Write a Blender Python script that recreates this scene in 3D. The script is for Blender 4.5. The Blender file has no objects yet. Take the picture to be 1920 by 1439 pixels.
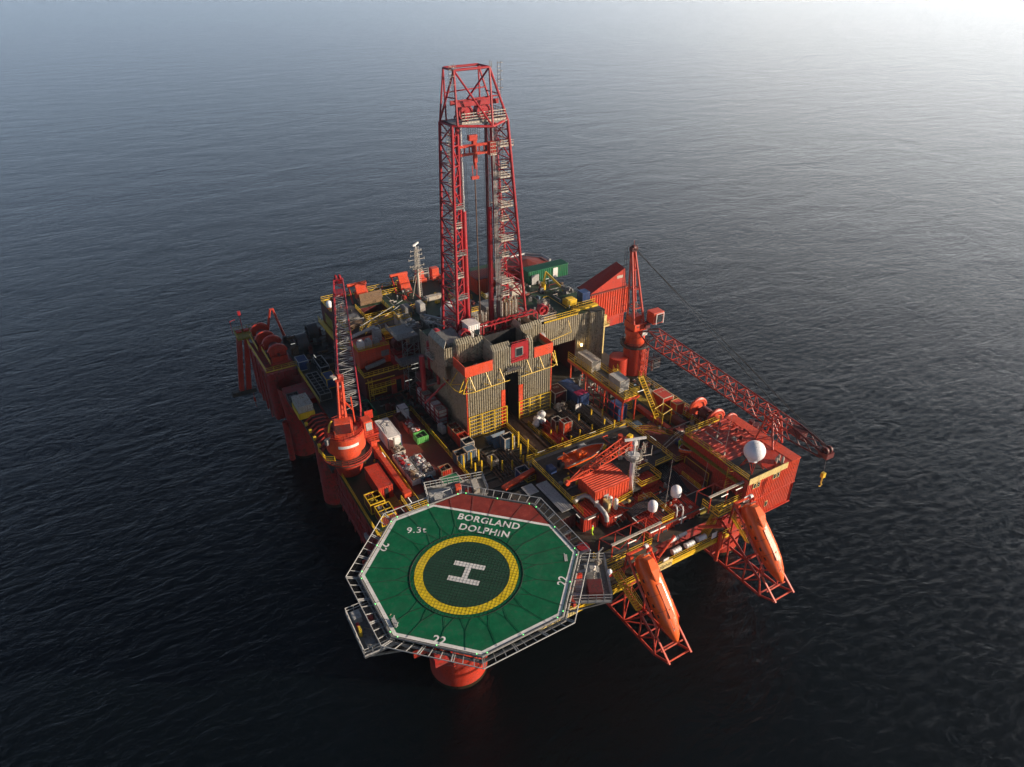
import bpy, bmesh, math, random
from math import sin, cos, pi, radians as rad, sqrt, hypot
from mathutils import Vector, Matrix
random.seed(7)
V = Vector
col = bpy.context.scene.collection
sc = bpy.context.scene

# ---------------------------------------------------------------- materials
MATS = {}
def nt_mat(name):
    m = bpy.data.materials.new(name); m.use_nodes = True
    n = m.node_tree.nodes; l = m.node_tree.links
    return m, n, l, n['Principled BSDF']

def paint(name, rgb, rough=0.55, wear=(0.09, 0.03, 0.015), amount=0.35, scale=0.9, metal=0.0, streak=True, var=0.35, grime=0.5):
    """weathered paint: tone variation, grime, rust spots and run-down streaks, all in object space"""
    m, n, l, b = nt_mat(name)
    tc = n.new('ShaderNodeTexCoord')
    mp = n.new('ShaderNodeMapping'); mp.inputs['Scale'].default_value = (1, 1, 0.18 if streak else 1)
    l.new(tc.outputs['Object'], mp.inputs['Vector'])
    a = n.new('ShaderNodeTexNoise'); a.inputs['Scale'].default_value = scale; a.inputs['Detail'].default_value = 6
    a.inputs['Roughness'].default_value = 0.7
    l.new(mp.outputs['Vector'], a.inputs['Vector'])
    c = n.new('ShaderNodeTexNoise'); c.inputs['Scale'].default_value = scale*5; c.inputs['Detail'].default_value = 4
    l.new(tc.outputs['Object'], c.inputs['Vector'])
    r1 = n.new('ShaderNodeValToRGB'); e = r1.color_ramp.elements
    e[0].position = 0.3; e[1].position = 0.72
    e[0].color = (*[x*(1-var) for x in rgb], 1); e[1].color = (*[min(1, x*(1+var*0.5)) for x in rgb], 1)
    l.new(a.outputs['Fac'], r1.inputs['Fac'])
    r2 = n.new('ShaderNodeValToRGB'); e = r2.color_ramp.elements
    e[0].position = 0.60-0.16*amount; e[1].position = 0.70-0.14*amount
    e[0].color = (0, 0, 0, 1); e[1].color = (1, 1, 1, 1)
    ad = n.new('ShaderNodeMath'); ad.operation = 'MULTIPLY_ADD'; ad.inputs[1].default_value = 0.55; 
    l.new(c.outputs['Fac'], ad.inputs[0])
    ml = n.new('ShaderNodeMath'); ml.operation = 'MULTIPLY'; ml.inputs[1].default_value = 0.5
    l.new(a.outputs['Fac'], ml.inputs[0]); l.new(ml.outputs[0], ad.inputs[2])
    l.new(ad.outputs[0], r2.inputs['Fac'])
    mu = n.new('ShaderNodeMath'); mu.operation = 'MULTIPLY'; mu.inputs[1].default_value = min(1, 0.35+amount)
    l.new(r2.outputs['Color'], mu.inputs[0])
    mx = n.new('ShaderNodeMixRGB'); mx.inputs['Color2'].default_value = (*wear, 1)
    l.new(mu.outputs[0], mx.inputs['Fac'])
    # sun-faded, re-touched patches (metres wide)
    f1 = n.new('ShaderNodeTexNoise'); f1.inputs['Scale'].default_value = 0.28; f1.inputs['Detail'].default_value = 3; f1.inputs['Distortion'].default_value = 1.5
    l.new(tc.outputs['Object'], f1.inputs['Vector'])
    f2 = n.new('ShaderNodeValToRGB'); e = f2.color_ramp.elements; e[0].position = 0.48; e[1].position = 0.62; e[0].color = (0,0,0,1); e[1].color = (1,1,1,1)
    l.new(f1.outputs['Fac'], f2.inputs['Fac'])
    f3 = n.new('ShaderNodeMath'); f3.operation = 'MULTIPLY'; f3.inputs[1].default_value = min(.6, amount*1.1); l.new(f2.outputs['Color'], f3.inputs[0])
    g_ = sum(rgb)/3; fm = n.new('ShaderNodeMixRGB'); fm.inputs['Color2'].default_value = (*[x*0.62+g_*0.30 for x in rgb], 1)
    l.new(f3.outputs[0], fm.inputs['Fac']); l.new(r1.outputs['Color'], fm.inputs['Color1']); l.new(fm.outputs['Color'], mx.inputs['Color1'])
    last = mx.outputs['Color']
    if streak and amount > 0.1:
        m3 = n.new('ShaderNodeMapping'); m3.inputs['Scale'].default_value = (2.4, 2.4, 0.10); l.new(tc.outputs['Object'], m3.inputs['Vector'])
        s1 = n.new('ShaderNodeTexNoise'); s1.inputs['Scale'].default_value = 1.3; s1.inputs['Detail'].default_value = 5; s1.inputs['Roughness'].default_value = .75; l.new(m3.outputs['Vector'], s1.inputs['Vector'])
        s2 = n.new('ShaderNodeValToRGB'); e = s2.color_ramp.elements; e[0].position = 0.56; e[1].position = 0.70; e[0].color = (0,0,0,1); e[1].color = (1,1,1,1); l.new(s1.outputs['Fac'], s2.inputs['Fac'])
        s3 = n.new('ShaderNodeMath'); s3.operation = 'MULTIPLY'; s3.inputs[1].default_value = min(.75, amount*1.6); l.new(s2.outputs['Color'], s3.inputs[0])
        s4 = n.new('ShaderNodeMixRGB'); s4.inputs['Color2'].default_value = (*[x*.8+y*.1 for x, y in zip(wear, rgb)], 1)
        l.new(s3.outputs[0], s4.inputs['Fac']); l.new(last, s4.inputs['Color1']); last = s4.outputs['Color']
    l.new(last, b.inputs['Base Color'])
    b.inputs['Roughness'].default_value = rough; b.inputs['Metallic'].default_value = metal
    bp = n.new('ShaderNodeBump'); bp.inputs['Strength'].default_value = 0.25; bp.inputs['Distance'].default_value = 0.03
    l.new(c.outputs['Fac'], bp.inputs['Height']); l.new(bp.outputs['Normal'], b.inputs['Normal'])
    MATS[name] = m
    return m

paint('red', (0.50, 0.040, 0.018), 0.42)
paint('hull_red', (0.34, 0.018, 0.014), 0.5, amount=0.5, scale=0.35)
paint('orange_red', (0.68, 0.075, 0.026), 0.45, amount=0.3)
paint('crimson', (0.37, 0.014, 0.022), 0.45, amount=0.32)
paint('brick', (0.20, 0.028, 0.018), 0.6, amount=0.5, wear=(0.06, 0.03, 0.02))
paint('dark_red', (0.13, 0.012, 0.012), 0.55, amount=0.5, wear=(0.03, 0.02, 0.015))
paint('yellow', (0.74, 0.48, 0.02), 0.45, amount=0.2, wear=(0.2, 0.12, 0.03))
paint('yellow_deck', (0.32, 0.25, 0.02), 0.6, amount=0.5, wear=(0.06, 0.05, 0.02), streak=False)
paint('cream', (0.66, 0.52, 0.20), 0.5, amount=0.2)
paint('cladding', (0.33, 0.29, 0.20), 0.38, amount=0.45, wear=(0.10, 0.08, 0.05), scale=0.6)
paint('grey', (0.22, 0.22, 0.21), 0.5, amount=0.4, wear=(0.08, 0.06, 0.05))
paint('light_grey', (0.42, 0.42, 0.40), 0.45, amount=0.25, wear=(0.15, 0.12, 0.1))
paint('white', (0.75, 0.73, 0.69), 0.4, amount=0.12, wear=(0.3, 0.22, 0.15))
paint('dirty_white', (0.52, 0.48, 0.40), 0.5, amount=0.5, wear=(0.2, 0.12, 0.07))
paint('dome_white', (0.82, 0.82, 0.82), 0.35, amount=0.0, var=0.06)
paint('marking', (0.80, 0.79, 0.75), 0.6, amount=0.15, wear=(0.3, 0.3, 0.25), streak=False)
paint('heli_green', (0.002, 0.125, 0.052), 0.85, amount=0.34, wear=(0.03, 0.11, 0.06), streak=False, scale=0.45, var=0.4)
paint('heli_red', (0.24, 0.036, 0.028), 0.8, amount=0.15, wear=(0.3, 0.08, 0.06), streak=False)
paint('heli_yellow', (0.86, 0.62, 0.02), 0.8, amount=0.15, wear=(0.4, 0.35, 0.1), streak=False)
paint('deck_green', (0.018, 0.065, 0.03), 0.6, amount=0.6, wear=(0.035, 0.03, 0.02), streak=False)
paint('deck_dark', (0.035, 0.034, 0.03), 0.55, amount=0.6, wear=(0.07, 0.055, 0.035), streak=False)
paint('deck_grey', (0.09, 0.085, 0.07), 0.6, amount=0.5, wear=(0.04, 0.035, 0.03), streak=False)
paint('blue', (0.018, 0.055, 0.17), 0.45, amount=0.35, wear=(0.1, 0.08, 0.08))
paint('steel_blue', (0.05, 0.11, 0.17), 0.5, amount=0.45, wear=(0.12, 0.09, 0.07))
paint('green', (0.015, 0.16, 0.07), 0.45, amount=0.25)
paint('lime', (0.12, 0.42, 0.10), 0.45, amount=0.2)
paint('black', (0.018, 0.018, 0.02), 0.5, amount=0.3, wear=(0.05, 0.04, 0.03))
paint('pipe_dark', (0.03, 0.032, 0.045), 0.35, amount=0.35, wear=(0.09, 0.05, 0.03), metal=0.3)
paint('pipe_rust', (0.14, 0.075, 0.045), 0.6, amount=0.6, wear=(0.05, 0.03, 0.02))
paint('timber', (0.24, 0.15, 0.08), 0.8, amount=0.5, wear=(0.08, 0.05, 0.03), streak=False)
paint('chrome', (0.62, 0.62, 0.60), 0.22, amount=0.1, metal=0.8, var=0.1)
paint('galv', (0.40, 0.40, 0.39), 0.4, amount=0.25, wear=(0.2, 0.15, 0.12), metal=0.4)
paint('grey_dark', (0.07, 0.07, 0.07), 0.5, amount=0.4)
paint('rope', (0.02, 0.018, 0.015), 0.9, amount=0.0)
paint('rope_pale', (0.42, 0.34, 0.2), 0.9, amount=0.0)
paint('lifeboat', (0.80, 0.125, 0.02), 0.28, amount=0.05, var=0.1)
paint('plastic', (0.78, 0.78, 0.76), 0.45, amount=0.1, wear=(0.4, 0.35, 0.3))
paint('tarp_blue', (0.12, 0.14, 0.28), 0.7, amount=0.2)
paint('hivis', (0.55, 0.85, 0.03), 0.7, amount=0.0, var=0.1)
paint('skin', (0.50, 0.28, 0.19), 0.6, amount=0.0, var=0.1)
paint('magenta', (0.5, 0.03, 0.12), 0.6, amount=0.1)
m, n, l, b = nt_mat('glass'); b.inputs['Base Color'].default_value = (0.02, 0.03, 0.035, 1)
b.inputs['Roughness'].default_value = 0.08; b.inputs['Specular IOR Level'].default_value = 0.8; MATS['glass'] = m
def lamp_mat(name, rgb, st):
    m, n, l, b = nt_mat(name); b.inputs['Base Color'].default_value = (*rgb, 1)
    b.inputs['Emission Color'].default_value = (*rgb, 1); b.inputs['Emission Strength'].default_value = st; MATS[name] = m
lamp_mat('tube_light', (0.9, 0.86, 0.74), 0.35)
lamp_mat('flood_light', (1.0, 0.66, 0.25), 14)
lamp_mat('green_light', (0.2, 1.0, 0.25), 1.2)

for q_ in ('heli_green','heli_red','heli_yellow'): MATS[q_].node_tree.nodes['Principled BSDF'].inputs['Specular IOR Level'].default_value = 0.15
# ---------------------------------------------------------------- mesh builder
class MB:
    def __init__(s): s.v = []; s.f = []
    def add(s, vs, fs):
        o = len(s.v); s.v += [tuple(p) for p in vs]; s.f += [tuple(i+o for i in f) for f in fs]; return s
    def box(s, x0, x1, y0, y1, z0, z1):
        return s.add([(x0,y0,z0),(x1,y0,z0),(x1,y1,z0),(x0,y1,z0),(x0,y0,z1),(x1,y0,z1),(x1,y1,z1),(x0,y1,z1)],
                     [(3,2,1,0),(4,5,6,7),(0,1,5,4),(1,2,6,5),(2,3,7,6),(3,0,4,7)])
    def cbox(s, c, d, rz=0, ry=0):
        M = Matrix.Rotation(rz, 3, 'Z') @ Matrix.Rotation(ry, 3, 'Y'); c = V(c)
        vs = [c + M @ V((sx*d[0]/2, sy*d[1]/2, sz*d[2]/2)) for sz in (-1,1) for sx, sy in ((-1,-1),(1,-1),(1,1),(-1,1))]
        return s.add(vs, [(3,2,1,0),(4,5,6,7),(0,1,5,4),(1,2,6,5),(2,3,7,6),(3,0,4,7)])
    def bar(s, p, q, r=0.05, n=4, r2=None, cap=True):
        p = V(p); q = V(q); d = q-p
        if d.length < 1e-6: return s
        d.normalize(); a = d.cross(V((0,0,1)) if abs(d.z) < 0.95 else V((1,0,0))).normalized(); b_ = d.cross(a)
        r2 = r if r2 is None else r2; vs = []
        for c, rr in ((p, r), (q, r2)):
            for k in range(n):
                t = 2*pi*(k+0.5)/n; vs.append(c + (a*cos(t)+b_*sin(t))*rr)
        fs = [(k, (k+1) % n, n+(k+1) % n, n+k) for k in range(n)]
        if cap: fs += [tuple(range(n-1, -1, -1)), tuple(range(n, 2*n))]
        return s.add(vs, fs)
    def path(s, pts, r=0.05, n=6, closed=False):
        """tube swept along points with mitred joints"""
        P_ = [V(p) for p in pts]; m_ = len(P_); rings = []
        up0 = None
        for i, p in enumerate(P_):
            a = P_[i-1] if (i > 0 or closed) else p; c = P_[(i+1) % m_] if (i < m_-1 or closed) else p
            d = ((p-a).normalized() if (p-a).length > 0 else V((0,0,0))) + ((c-p).normalized() if (c-p).length > 0 else V((0,0,0)))
            d = d.normalized() if d.length > 1e-6 else V((0,0,1))
            ref = up0 if up0 is not None else (V((0,0,1)) if abs(d.z) < 0.9 else V((1,0,0)))
            x = d.cross(ref).normalized(); y = x.cross(d).normalized(); up0 = y
            rings.append([p + (x*cos(2*pi*k/n)+y*sin(2*pi*k/n))*r for k in range(n)])
        vs = [q for R_ in rings for q in R_]; fs = []
        for i in range(m_ if closed else m_-1):
            j = (i+1) % m_
            for k in range(n): fs.append((i*n+k, i*n+(k+1) % n, j*n+(k+1) % n, j*n+k))
        if not closed: fs += [tuple(range(n-1,-1,-1)), tuple(range((m_-1)*n, m_*n))]
        return s.add(vs, fs)
    def cyl(s, c, r, h, n=24, r2=None, ax='z'):
        c = V(c); d = {'x': V((1,0,0)), 'y': V((0,1,0)), 'z': V((0,0,1))}[ax]
        return s.bar(c, c+d*h, r, n, r2)
    def lathe(s, c, prof, n=24, a0=0, a1=2*pi):
        full = abs(a1-a0-2*pi) < 1e-6; m_ = n if full else n+1; vs = []
        for (r, z) in prof:
            for k in range(m_):
                t = a0+(a1-a0)*k/n; vs.append((c[0]+r*cos(t), c[1]+r*sin(t), c[2]+z))
        fs = []
        for i in range(len(prof)-1):
            for k in range(n):
                k2 = (k+1) % m_; fs.append((i*m_+k, i*m_+k2, (i+1)*m_+k2, (i+1)*m_+k))
        return s.add(vs, fs)
    def prism(s, poly, z0, z1):
        n = len(poly); vs = [(x,y,z0) for x,y in poly]+[(x,y,z1) for x,y in poly]
        return s.add(vs, [tuple(range(n-1,-1,-1)), tuple(range(n,2*n))]+[(k,(k+1)%n,n+(k+1)%n,n+k) for k in range(n)])
    def quadslab(s, a, b_, c, d, t):
        a, b_, c, d = V(a), V(b_), V(c), V(d); nrm = (b_-a).cross(d-a).normalized()*t
        return s.add([a,b_,c,d,a-nrm,b_-nrm,c-nrm,d-nrm], [(0,1,2,3),(7,6,5,4),(0,4,5,1),(1,5,6,2),(2,6,7,3),(3,7,4,0)])
    def rail(s, pts, h=1.05, r=0.052, step=1.6, closed=False, n=3, mid=2):
        P_ = [V(p) for p in pts]; 
        if closed: P_.append(P_[0])
        for a, b_ in zip(P_[:-1], P_[1:]):
            L = (b_-a).length; k = max(1, round(L/step))
            for i in range(k+1):
                p = a.lerp(b_, i/k); s.bar(p, p+V((0,0,h)), r, n, cap=False)
            for j in range(mid+1):
                z = V((0,0,h*(1-j/(mid+0.6)))); s.bar(a+z, b_+z, r, n, cap=False)
            s.cbox(((a+b_)/2)+V((0,0,0.09)), (L, 0.03, 0.16), math.atan2((b_-a).y, (b_-a).x)) if abs((b_-a).z) < 0.05 else None
        return s
    def lattice(s, p, q, w0, w1, h0, h1, n, rc=0.12, rd=0.06, up=(0,0,1), x_=False, sides=4):
        """four-chord lattice girder"""
        p = V(p); q = V(q); d = (q-p).normalized(); up = V(up); a = d.cross(up).normalized(); u = a.cross(d).normalized()
        def ring(t):
            c = p.lerp(q, t); w = (w0+(w1-w0)*t)/2; h = (h0+(h1-h0)*t)/2
            return [c-a*w-u*h, c+a*w-u*h, c+a*w+u*h, c-a*w+u*h]
        R_ = [ring(i/n) for i in range(n+1)]
        for k in range(4): s.bar(R_[0][k], R_[-1][k], rc, 6)
        for i in range(n):
            for k in range(sides):
                k2 = (k+1) % 4
                A, B = (R_[i][k], R_[i+1][k2]) if i % 2 == 0 else (R_[i][k2], R_[i+1][k])
                s.bar(A, B, rd, 4, cap=False)
                if x_:
                    A, B = (R_[i][k2], R_[i+1][k]) if i % 2 == 0 else (R_[i][k], R_[i+1][k2]); s.bar(A, B, rd, 4, cap=False)
                if i > 0: s.bar(R_[i][k], R_[i][k2], rd, 4, cap=False)
        return s
    def corr(s, a, b_, z0, z1, pitch=0.5, depth=0.12, t=0.06, out=None):
        """trapezoidal corrugated sheet standing on the line a-b, ribs towards the outer side"""
        a = V((a[0],a[1],0)); b_ = V((b_[0],b_[1],0)); L = (b_-a).length; d = (b_-a)/L
        o = V((d.y,-d.x,0)) if out is None else V((out[0],out[1],0)); k = max(1, round(L/pitch)); pt = L/k; pts = []
        for i in range(k):
            x = i*pt
            pts += [a+d*x, a+d*(x+pt*0.35), a+d*(x+pt*0.5)+o*depth, a+d*(x+pt*0.85)+o*depth]
        pts.append(b_); n = len(pts)
        def z_(zz, p): return zz((p-a).length/L) if callable(zz) else zz
        vs = [(p.x,p.y,z_(z0,p)) for p in pts]+[(p.x,p.y,z_(z1,p)) for p in pts]
        vs += [(p.x-o.x*t,p.y-o.y*t,z_(z0,p)) for p in pts]+[(p.x-o.x*t,p.y-o.y*t,z_(z1,p)) for p in pts]
        fs = []
        for i in range(n-1):
            fs += [(i,i+1,n+i+1,n+i), (3*n+i,3*n+i+1,2*n+i+1,2*n+i), (n+i,n+i+1,3*n+i+1,3*n+i)]
        return s.add(vs, fs)
    def corr_roof(s, x0, x1, y0, y1, z, pitch=0.5, depth=0.09, t=0.1, along='y'):
        """ribbed flat sheet, ribs running along y or x"""
        A, B = (x0, x1) if along == 'y' else (y0, y1); k = max(1, round((B-A)/pitch)); pt = (B-A)/k; pr = []
        for i in range(k): x = A+i*pt; pr += [(x, z), (x+pt*.55, z), (x+pt*.65, z+depth), (x+pt*.9, z+depth)]
        pr.append((B, z)); n = len(pr)
        f = (lambda u, w, zz: (u, w, zz)) if along == 'y' else (lambda u, w, zz: (w, u, zz))
        c0, c1 = (y0, y1) if along == 'y' else (x0, x1)
        vs = [f(u,c0,h) for u,h in pr]+[f(u,c1,h) for u,h in pr]+[f(u,c0,z-t) for u,h in pr]+[f(u,c1,z-t) for u,h in pr]
        fs = []
        for i in range(n-1): fs += [(i,i+1,n+i+1,n+i),(2*n+i+1,2*n+i,3*n+i,3*n+i+1),(i,2*n+i,2*n+i+1,i+1),(n+i,n+i+1,3*n+i+1,3*n+i)]
        fs += [(0,n,3*n,2*n),(n-1,3*n-1,4*n-1,2*n-1)]
        return s.add(vs, fs)
    def sphere(s, c, r, n=24, m_=14, z0=-1, sq=1.0):
        prof = []
        for i in range(m_+1):
            t = -pi/2+pi*i/m_
            if sin(t) >= z0-1e-6: prof.append((max(0.001, r*cos(t)), r*sin(t)*sq))
        return s.lathe(c, prof, n)
    def build(s, name, mat, parent=None, smooth=False, bevel=0):
        me = bpy.data.meshes.new(name); org = ORG.get(parent.name, V((0,0,0))) if parent else V((0,0,0))
        me.from_pydata([V(p)-org for p in s.v], [], s.f); me.update()
        me.materials.append(MATS[mat] if isinstance(mat, str) else mat)
        o = bpy.data.objects.new(name, me); col.objects.link(o); o.parent = parent
        if parent: ORG[o.name] = org
        bm = bmesh.new(); bm.from_mesh(me); bmesh.ops.recalc_face_normals(bm, faces=bm.faces); bm.to_mesh(me); bm.free()
        if smooth:
            for p in me.polygons: p.use_smooth = True
            try: me.set_sharp_from_angle(angle=rad(38))
            except Exception: pass
        if bevel:
            bv = o.modifiers.new('bevel', 'BEVEL'); bv.width = bevel; bv.segments = 2; bv.limit_method = 'ANGLE'
        return o
ORG = {}
def parts(name, mat, parent, boxes, **kw):      # one part per box
    for b_ in boxes: MB().box(*b_).build(name, mat, parent, **kw)
def bars(name, mat, parent, bl, **kw):          # one part per bar (p, q, r)
    for p, q, r in bl: MB().bar(p, q, r, 8).build(name, mat, parent, **kw)
def tag(o, label=None, cat=None, group=None, kind=None):
    if label: o['label'] = label
    if cat: o['category'] = cat
    if group: o['group'] = group
    if kind: o['kind'] = kind
    return o
def thing(name, label, cat, loc=(0,0,0), group=None, rz=0):
    o = bpy.data.objects.new(name, None); col.objects.link(o); o.location = loc; o.rotation_euler.z = rz
    o.empty_display_size = 0.3; ORG[o.name] = V(loc) if rz == 0 else V((0,0,0)); return tag(o, label, cat, group)
def org(name, label, cat, group=None):      # thing built round its own origin, placed afterwards
    return thing(name, label, cat, (0,0,0), group)
def copy_tree(o, parent=None):
    c = o.copy(); col.objects.link(c); c.parent = parent
    for ch in list(o.children): copy_tree(ch, c)
    return c
def place(o, loc, rz=0, label=None, s=None):
    o.location = loc; o.rotation_euler.z = rz
    if label: o['label'] = label
    if s: o.scale = s
    return o
def text_mesh(txt, size, name, mat, parent, M, spacing=1.0, extrude=0.01, sx=1.0, bold=0.0):
    cu = bpy.data.curves.new('t', 'FONT'); cu.body = txt; cu.size = size; cu.extrude = extrude; cu.offset = bold
    cu.space_character = spacing; cu.align_x = 'CENTER'; cu.align_y = 'CENTER'
    to = bpy.data.objects.new('t', cu); col.objects.link(to); bpy.context.view_layer.update()
    me = bpy.data.meshes.new_from_object(to.evaluated_get(bpy.context.evaluated_depsgraph_get()))
    bpy.data.objects.remove(to); o_ = ORG.get(parent.name, V((0,0,0)))
    me.transform(Matrix.Translation(-o_) @ M @ Matrix.Diagonal((sx,1,1,1))); me.materials.clear(); me.materials.append(MATS[mat])
    o = bpy.data.objects.new(name, me); col.objects.link(o); o.parent = parent; ORG[o.name] = o_
    return o

# ---------------------------------------------------------------- camera
R_ = V((0.8611834, -0.5082796, 0)); 
yw, pi_, ro = 0.5327505948084892, 0.5461315840005816, -0.00532111346173468
fwd = V((sin(yw)*cos(pi_), cos(yw)*cos(pi_), -sin(pi_))); right = V((cos(yw), -sin(yw), 0)); up = right.cross(fwd)
rr = right*cos(ro)+up*sin(ro); uu = -right*sin(ro)+up*cos(ro)
cam = bpy.data.cameras.new('camera'); cam.sensor_width = 36; cam.lens = 1300/1920*36; cam.clip_start = 1; cam.clip_end = 60000
co = bpy.data.objects.new('camera', cam); col.objects.link(co)
co.matrix_world = Matrix(((rr.x,uu.x,-fwd.x,-23.940303),(rr.y,uu.y,-fwd.y,-49.783151),(rr.z,uu.z,-fwd.z,90.650615),(0,0,0,1)))
sc.camera = co

# ---------------------------------------------------------------- light
SUN_AZ, SUN_EL = 127, 15          # degrees clockwise from +y, above the horizon
VEIL_K, VEIL_A, VEIL_GLOW, GLOW_AZ = 7.0, 0.90, 1.9, 76
HAZE_D, HAZE_G = 0.00014, 0.6
az, el = rad(SUN_AZ), rad(SUN_EL)
sd = V((sin(az)*cos(el), cos(az)*cos(el), sin(el)))
sl = bpy.data.lights.new('sun', 'SUN'); sl.energy = 5.0; sl.angle = rad(0.8); sl.color = (1.0, 0.83, 0.66)
so = bpy.data.objects.new('sun', sl); col.objects.link(so); so.rotation_euler = sd.to_track_quat('Z', 'Y').to_euler()
so.location = (100, -40, 120)
w = bpy.data.worlds.new('World'); sc.world = w; w.use_nodes = True; wn = w.node_tree.nodes; wl = w.node_tree.links
sk = wn.new('ShaderNodeTexSky'); sk.sky_type = 'NISHITA'; sk.sun_disc = False; sk.sun_elevation = el; sk.sun_rotation = az
sk.air_density = 0.5; sk.dust_density = 1.0; sk.ozone_density = 1.5; sk.altitude = 0
wl.new(sk.outputs[0], wn['Background'].inputs[0]); wn['Background'].inputs[1].default_value = 0.05
# sky glow added at the horizon to lighten far sea, brightest away from sun
def wm(op, a, b_=None, c_=None):
    q = wn.new('ShaderNodeMath'); q.operation = op
    for i_, v_ in enumerate((a, b_, c_)):
        if v_ is None: continue
        if hasattr(v_, 'links'): wl.new(v_, q.inputs[i_])
        else: q.inputs[i_].default_value = v_
    return q.outputs[0]
wt = wn.new('ShaderNodeTexCoord'); ws = wn.new('ShaderNodeSeparateXYZ'); wl.new(wt.outputs['Generated'], ws.inputs[0])
zc = wm('MAXIMUM', ws.outputs[2], 0.0)
veil = wm('EXPONENT', wm('MULTIPLY', zc, -VEIL_K))
dt = wm('ADD', wm('MULTIPLY', ws.outputs[0], sin(rad(GLOW_AZ))), wm('MULTIPLY', ws.outputs[1], cos(rad(GLOW_AZ))))
lobe = wm('POWER', wm('MULTIPLY_ADD', dt, 0.5, 0.5), 8.0)
mr = wn.new('ShaderNodeMixRGB'); mr.inputs[1].default_value = (0.60, 0.71, 0.86, 1); mr.inputs[2].default_value = (1.0, 0.97, 0.93, 1)
wl.new(wm('MINIMUM', wm('MULTIPLY', lobe, 1.6), 1.0), mr.inputs[0])
bg2 = wn.new('ShaderNodeBackground'); wl.new(mr.outputs[0], bg2.inputs[0]); wl.new(wm('MULTIPLY', veil, wm('MULTIPLY_ADD', lobe, VEIL_GLOW, VEIL_A)), bg2.inputs[1])
ads = wn.new('ShaderNodeAddShader'); wl.new(wn['Background'].outputs[0], ads.inputs[0]); wl.new(bg2.outputs[0], ads.inputs[1])
wl.new(ads.outputs[0], wn['World Output'].inputs['Surface'])
sc.view_settings.view_transform = 'Standard'; sc.view_settings.look = 'None'; sc.view_settings.exposure = 0.62; sc.view_settings.gamma = 1

# ---------------------------------------------------------------- sea
m, n, l, b = nt_mat('sea_water')
b.inputs['Base Color'].default_value = (0.0015, 0.003, 0.004, 1); b.inputs['Roughness'].default_value = 0.09
b.inputs['IOR'].default_value = 1.33
tc = n.new('ShaderNodeTexCoord')
def wave(scale, rot, sx, sy, detail, rough=0.6, dist=0.6):
    mp = n.new('ShaderNodeMapping'); mp.inputs['Rotation'].default_value = (0,0,rad(rot)); mp.inputs['Scale'].default_value = (sx,sy,1)
    l.new(tc.outputs['Object'], mp.inputs['Vector'])
    t = n.new('ShaderNodeTexNoise'); t.inputs['Scale'].default_value = scale; t.inputs['Detail'].default_value = detail
    t.inputs['Roughness'].default_value = rough; t.inputs['Distortion'].default_value = dist
    l.new(mp.outputs['Vector'], t.inputs['Vector']); return t.outputs['Fac']
def madd(a, k, c=None):
    q = n.new('ShaderNodeMath'); q.operation = 'MULTIPLY_ADD'; l.new(a, q.inputs[0]); q.inputs[1].default_value = k
    if c is not None: l.new(c, q.inputs[2])
    else: q.inputs[2].default_value = 0
    return q.outputs[0]
def ridge(a):
    q = n.new('ShaderNodeMath'); q.operation = 'SUBTRACT'; l.new(a, q.inputs[0]); q.inputs[1].default_value = 0.5
    r = n.new('ShaderNodeMath'); r.operation = 'ABSOLUTE'; l.new(q.outputs[0], r.inputs[0])
    t = n.new('ShaderNodeMath'); t.operation = 'MULTIPLY_ADD'; l.new(r.outputs[0], t.inputs[0]); t.inputs[1].default_value = -1; t.inputs[2].default_value = 0.5
    return t.outputs[0]
h = madd(wave(0.05, 25, 0.55, 1.0, 2), 2.2)
h = madd(ridge(wave(0.21, 38, 0.5, 1.0, 3)), 1.9, h)
h = madd(ridge(wave(0.72, 20, 0.55, 1.0, 5, 0.68)), 0.85, h)
h = madd(wave(2.2, 50, 0.6, 1.0, 4, 0.7), 0.16, h)
bp = n.new('ShaderNodeBump'); bp.inputs['Strength'].default_value = 1.0; bp.inputs['Distance'].default_value = 0.24
l.new(h, bp.inputs['Height']); l.new(bp.outputs['Normal'], b.inputs['Normal']); MATS['sea'] = m
S = 14000
sea = MB().add([(-S,-S,0),(S,-S,0),(S,S,0),(-S,S,0)], [(0,1,2,3)]).build('sea', 'sea'); tag(sea, 'dark rippled open sea all around the rig', None, None, 'structure')
paint('waterline_dark', (0.035, 0.018, 0.012), 0.25, amount=0.6, wear=(0.02,0.03,0.012))  # dark coat for the bands round the column feet
# ================================================================ PLATFORM HULL
rig = thing('platform_hull', 'huge red floating platform hull with round columns standing in the dark sea, carrying all decks', 'platform', (29,45,0))
DZ = 18.0
MB().prism([(-2.6,7),(60.5,7),(60.5,96),(1.3,96),(1.3,46),(-2.6,46)], 9.6, 17.9).build('hull_box', 'hull_red', rig)
MB().prism([(-2.75,3.4),(60.7,3.4),(60.7,96.1),(1.2,96.1),(1.2,46.1),(-2.75,46.1)], 17.9, DZ).build('main_deck', 'deck_dark', rig)
for (x, y, r, r2, zt) in ((3.3,12.6,4.3,4.3,17.9),(-0.9,77.5,2.7,3.3,17.2),(-0.2,58.6,2.5,2.5,17),(55.4,12.5,4.3,4.3,17.8),(55.5,34,2.6,2.6,17),(55.5,60,2.6,2.6,17),(55.4,88,4.3,4.3,17),(4.5,91,4.2,4.2,17)):
    MB().lathe((x,y,-16), [(r,0),(r,20),(r*1.0,26),(r2,zt+16)], 40).build('column', 'red' if y < 13 else 'hull_red', rig, smooth=True)
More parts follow.
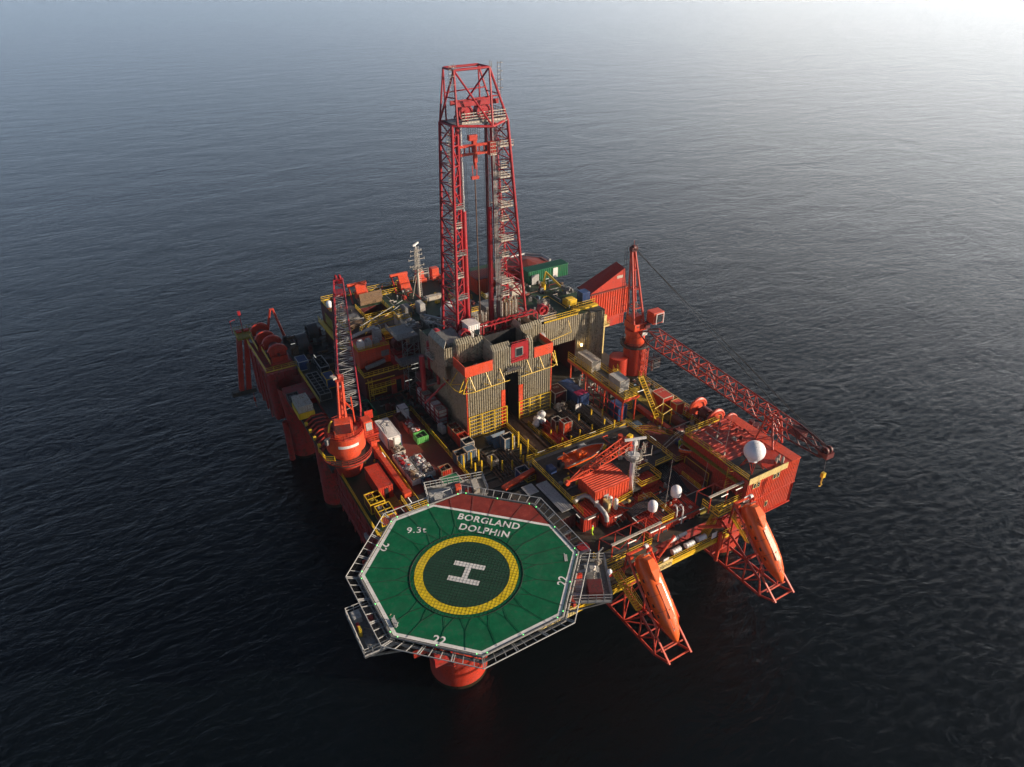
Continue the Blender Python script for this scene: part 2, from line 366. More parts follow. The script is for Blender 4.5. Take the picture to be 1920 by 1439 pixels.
for (x, y, r) in ((3.3,12.6,4.32),(-0.9,77.5,2.72),(-0.2,58.6,2.52),(55.4,12.5,4.32),(55.5,34,2.62),(55.5,60,2.62)):
    MB().lathe((x,y,-3), [(r,0),(r,3.5),(r-.04,3.8)], 40).build('waterline_band', 'waterline_dark', rig, smooth=True)
    for z in (5.2, 9.6, 13.4): MB().lathe((x,y,z), [(r+.01,0),(r+.05,.05),(r+.05,.16),(r+.01,.2)], 40).build('weld_band', 'hull_red', rig)
for y in (12.6, 77.5): MB().bar((3,y,-3), (55,y,-3), 1.4, 16).build('brace', 'hull_red', rig, smooth=True)
MB().bar((-4.2,76.2,-4), (-4.2,76.2,9.6), 0.6, 16).build('riser_pipe', 'hull_red', rig, smooth=True)
MB().prism([(-5.0,81),(1.3,81),(1.3,97),(-5.4,97)], 7.2, 19.0).build('stern_sponson', 'hull_red', rig, bevel=0.5)
MB().box(-3.6,1.4,68.5,75.5,16.6,18.0).build('side_platform', 'hull_red', rig)
MB().box(-3.1,1.2,46.1,68.5,16.2,16.9).build('side_gallery', 'deck_dark', rig)
# columns' weld bands and deck-edge pipes on the left side
k = MB()
for z in (13.6, 11.4): k.box(-2.75,-2.6,7,46,z,z+0.16)
for y in range(10,46,5): k.box(-2.72,-2.6,y,y+0.14,9.8,17.8)
k.build('hull_stiffener', 'hull_red', rig)
# deck edges + rails
k = MB().rail([(-2.5,46,DZ),(-2.5,25,DZ),(-2.5,8,DZ)])
k.build('handrail', 'yellow', rig)
MB().rail([(1.25,66,DZ),(1.25,81,DZ)], n=3).rail([(1.3,81.2,19),(-5,81.2,19),(-5.3,96.8,19)]).build('handrail', 'yellow', rig)
MB().rail([(60.5,50,DZ),(60.5,38,DZ),(60.5,24,DZ),(60.5,16,DZ)]).build('handrail', 'yellow', rig)
# yellow-green walkways painted on deck
MB().box(1.6,3.3,20,41,DZ,DZ+.01).box(-2.4,9,25.5,26.6,DZ,DZ+.011).build('walkway_marking', 'yellow_deck', rig)
MB().box(54.6,56.2,26,44,DZ,DZ+.01).box(46.5,53,30.1,31.2,DZ,DZ+.011).box(49.3,50.5,26.5,34.5,DZ,DZ+.012).build('walkway_marking', 'yellow_deck', rig)
# green painted deck fields
parts('deck_paint','deck_green',rig,[(-2.5,1.5,20,46,DZ+.002,DZ+.008),(52.6,60.4,20,46,DZ+.002,DZ+.008),(46.3,52.5,20,40,DZ+.002,DZ+.006),(38,46,30,46,DZ+.002,DZ+.007)])
# --- bow gallery with name boards
MB().box(10.5,44.6,1.1,3.4,15.75,15.95).build('bow_walkway', 'deck_dark', rig)
MB().box(10.5,44.6,0.95,1.1,15.45,16.0).build('walkway_edge_beam', 'yellow', rig)
MB().rail([(10.5,1.15,15.95),(44.6,1.15,15.95)], step=2.0).build('handrail', 'yellow', rig)
k = MB()
for x in range(12,45,4): MB().bar((x,1.3,15.7),(x,6.9,12.3),0.13,6).build('walkway_bracket', 'red', rig)
for x, txt, wd in ((12.9,'DOLPHIN',6.4),(31.0,'Dolphin',3.4)):
    s_ = MB().box(x-wd/2,x+wd/2,0.84,0.93,15.55,17.0).build('name_board', 'cream', rig)
    text_mesh(txt, 1.45 if wd > 5 else 1.0, 'lettering', 'black', s_, Matrix.Translation((x,0.82,16.25)) @ Matrix.Rotation(pi/2,4,'X'), 1.05, 0.005, 0.95)
# --- raised left cargo deck (brown-red)
MB().box(5.4,15.2,28.5,54,DZ+.01,DZ+.42).build('cargo_deck', 'brick', rig)
MB().rail([(15.1,54,DZ+.42),(15.1,30,DZ+.42)], step=1.3).rail([(5.5,54,DZ+.42),(15.1,54,DZ+.42)]).rail([(5.5,46,DZ+.4),(5.5,29,DZ+.4)]).build('handrail', 'yellow', rig)
MB().box(4.1,4.9,31.5,46,DZ+.9,DZ+1.9).box(3.9,5.1,30.6,31.5,DZ+.9,DZ+1.9).build('edge_beam', 'orange_red', rig)
k = MB()
for y in range(32,46,2): MB().bar((4.5,y,DZ),(4.5,y,DZ+.95),0.1).build('beam_post', 'red', rig)
MB().box(3.2,7.4,27.2,30.2,19.0,19.2).build('step_platform', 'deck_dark', rig)
MB().rail([(3.2,30.2,19.2),(3.2,27.2,19.2),(7.4,27.2,19.2),(7.4,30.4,19.2)], step=.9).rail([(3.0,30.6,18),(3.0,26.6,18),(7.8,26.6,18),(7.8,32,18)], step=.9).build('handrail', 'yellow', rig)
# --- pipe deck floor timbers, beams and catwalk
k = MB()
for i, y in enumerate((28.6, 30.2, 31.8, 33.4)): k.box(15.4, 27.6, y, y+.35, DZ, DZ+.25)
k.box(16,27.4,25,28.2,DZ,DZ+.1); k.build('deck_beam', 'deck_grey', rig)
k = MB()
for x in (19.3, 19.9): k.bar((x,26,DZ+.3),(x+.6,36,DZ+.3),0.12)
k.build('skid_rail', 'pipe_rust', rig)
k = MB()
for x in (28.55,30.75): k.box(x-.16,x+.16,22,46,DZ+.05,DZ+.75)
k.build('catwalk_beam', 'pipe_rust', rig)
MB().box(28.9,30.4,22,46,DZ+.05,DZ+.35).build('catwalk_floor', 'timber', rig)
MB().rail([(27.9,40,DZ+.3),(27.9,27,DZ+.3)], step=1.1).rail([(31.5,38.5,DZ+.3),(31.5,34.5,DZ+.3)], step=1.1).rail([(32.2,35.5,DZ),(32.2,28,DZ)], step=1.0).build('handrail', 'yellow', rig)
MB().box(31.2,38,38.9,40.6,DZ+.02,DZ+.7).build('timber_step', 'timber', rig)

for i, y in enumerate((23.0, 24.6, 26.4, 35.0, 36.6)): MB().box(15.8, 27.2, y, y+.3, DZ+.1, DZ+.34).build('deck_beam', 'deck_grey', rig)
for i, y in enumerate((28.4, 31.0, 33.8, 36.8, 39.8)): MB().box(32.4, 45.6, y, y+.3, DZ+.02, DZ+.2).build('deck_beam', 'pipe_rust', rig)
for i in range(9): MB().bar((20.6+i*.5,27.4,DZ+.48),(20.9+i*.5,34.6-.3*(i%3),DZ+.48),.11,8).build('stored_pipe','pipe_rust' if i%3 else 'pipe_dark',rig,smooth=True)
# ---- posts of the pipe racks: each a stanchion of its own
st = MB().box(-.11,.11,-.11,.11,0,2.1).box(-.2,.2,-.2,.2,0,.12).build('rack_stanchion', 'yellow')
tag(st, 'yellow steel stanchion rising from the dark pipe deck', 'post', 'yellow pipe rack posts on the pipe deck')
sp = [(15.6,33.2,3.2),(17.0,33.2,3.2),(18.4,33.2,3.2),(16.4,30.6,3.0),(17.6,30.6,3),(19.6,30.9,3.0),(20.9,29.6,2.4),(22.6,29.2,2),(24.9,29.4,2),(25.5,34,3.4),(26.7,34,3.4),(25.3,31,3.2),(26.9,31.2,3.4),(26.6,28,3.4),
      (33.2,33.6,1.7),(34.4,33.4,2.2),(35.2,30.2,1.7),(33.6,30.6,1.7),(37.4,34.2,2.2),(37.2,30.4,2.2),(39.9,34.5,2.2),(40.0,30.6,2.2),(42.7,34.5,2.3),(42.9,30.8,2.2),(44.6,33.6,2.2),(44.4,29.8,2)]
for i, (x, y, h) in enumerate(sp):
    o = st if i == 0 else copy_tree(st); place(o, (x,y,DZ+.02), s=(1,1,h/2.1))

# ================================================================ DRILL HOUSE
HX0, HX1, HY0, HY1, HT = 20.5, 37.7, 41.0, 60.0, 31.7
house = thing('drill_house', 'tall grey corrugated house on the deck centre with a tall dark doorway, under the derrick', 'building', (29,50,DZ))
MB().corr((HX0,HY0),(28.1,HY0),DZ,HT,0.46,0.13).build('front_wall', 'cladding', house)
MB().corr((30.9,HY0),(HX1,HY0),DZ,HT,0.46,0.13).build('front_wall', 'cladding', house)
MB().corr((28.1,HY0),(30.9,HY0),28.8,HT,0.46,0.13).build('front_wall', 'cladding', house)
MB().corr((HX0,HY1),(HX0,HY0),DZ,HT,0.5,0.08).build('side_wall', 'cladding', house)
MB().corr((HX1,HY0),(HX1,HY1),DZ,HT,0.5,0.08).build('side_wall', 'cladding', house)
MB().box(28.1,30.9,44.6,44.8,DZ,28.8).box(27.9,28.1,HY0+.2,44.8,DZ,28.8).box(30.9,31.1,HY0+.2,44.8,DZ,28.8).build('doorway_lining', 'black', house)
MB().box(HX0+.1,HX1-.1,HY0+.2,HY1,31.0,31.15).build('roof_deck', 'deck_green', house)
parts('door_frame','orange_red',house,[(27.3,28.1,40.82,40.97,DZ,25.9),(30.9,31.75,40.82,40.97,DZ,25.9)])
parts('corner_trim','orange_red',house,[(HX0-.12,HX0+.02,40.8,40.98,DZ,30.8),(HX1-.02,HX1+.16,40.8,40.98,DZ,30.8)])
# parapets
MB().box(HX0-.1,25.6,40.68,40.84,30.7,32.7).box(HX0-.26,HX0-.1,40.68,45.2,30.9,32.7).build('parapet', 'orange_red', house)
MB().box(34.0,HX1+.1,40.68,40.84,30.7,32.7).box(HX1+.1,HX1+.26,40.68,45.6,30.9,32.7).build('parapet', 'orange_red', house)
# middle tower with sloped shoulders (open top)
def tower(x0,x1,y0,y1,z0,z1,name='roof_tower',sl=0.9,front_gap=None):
    t = MB()
    segs = [(x0,x1)] if not front_gap else [(x0,front_gap[0]),(front_gap[1],x1)]
    for a, b_ in segs:
        t.corr((a,y0),(b_,y0),z0,z1-sl,0.46,0.13)
        # leaning top sheet
        k_ = max(1,round((b_-a)/0.46)); pt = (b_-a)/k_
        for i in range(k_):
            xx = a+i*pt
            t.quadslab((xx,y0-.02,z1-sl),(xx+pt*.5,y0-.02,z1-sl),(xx+pt*.5,y0+sl,z1),(xx,y0+sl,z1),.05)
            t.quadslab((xx+pt*.5,y0-.14,z1-sl),(xx+pt,y0-.14,z1-sl),(xx+pt,y0+sl-.1,z1+.06),(xx+pt*.5,y0+sl-.1,z1+.06),.05)
    t.corr((x0,y1),(x0,y0),z0,z1-sl,0.5,0.08).corr((x1,y0),(x1,y1),z0,z1-sl,0.5,0.08)
    t.quadslab((x0,y1,z1-sl),(x0,y0,z1-sl),(x0+sl*.6,y0+sl,z1),(x0+sl*.6,y1,z1),.06)
    t.quadslab((x1,y0,z1-sl),(x1,y1,z1-sl),(x1-sl*.6,y1,z1),(x1-sl*.6,y0+sl,z1),.06)
    return t.build(name, 'cladding', house)
tower(25.8,33.8,40.9,46.6,30.6,34.9,front_gap=(29.3,32.8))
MB().box(26.4,33.3,45.9,46.1,31.2,34.6).box(29.3,32.8,42.0,42.2,31.2,34.2).build('tower_lining', 'black', house)
wf = MB().box(29.3,32.8,40.74,40.86,30.9,34.35).build('window_panel', 'crimson', house)
MB().box(30.1,31.7,40.66,40.76,31.9,33.7).build('window_frame', 'grey', wf, bevel=.1)
MB().box(30.3,31.5,40.62,40.68,32.1,33.5).build('window_pane', 'glass', wf)
MB().rail([(29.4,40.75,34.4),(32.8,40.75,34.4)], h=.5, mid=1).bar((29.4,40.5,31.4),(32.4,40.5,31.7),.06).bar((29.4,40.5,31.8),(32.4,40.5,32.1),.06).build('window_guard', 'crimson', house)
tower(21.0,24.0,44.9,46.3,30.9,35.6,sl=.8)
MB().corr((18.9,52),(18.9,45.6),27.5,34.4,0.5,.08).corr((18.9,45.6),(21.3,45.6),30.9,34.4,.46,.13).quadslab((18.9,52,34.4),(18.9,45.6,34.4),(19.7,46.4,35.3),(19.7,52,35.3),.06).build('side_tower', 'cladding', house)
tower(23.6,26.0,44.6,48,30.9,35.2,sl=.8)
tower(33.6,35.8,44.2,48,30.9,35.4,sl=.8)
tower(36.2,38.2,45.0,49,30.0,35.2,sl=.6)
# yellow hang-off pipe round the front + brackets
k = MB().path([(18.6,46,28.6),(18.6,41.5,28.4),(19.4,40.0,28.2),(21.0,39.7,28.1),(28.4,39.75,28.3)],.07)
k.path([(30.8,39.75,28.3),(37.6,39.8,28.4),(38.7,40.4,28.4),(38.8,42.5,28.4)],.07)
for x in (21.2,24.3,27.0,32.6,35.2,38.0): k.bar((x,40.9,30.6),(x+.4,39.78,28.3),.08).bar((x+.4,39.78,28.3),(x-.4,40.9,28.4),.06)
for x in (18.6,): k.bar((20.4,44,30.2),(18.6,43.4,28.5),.08).bar((20.4,42.6,28.5),(18.6,43.4,28.5),.06)
k.bar((20.4,41.2,30.4),(18.9,40.6,28.3),.09).bar((20.9,40.9,30.4),(19.4,40.0,28.2),.09).bar((18.9,40.6,28.3),(20.4,41.4,28.2),.08)
k.bar((38.4,40.9,30.9),(38.7,40.4,28.5),.09).bar((38,40.9,30.4),(38.8,41.6,28.5),.09)
k.build('hose_rail', 'yellow', house)
# cable tangle over the door
k = MB()
for i in range(16):
    x0 = 28.2+random.random()*2.6; k.path([(x0,40.6,30.6-random.random()*.5),(x0+.3,40.4,29.9-random.random()*.5),(x0+random.uniform(-.8,1.2),40.5,29.5+random.random()*.5)],.06,5)
k.box(28.3,30.8,40.4,40.7,29.7,30.0).build('hose_bundle', 'grey_dark', house)
# yellow tube screens at the foot of the front
for (x0,x1,zt) in ((20.6,28.2,22.6),(30.8,37.6,22.6)):
    k = MB(); nz = 6
    for i in range(nz+1): z = 18.2+(zt-18.2)*i/nz; k.bar((x0,40.5,z),(x1,40.5,z),.07,4)
    for i in range(4): x = x0+(x1-x0)*i/3; k.bar((x,40.5,18.0),(x,40.5,zt),.11,4)
    for i in range(4): x = x0+(x1-x0)*i/3; k.bar((x,40.5,zt-.4),(x,40.9,zt-.4),.06,4)
    k.build('tube_screen', 'yellow', house)
# right opening wall: lower side bay that joins the rear module
rm = thing('rear_module', 'grey corrugated side building right of the drill house with green roof deck and dark opening', 'building', (50,60,DZ))
Y2 = 50.6
MB().corr((37.9,Y2),(44.4,Y2),DZ,31,0.5,.11).corr((50.2,Y2),(53.2,Y2),DZ,31,.5,.11).corr((44.4,Y2),(50.2,Y2),25.6,31,.5,.11).build('front_wall', 'cladding', rm)
MB().corr((53.2,Y2-.7),(56.5,Y2-.7),DZ,30.9,.5,.11).corr((53.2,Y2),(53.2,Y2-.7),DZ,30.9,.35,.05).build('stair_tower_wall', 'cladding', rm)
MB().corr((56.6,Y2-.7),(56.6,70),DZ,30.9,.5,.11).build('side_wall', 'cladding', rm)
MB().box(53.2,56.5,Y2-.6,Y2+3,30.9,31.05).build('stair_tower_roof', 'deck_grey', rm)
MB().box(44.4,44.6,Y2-.05,Y2+6,DZ,25.6).box(50.0,50.2,Y2-.05,Y2+6,DZ,25.6).box(44.6,50,Y2+6,Y2+6.2,DZ,25.6).box(44.6,50,Y2+.2,Y2+6,25.6,25.75).build('opening_lining', 'dark_red', rm)
MB().box(42.5,56.5,Y2+.2,71,30.85,31.0).build('roof_deck', 'deck_green', rm)
MB().box(38,42.5,Y2+.2,62,29.9,30.05).build('lower_roof', 'deck_dark', rm)
k = MB()
for x0,x1,y in ((42.6,50.6,Y2+.1),): k.rail([(x0,y,31),(x1,y,31)], h=1.2, step=.6)
k.rail([(50.6,Y2+.2,31),(50.6,Y2+2.4,31),(56.4,Y2+2.4,31)], h=1.2, step=.6).build('handrail', 'yellow', rm)
MB().box(50.6,56.3,Y2+1.2,Y2+2.2,31.02,31.4).build('cable_tray', 'yellow', rm)
MB().path([(39.2,Y2-.8,27.6),(44,Y2-1.2,27.7),(48.2,Y2-1.2,28.3),(48.0,Y2-.3,30.4)],.07).build('hose_rail', 'yellow', rm)
MB().path([(38.4,49.8,33.5),(41.4,49.8,27.6),(38.2,49.8,27.0)],.1).rail([(38.2,49.5,27.0),(41.2,49.5,27.4)],h=.8).box(38,41.3,49.4,50.4,26.8,27).build('side_platform', 'red', rm)
dr = MB().cyl((38.6,48.8,29.3),1.0,2.6,24,ax='x').build('cable_drum', 'light_grey', smooth=True); tag(dr, 'pale cylindrical drum lying on its side in the corner right of the drill house', 'drum')
fl = MB().cyl((51.3,50.0,24.1),.22,.3,12).build('flood_lamp', 'flood_light'); tag(fl, 'glowing orange flood lamp on the grey wall beside the dark opening', 'lamp')
fl2 = MB().box(17.2,17.6,66,66.4,24.2,24.5).build('flood_lamp', 'flood_light'); tag(fl2, 'small glowing lamp by the yellow stairs behind the left crane boom', 'lamp')

# small stuff on drill house roof
for (x,y,z,s,mt,lab) in ((23.6,42.4,31.15,(.9,.8,.5),'dirty_white','small pale bundle lying on the left roof parapet deck'),(24.9,42.4,31.15,(1.2,.8,.4),'grey_dark','dark coiled hoses on the left roof parapet deck'),(35.6,42.2,31.15,(1.4,.9,.4),'plastic','crumpled white sheet on the right roof parapet deck')):
    t = MB()
    for i in range(9): t.cbox((x+random.uniform(-.5,.5)*s[0],y+random.uniform(-.5,.5)*s[1],z+s[2]*random.uniform(.2,.6)),(s[0]*.5,s[1]*.5,s[2]*.6),random.random()*3,random.uniform(-.5,.5))
    tag(t.build('roof_bundle', mt), lab, 'bundle')
# red gantry with yellow walkway across the front of the drill floor
g = thing('roof_gantry', 'red lattice gantry with a yellow walkway across the drill floor front', 'gantry', (34,48,33))
k = MB(); A = V((27.9,48.0,33.2)); B = V((39.4,48.3,33.2))
for dz in (0,2.0): 
    for dy in (0,1.2): k.bar(A+V((0,dy,dz)),B+V((0,dy,dz)),.14)
for i in range(6):
    p = A.lerp(B,i/5); k.bar(p,p+V((0,0,2)),.14); k.bar(p+V((0,1.2,0)),p+V((0,1.2,2)),.14); k.bar(p+V((0,0,2)),p+V((0,1.2,2)),.1)
    if i < 5: q = A.lerp(B,(i+1)/5); mid_ = (p+q)/2; k.bar(p+V((0,0,2)),mid_+V((0,0.6,2.7)),.07).bar(q+V((0,0,2)),mid_+V((0,.6,2.7)),.07)
k.bar(A,A+V((-1.2,-.6,-2.2)),.14).bar(A+V((-1.2,-.6,-2.2)),A+V((-.4,.2,2)),.1); k.build('girder', 'crimson', g)
MB().box(28.3,39.2,47.2,47.9,32.9,33.0).rail([(28.3,47.2,33.0),(39.2,47.4,33.0)],h=.8,step=1.0).build('walkway', 'yellow', g)

# ================================================================ DERRICK
D = thing('derrick', 'tall crimson twin lattice derrick with crown platform rising over the drill floor', 'derrick', (31,53,31))
lf0, lf1, rf0, rf1 = V((24.0,50.6,31.2)), V((25.0,51,69.1)), V((38.6,50.6,31.2)), V((34.9,51,69.2))
lr0, lr1 = V((24.2,57.2,31.2)), V((25.0,55.3,69.1)); rr0, rr1 = V((38.6,57.2,31.2)), V((34.9,55.3,69.2))
li0, li1 = V((26.5,52.6,31.2)), V((26.7,52.6,69.0)); ri0, ri1 = V((33.6,52.6,31.2)), V((32.7,52.6,69.0))
for nm, (a0,a1),(b0,b1),(c0,c1) in (('left_tower',(lf0,lf1),(lr0,lr1),(li0,li1)),('right_tower',(rf0,rf1),(rr0,rr1),(ri0,ri1))):
    t = MB(); N = 12
    for p,q,r in ((a0,a1,.26),(b0,b1,.26),(c0,c1,.22)): t.bar(p,q,r,8)
    ch = [(a0,a1),(b0,b1),(c0,c1)]
    for i in range(N):
        for j in range(3):
            u0,u1 = ch[j]; w0,w1 = ch[(j+1)%3]
            p = u0.lerp(u1,i/N); q = w0.lerp(w1,(i+1)/N); 
            if i % 2: p = w0.lerp(w1,i/N); q = u0.lerp(u1,(i+1)/N)
            t.bar(p,q,.12,4,cap=False); t.bar(u0.lerp(u1,(i+1)/N),w0.lerp(w1,(i+1)/N),.11,4,cap=False)
            if i >= 0:
                t.bar(u0.lerp(u1,(i+.5)/N),w0.lerp(w1,(i+.5)/N),.07,4,cap=False)
    t.build(nm, 'crimson', D)
# guide rails (dark), hydraulic rams
for x, dx in ((26.9,0),(32.2,0)):
    MB().box(x-.22,x+.22,53.0,53.5,31.2,69).build('guide_rail', 'dark_red', D)
for x in (27.4,32.4):
    rm_ = MB().bar((x,53,31.2),(x,53,54.9),.42,14).build('ram_cylinder', 'crimson', D, smooth=True)
    MB().bar((x,53,54.9),(x,53,69.5),.24,12).build('ram_rod', 'chrome', rm_, smooth=True)
# top frame
TL, TR = V((25.9,51.4,76.9)), V((32.0,51.4,77.0)); TLr, TRr = V((25.9,55.0,76.9)), V((32.0,55.0,77.0))
t = MB()
CL, CR = V((25.8,50.6,69.1)), V((31.6,49.9,68.6))
for p,q,r in ((TL,TR,.2),(TLr,TRr,.2),(TL,TLr,.16),(TR,TRr,.16),(TL,CL,.2),(TR,CR,.2),(TL,CR,.15),(TR,V((27.4,55,69.5)),.15),(TL,lr1,.17),(TLr,lr1,.17),(TR,rf1,.2),(TRr,rr1,.18),(TLr,V((26,55,69.2)),.15),(TRr,V((32.2,55,69.2)),.15),
              (lf1,lr1,.18),(rf1,rr1,.18),(CL,CR,.2),(CR,rf1,.2),(lf1,CL,.18),(lr1,rr1,.2)): t.bar(p,q,r,6)
for z, x0, x1 in ((72.6,25.6,33.6),(73.4,25.8,33.2)): t.bar((x0,51.2 if z<73 else 54.8,z),(x1,51.2 if z<73 else 54.8,z+.3),.1,6)
t.bar(TL.lerp(CL,.5),TL.lerp(lr1,.5),.1,6).bar(TR.lerp(rf1,.5),TRr.lerp(rr1,.5),.1,6).build('top_frame', 'crimson', D)
cp = MB().box(25.6,34.6,50.6,55.4,69.0,69.25).build('crown_platform', 'grey', D)
MB().rail([(26.6,50.7,69.25),(34.6,50.9,69.25),(34.6,55.4,69.25)],h=1.5,r=.06,step=.55,mid=3).build('railing', 'dirty_white', cp)
t = MB(); 
for x in (27.8,31.2): t.lathe((0,0,0),[(1.35,-.3),(1.35,.3),(1.0,.35),(1.0,-.35),(1.35,-.3)],20)
# sheaves built on side
t = MB()
def wheel(t_, c, r, wdt, ax='y', n=24, hub=.3):
    c = V(c); u = {'y':(V((1,0,0)),V((0,0,1)),V((0,1,0))),'x':(V((0,1,0)),V((0,0,1)),V((1,0,0))),'z':(V((1,0,0)),V((0,1,0)),V((0,0,1)))}[ax]
    prof = [(r,-wdt/2),(r,wdt/2),(r*.82,wdt/2),(r*.8,wdt*.15),(r*hub,wdt*.15),(r*hub,wdt*.6),(0.01,wdt*.6)]
    prof = [(0.01,-wdt*.6),(r*hub,-wdt*.6),(r*hub,-wdt*.15),(r*.8,-wdt*.15),(r*.82,-wdt/2)]+prof
    vs = []; 
    for rr_, h_ in prof:
        for k_ in range(n): a_ = 2*pi*k_/n; vs.append(c+u[0]*rr_*cos(a_)+u[1]*rr_*sin(a_)+u[2]*h_)
    fs = [(i*n+k_,i*n+(k_+1)%n,(i+1)*n+(k_+1)%n,(i+1)*n+k_) for i in range(len(prof)-1) for k_ in range(n)]
    return t_.add(vs, fs)
for x in (28.1,31.3):
    for dy in (-.7,-.2,.3): wheel(t,(x,53+dy,70.6),1.25,.4)
t.box(26.2,33.8,51.8,52.1,71.6,72.3).box(26.2,33.8,53.6,53.9,71.6,72.3).build('crown_sheaves', 'crimson', D, smooth=True)
# ladders and service platforms, white
t = MB()
def ladder(t_, x, y, z0, z1, dx=.5, cage=True, r=.045, ry=0):
    t_.bar((x,y,z0),(x,y,z1),r,3).bar((x+dx,y+ry,z0),(x+dx,y+ry,z1),r,3); z = z0
    while z < z1: t_.bar((x,y,z),(x+dx,y+ry,z),r*.7,3,cap=False); z += .5
    if cage:
        z = z0+2
        while z < z1: t_.path([(x,y,z),(x-.1,y-.6,z),(x+dx/2,y-.8,z),(x+dx+.1,y-.6,z),(x+dx,y,z)],r*.8,3); z += 1.2
    return t_
ladder(t,34.0,52.0,38,68.8); ladder(t,24.9,53,38,69); ladder(t,33.3,51.2,72,77.8); ladder(t,25.1,51.4,73,77.8)
for z in (38.5,46,52.5,57.5,61.5): t.box(33.7,35.2,51.2,53,z,z+.08).rail([(33.7,51.2,z),(35.2,51.2,z),(35.2,53,z)],h=1,r=.05,step=.6)
for z in (44,52.8): t.box(24.6,26,51,52.6,z,z+.08).rail([(24.6,51,z),(26,51,z),(26,52.6,z)],h=1,r=.05,step=.6)
t.build('ladder_and_platforms', 'dirty_white', D)
t = MB()
for i in range(7): x = 33.0+i*.16; t.bar((x,52.2+.1*(i%2),34),(x-.2,52.3,68.5),.05,4)
t.build('standpipe', 'galv', D)
t = MB()
for i in range(5): x = 25.6+i*.2; t.bar((x,53.6,34),(x,53.8,68),.05,4)
for q in ((25.9,51.3,77.9),(26.2,51.3,77.6),(32.0,51.3,77.9),(32.3,51.3,77.8)): t.bar((q[0],q[1],76.9),q,.06,4)
t.build('service_line', 'grey', D)
MB().box(31.1,32.1,49.9,51,64.2,66.2).build('winch_cabin', 'red', D)
MB().rail([(31.0,49.8,64.2),(32.2,49.8,64.2)],h=2,r=.05,step=.4,mid=3).build('cabin_cage', 'dirty_white', D)
for i in range(6):
    x = 34.2+.22*(i%3); MB().bar((x,53.4+.25*(i//3),32),(x-1.0,53.4+.2*(i//3),67-i*1.5),.085,5).build('riser_pipe','pipe_rust' if i%2 else 'timber',D)
for z in (41,49,55,60,65): MB().box(33.4,36.0,50.9,54.6,z,z+.1).rail([(33.4,50.9,z),(36.0,50.9,z)],h=1,r=.05,step=.7).build('rest_platform','dirty_white',D)
for z in (40,48,56): MB().box(24.6,26.6,50.9,54.6,z,z+.1).rail([(24.6,50.9,z),(26.6,50.9,z)],h=1,r=.05,step=.7).build('rest_platform','grey',D)
tb = thing('travelling_block', 'orange-red travelling block beam hanging high between the derrick towers', 'hoist', (29.8,53,63))
t = MB().box(27.0,32.6,52.7,53.3,63.9,64.3).box(27.0,32.6,52.7,53.3,65.2,65.6)
for i in range(7): x = 27.1+i*.9; t.bar((x,53,64.1),(x+.0,53,65.4),.12)
t.build('yoke_beam', 'red', tb)
MB().cbox((29.8,53,65.3),(.7,.7,1.9)).cbox((29.5,53,66.6),(1.5,.8,.9)).cbox((29.8,52.8,63.4),(.6,.6,1.4)).bar((29.8,52.9,62.8),(29.8,52.9,61.6),.32,10,.16).build('hook_block', 'red', tb, bevel=.1)
MB().bar((29.3,53,62.2),(29.4,53,60.4),.07).bar((30.2,53,62.2),(30.1,53,60.4),.07).cbox((29.75,53,60.2),(1.3,.5,.5)).build('elevator', 'red', tb)
t = MB()
for i in range(8): x = 28.6+i*.32; t.bar((x,53,66.4),(x,53.1,69.2),.035,4)
for x in (27.9,28.2,31.5,31.9): t.path([(x,53,63),(x+.2,53.3,50),(x+.1,53.2,38)],.03,4)
t.build('hoist_rope', 'black', tb)
MB().bar((29.75,53,60),(29.95,53,33),.1,8).build('drill_string', 'pipe_rust', tb)
for i in range(6):
    pass
# drill pipe stands in two finger racks
for (x0,nx,y0,h,zb,lab) in ((27.6,8,50.2,6.0,31.1,'left'),(33.2,11,50.6,7.2,31.1,'right')):
    r_ = thing('pipe_stand_rack', 'cluster of upright rusty drill pipes standing in the derrick, %s of the two clusters' % lab, 'pipe rack', (x0,y0,zb))
    for i in range(nx):
        t = MB()
        for j in range(2): 
            x = x0+i*.34+random.uniform(-.04,.04); hh = h+random.uniform(-.9,.2)
            t.bar((x,y0+j*.5,zb),(x+random.uniform(-.08,.08),y0+j*.5,zb+hh),.11,6)
        t.build('drill_pipe', random.choice(['pipe_rust','timber','dirty_white']), r_)
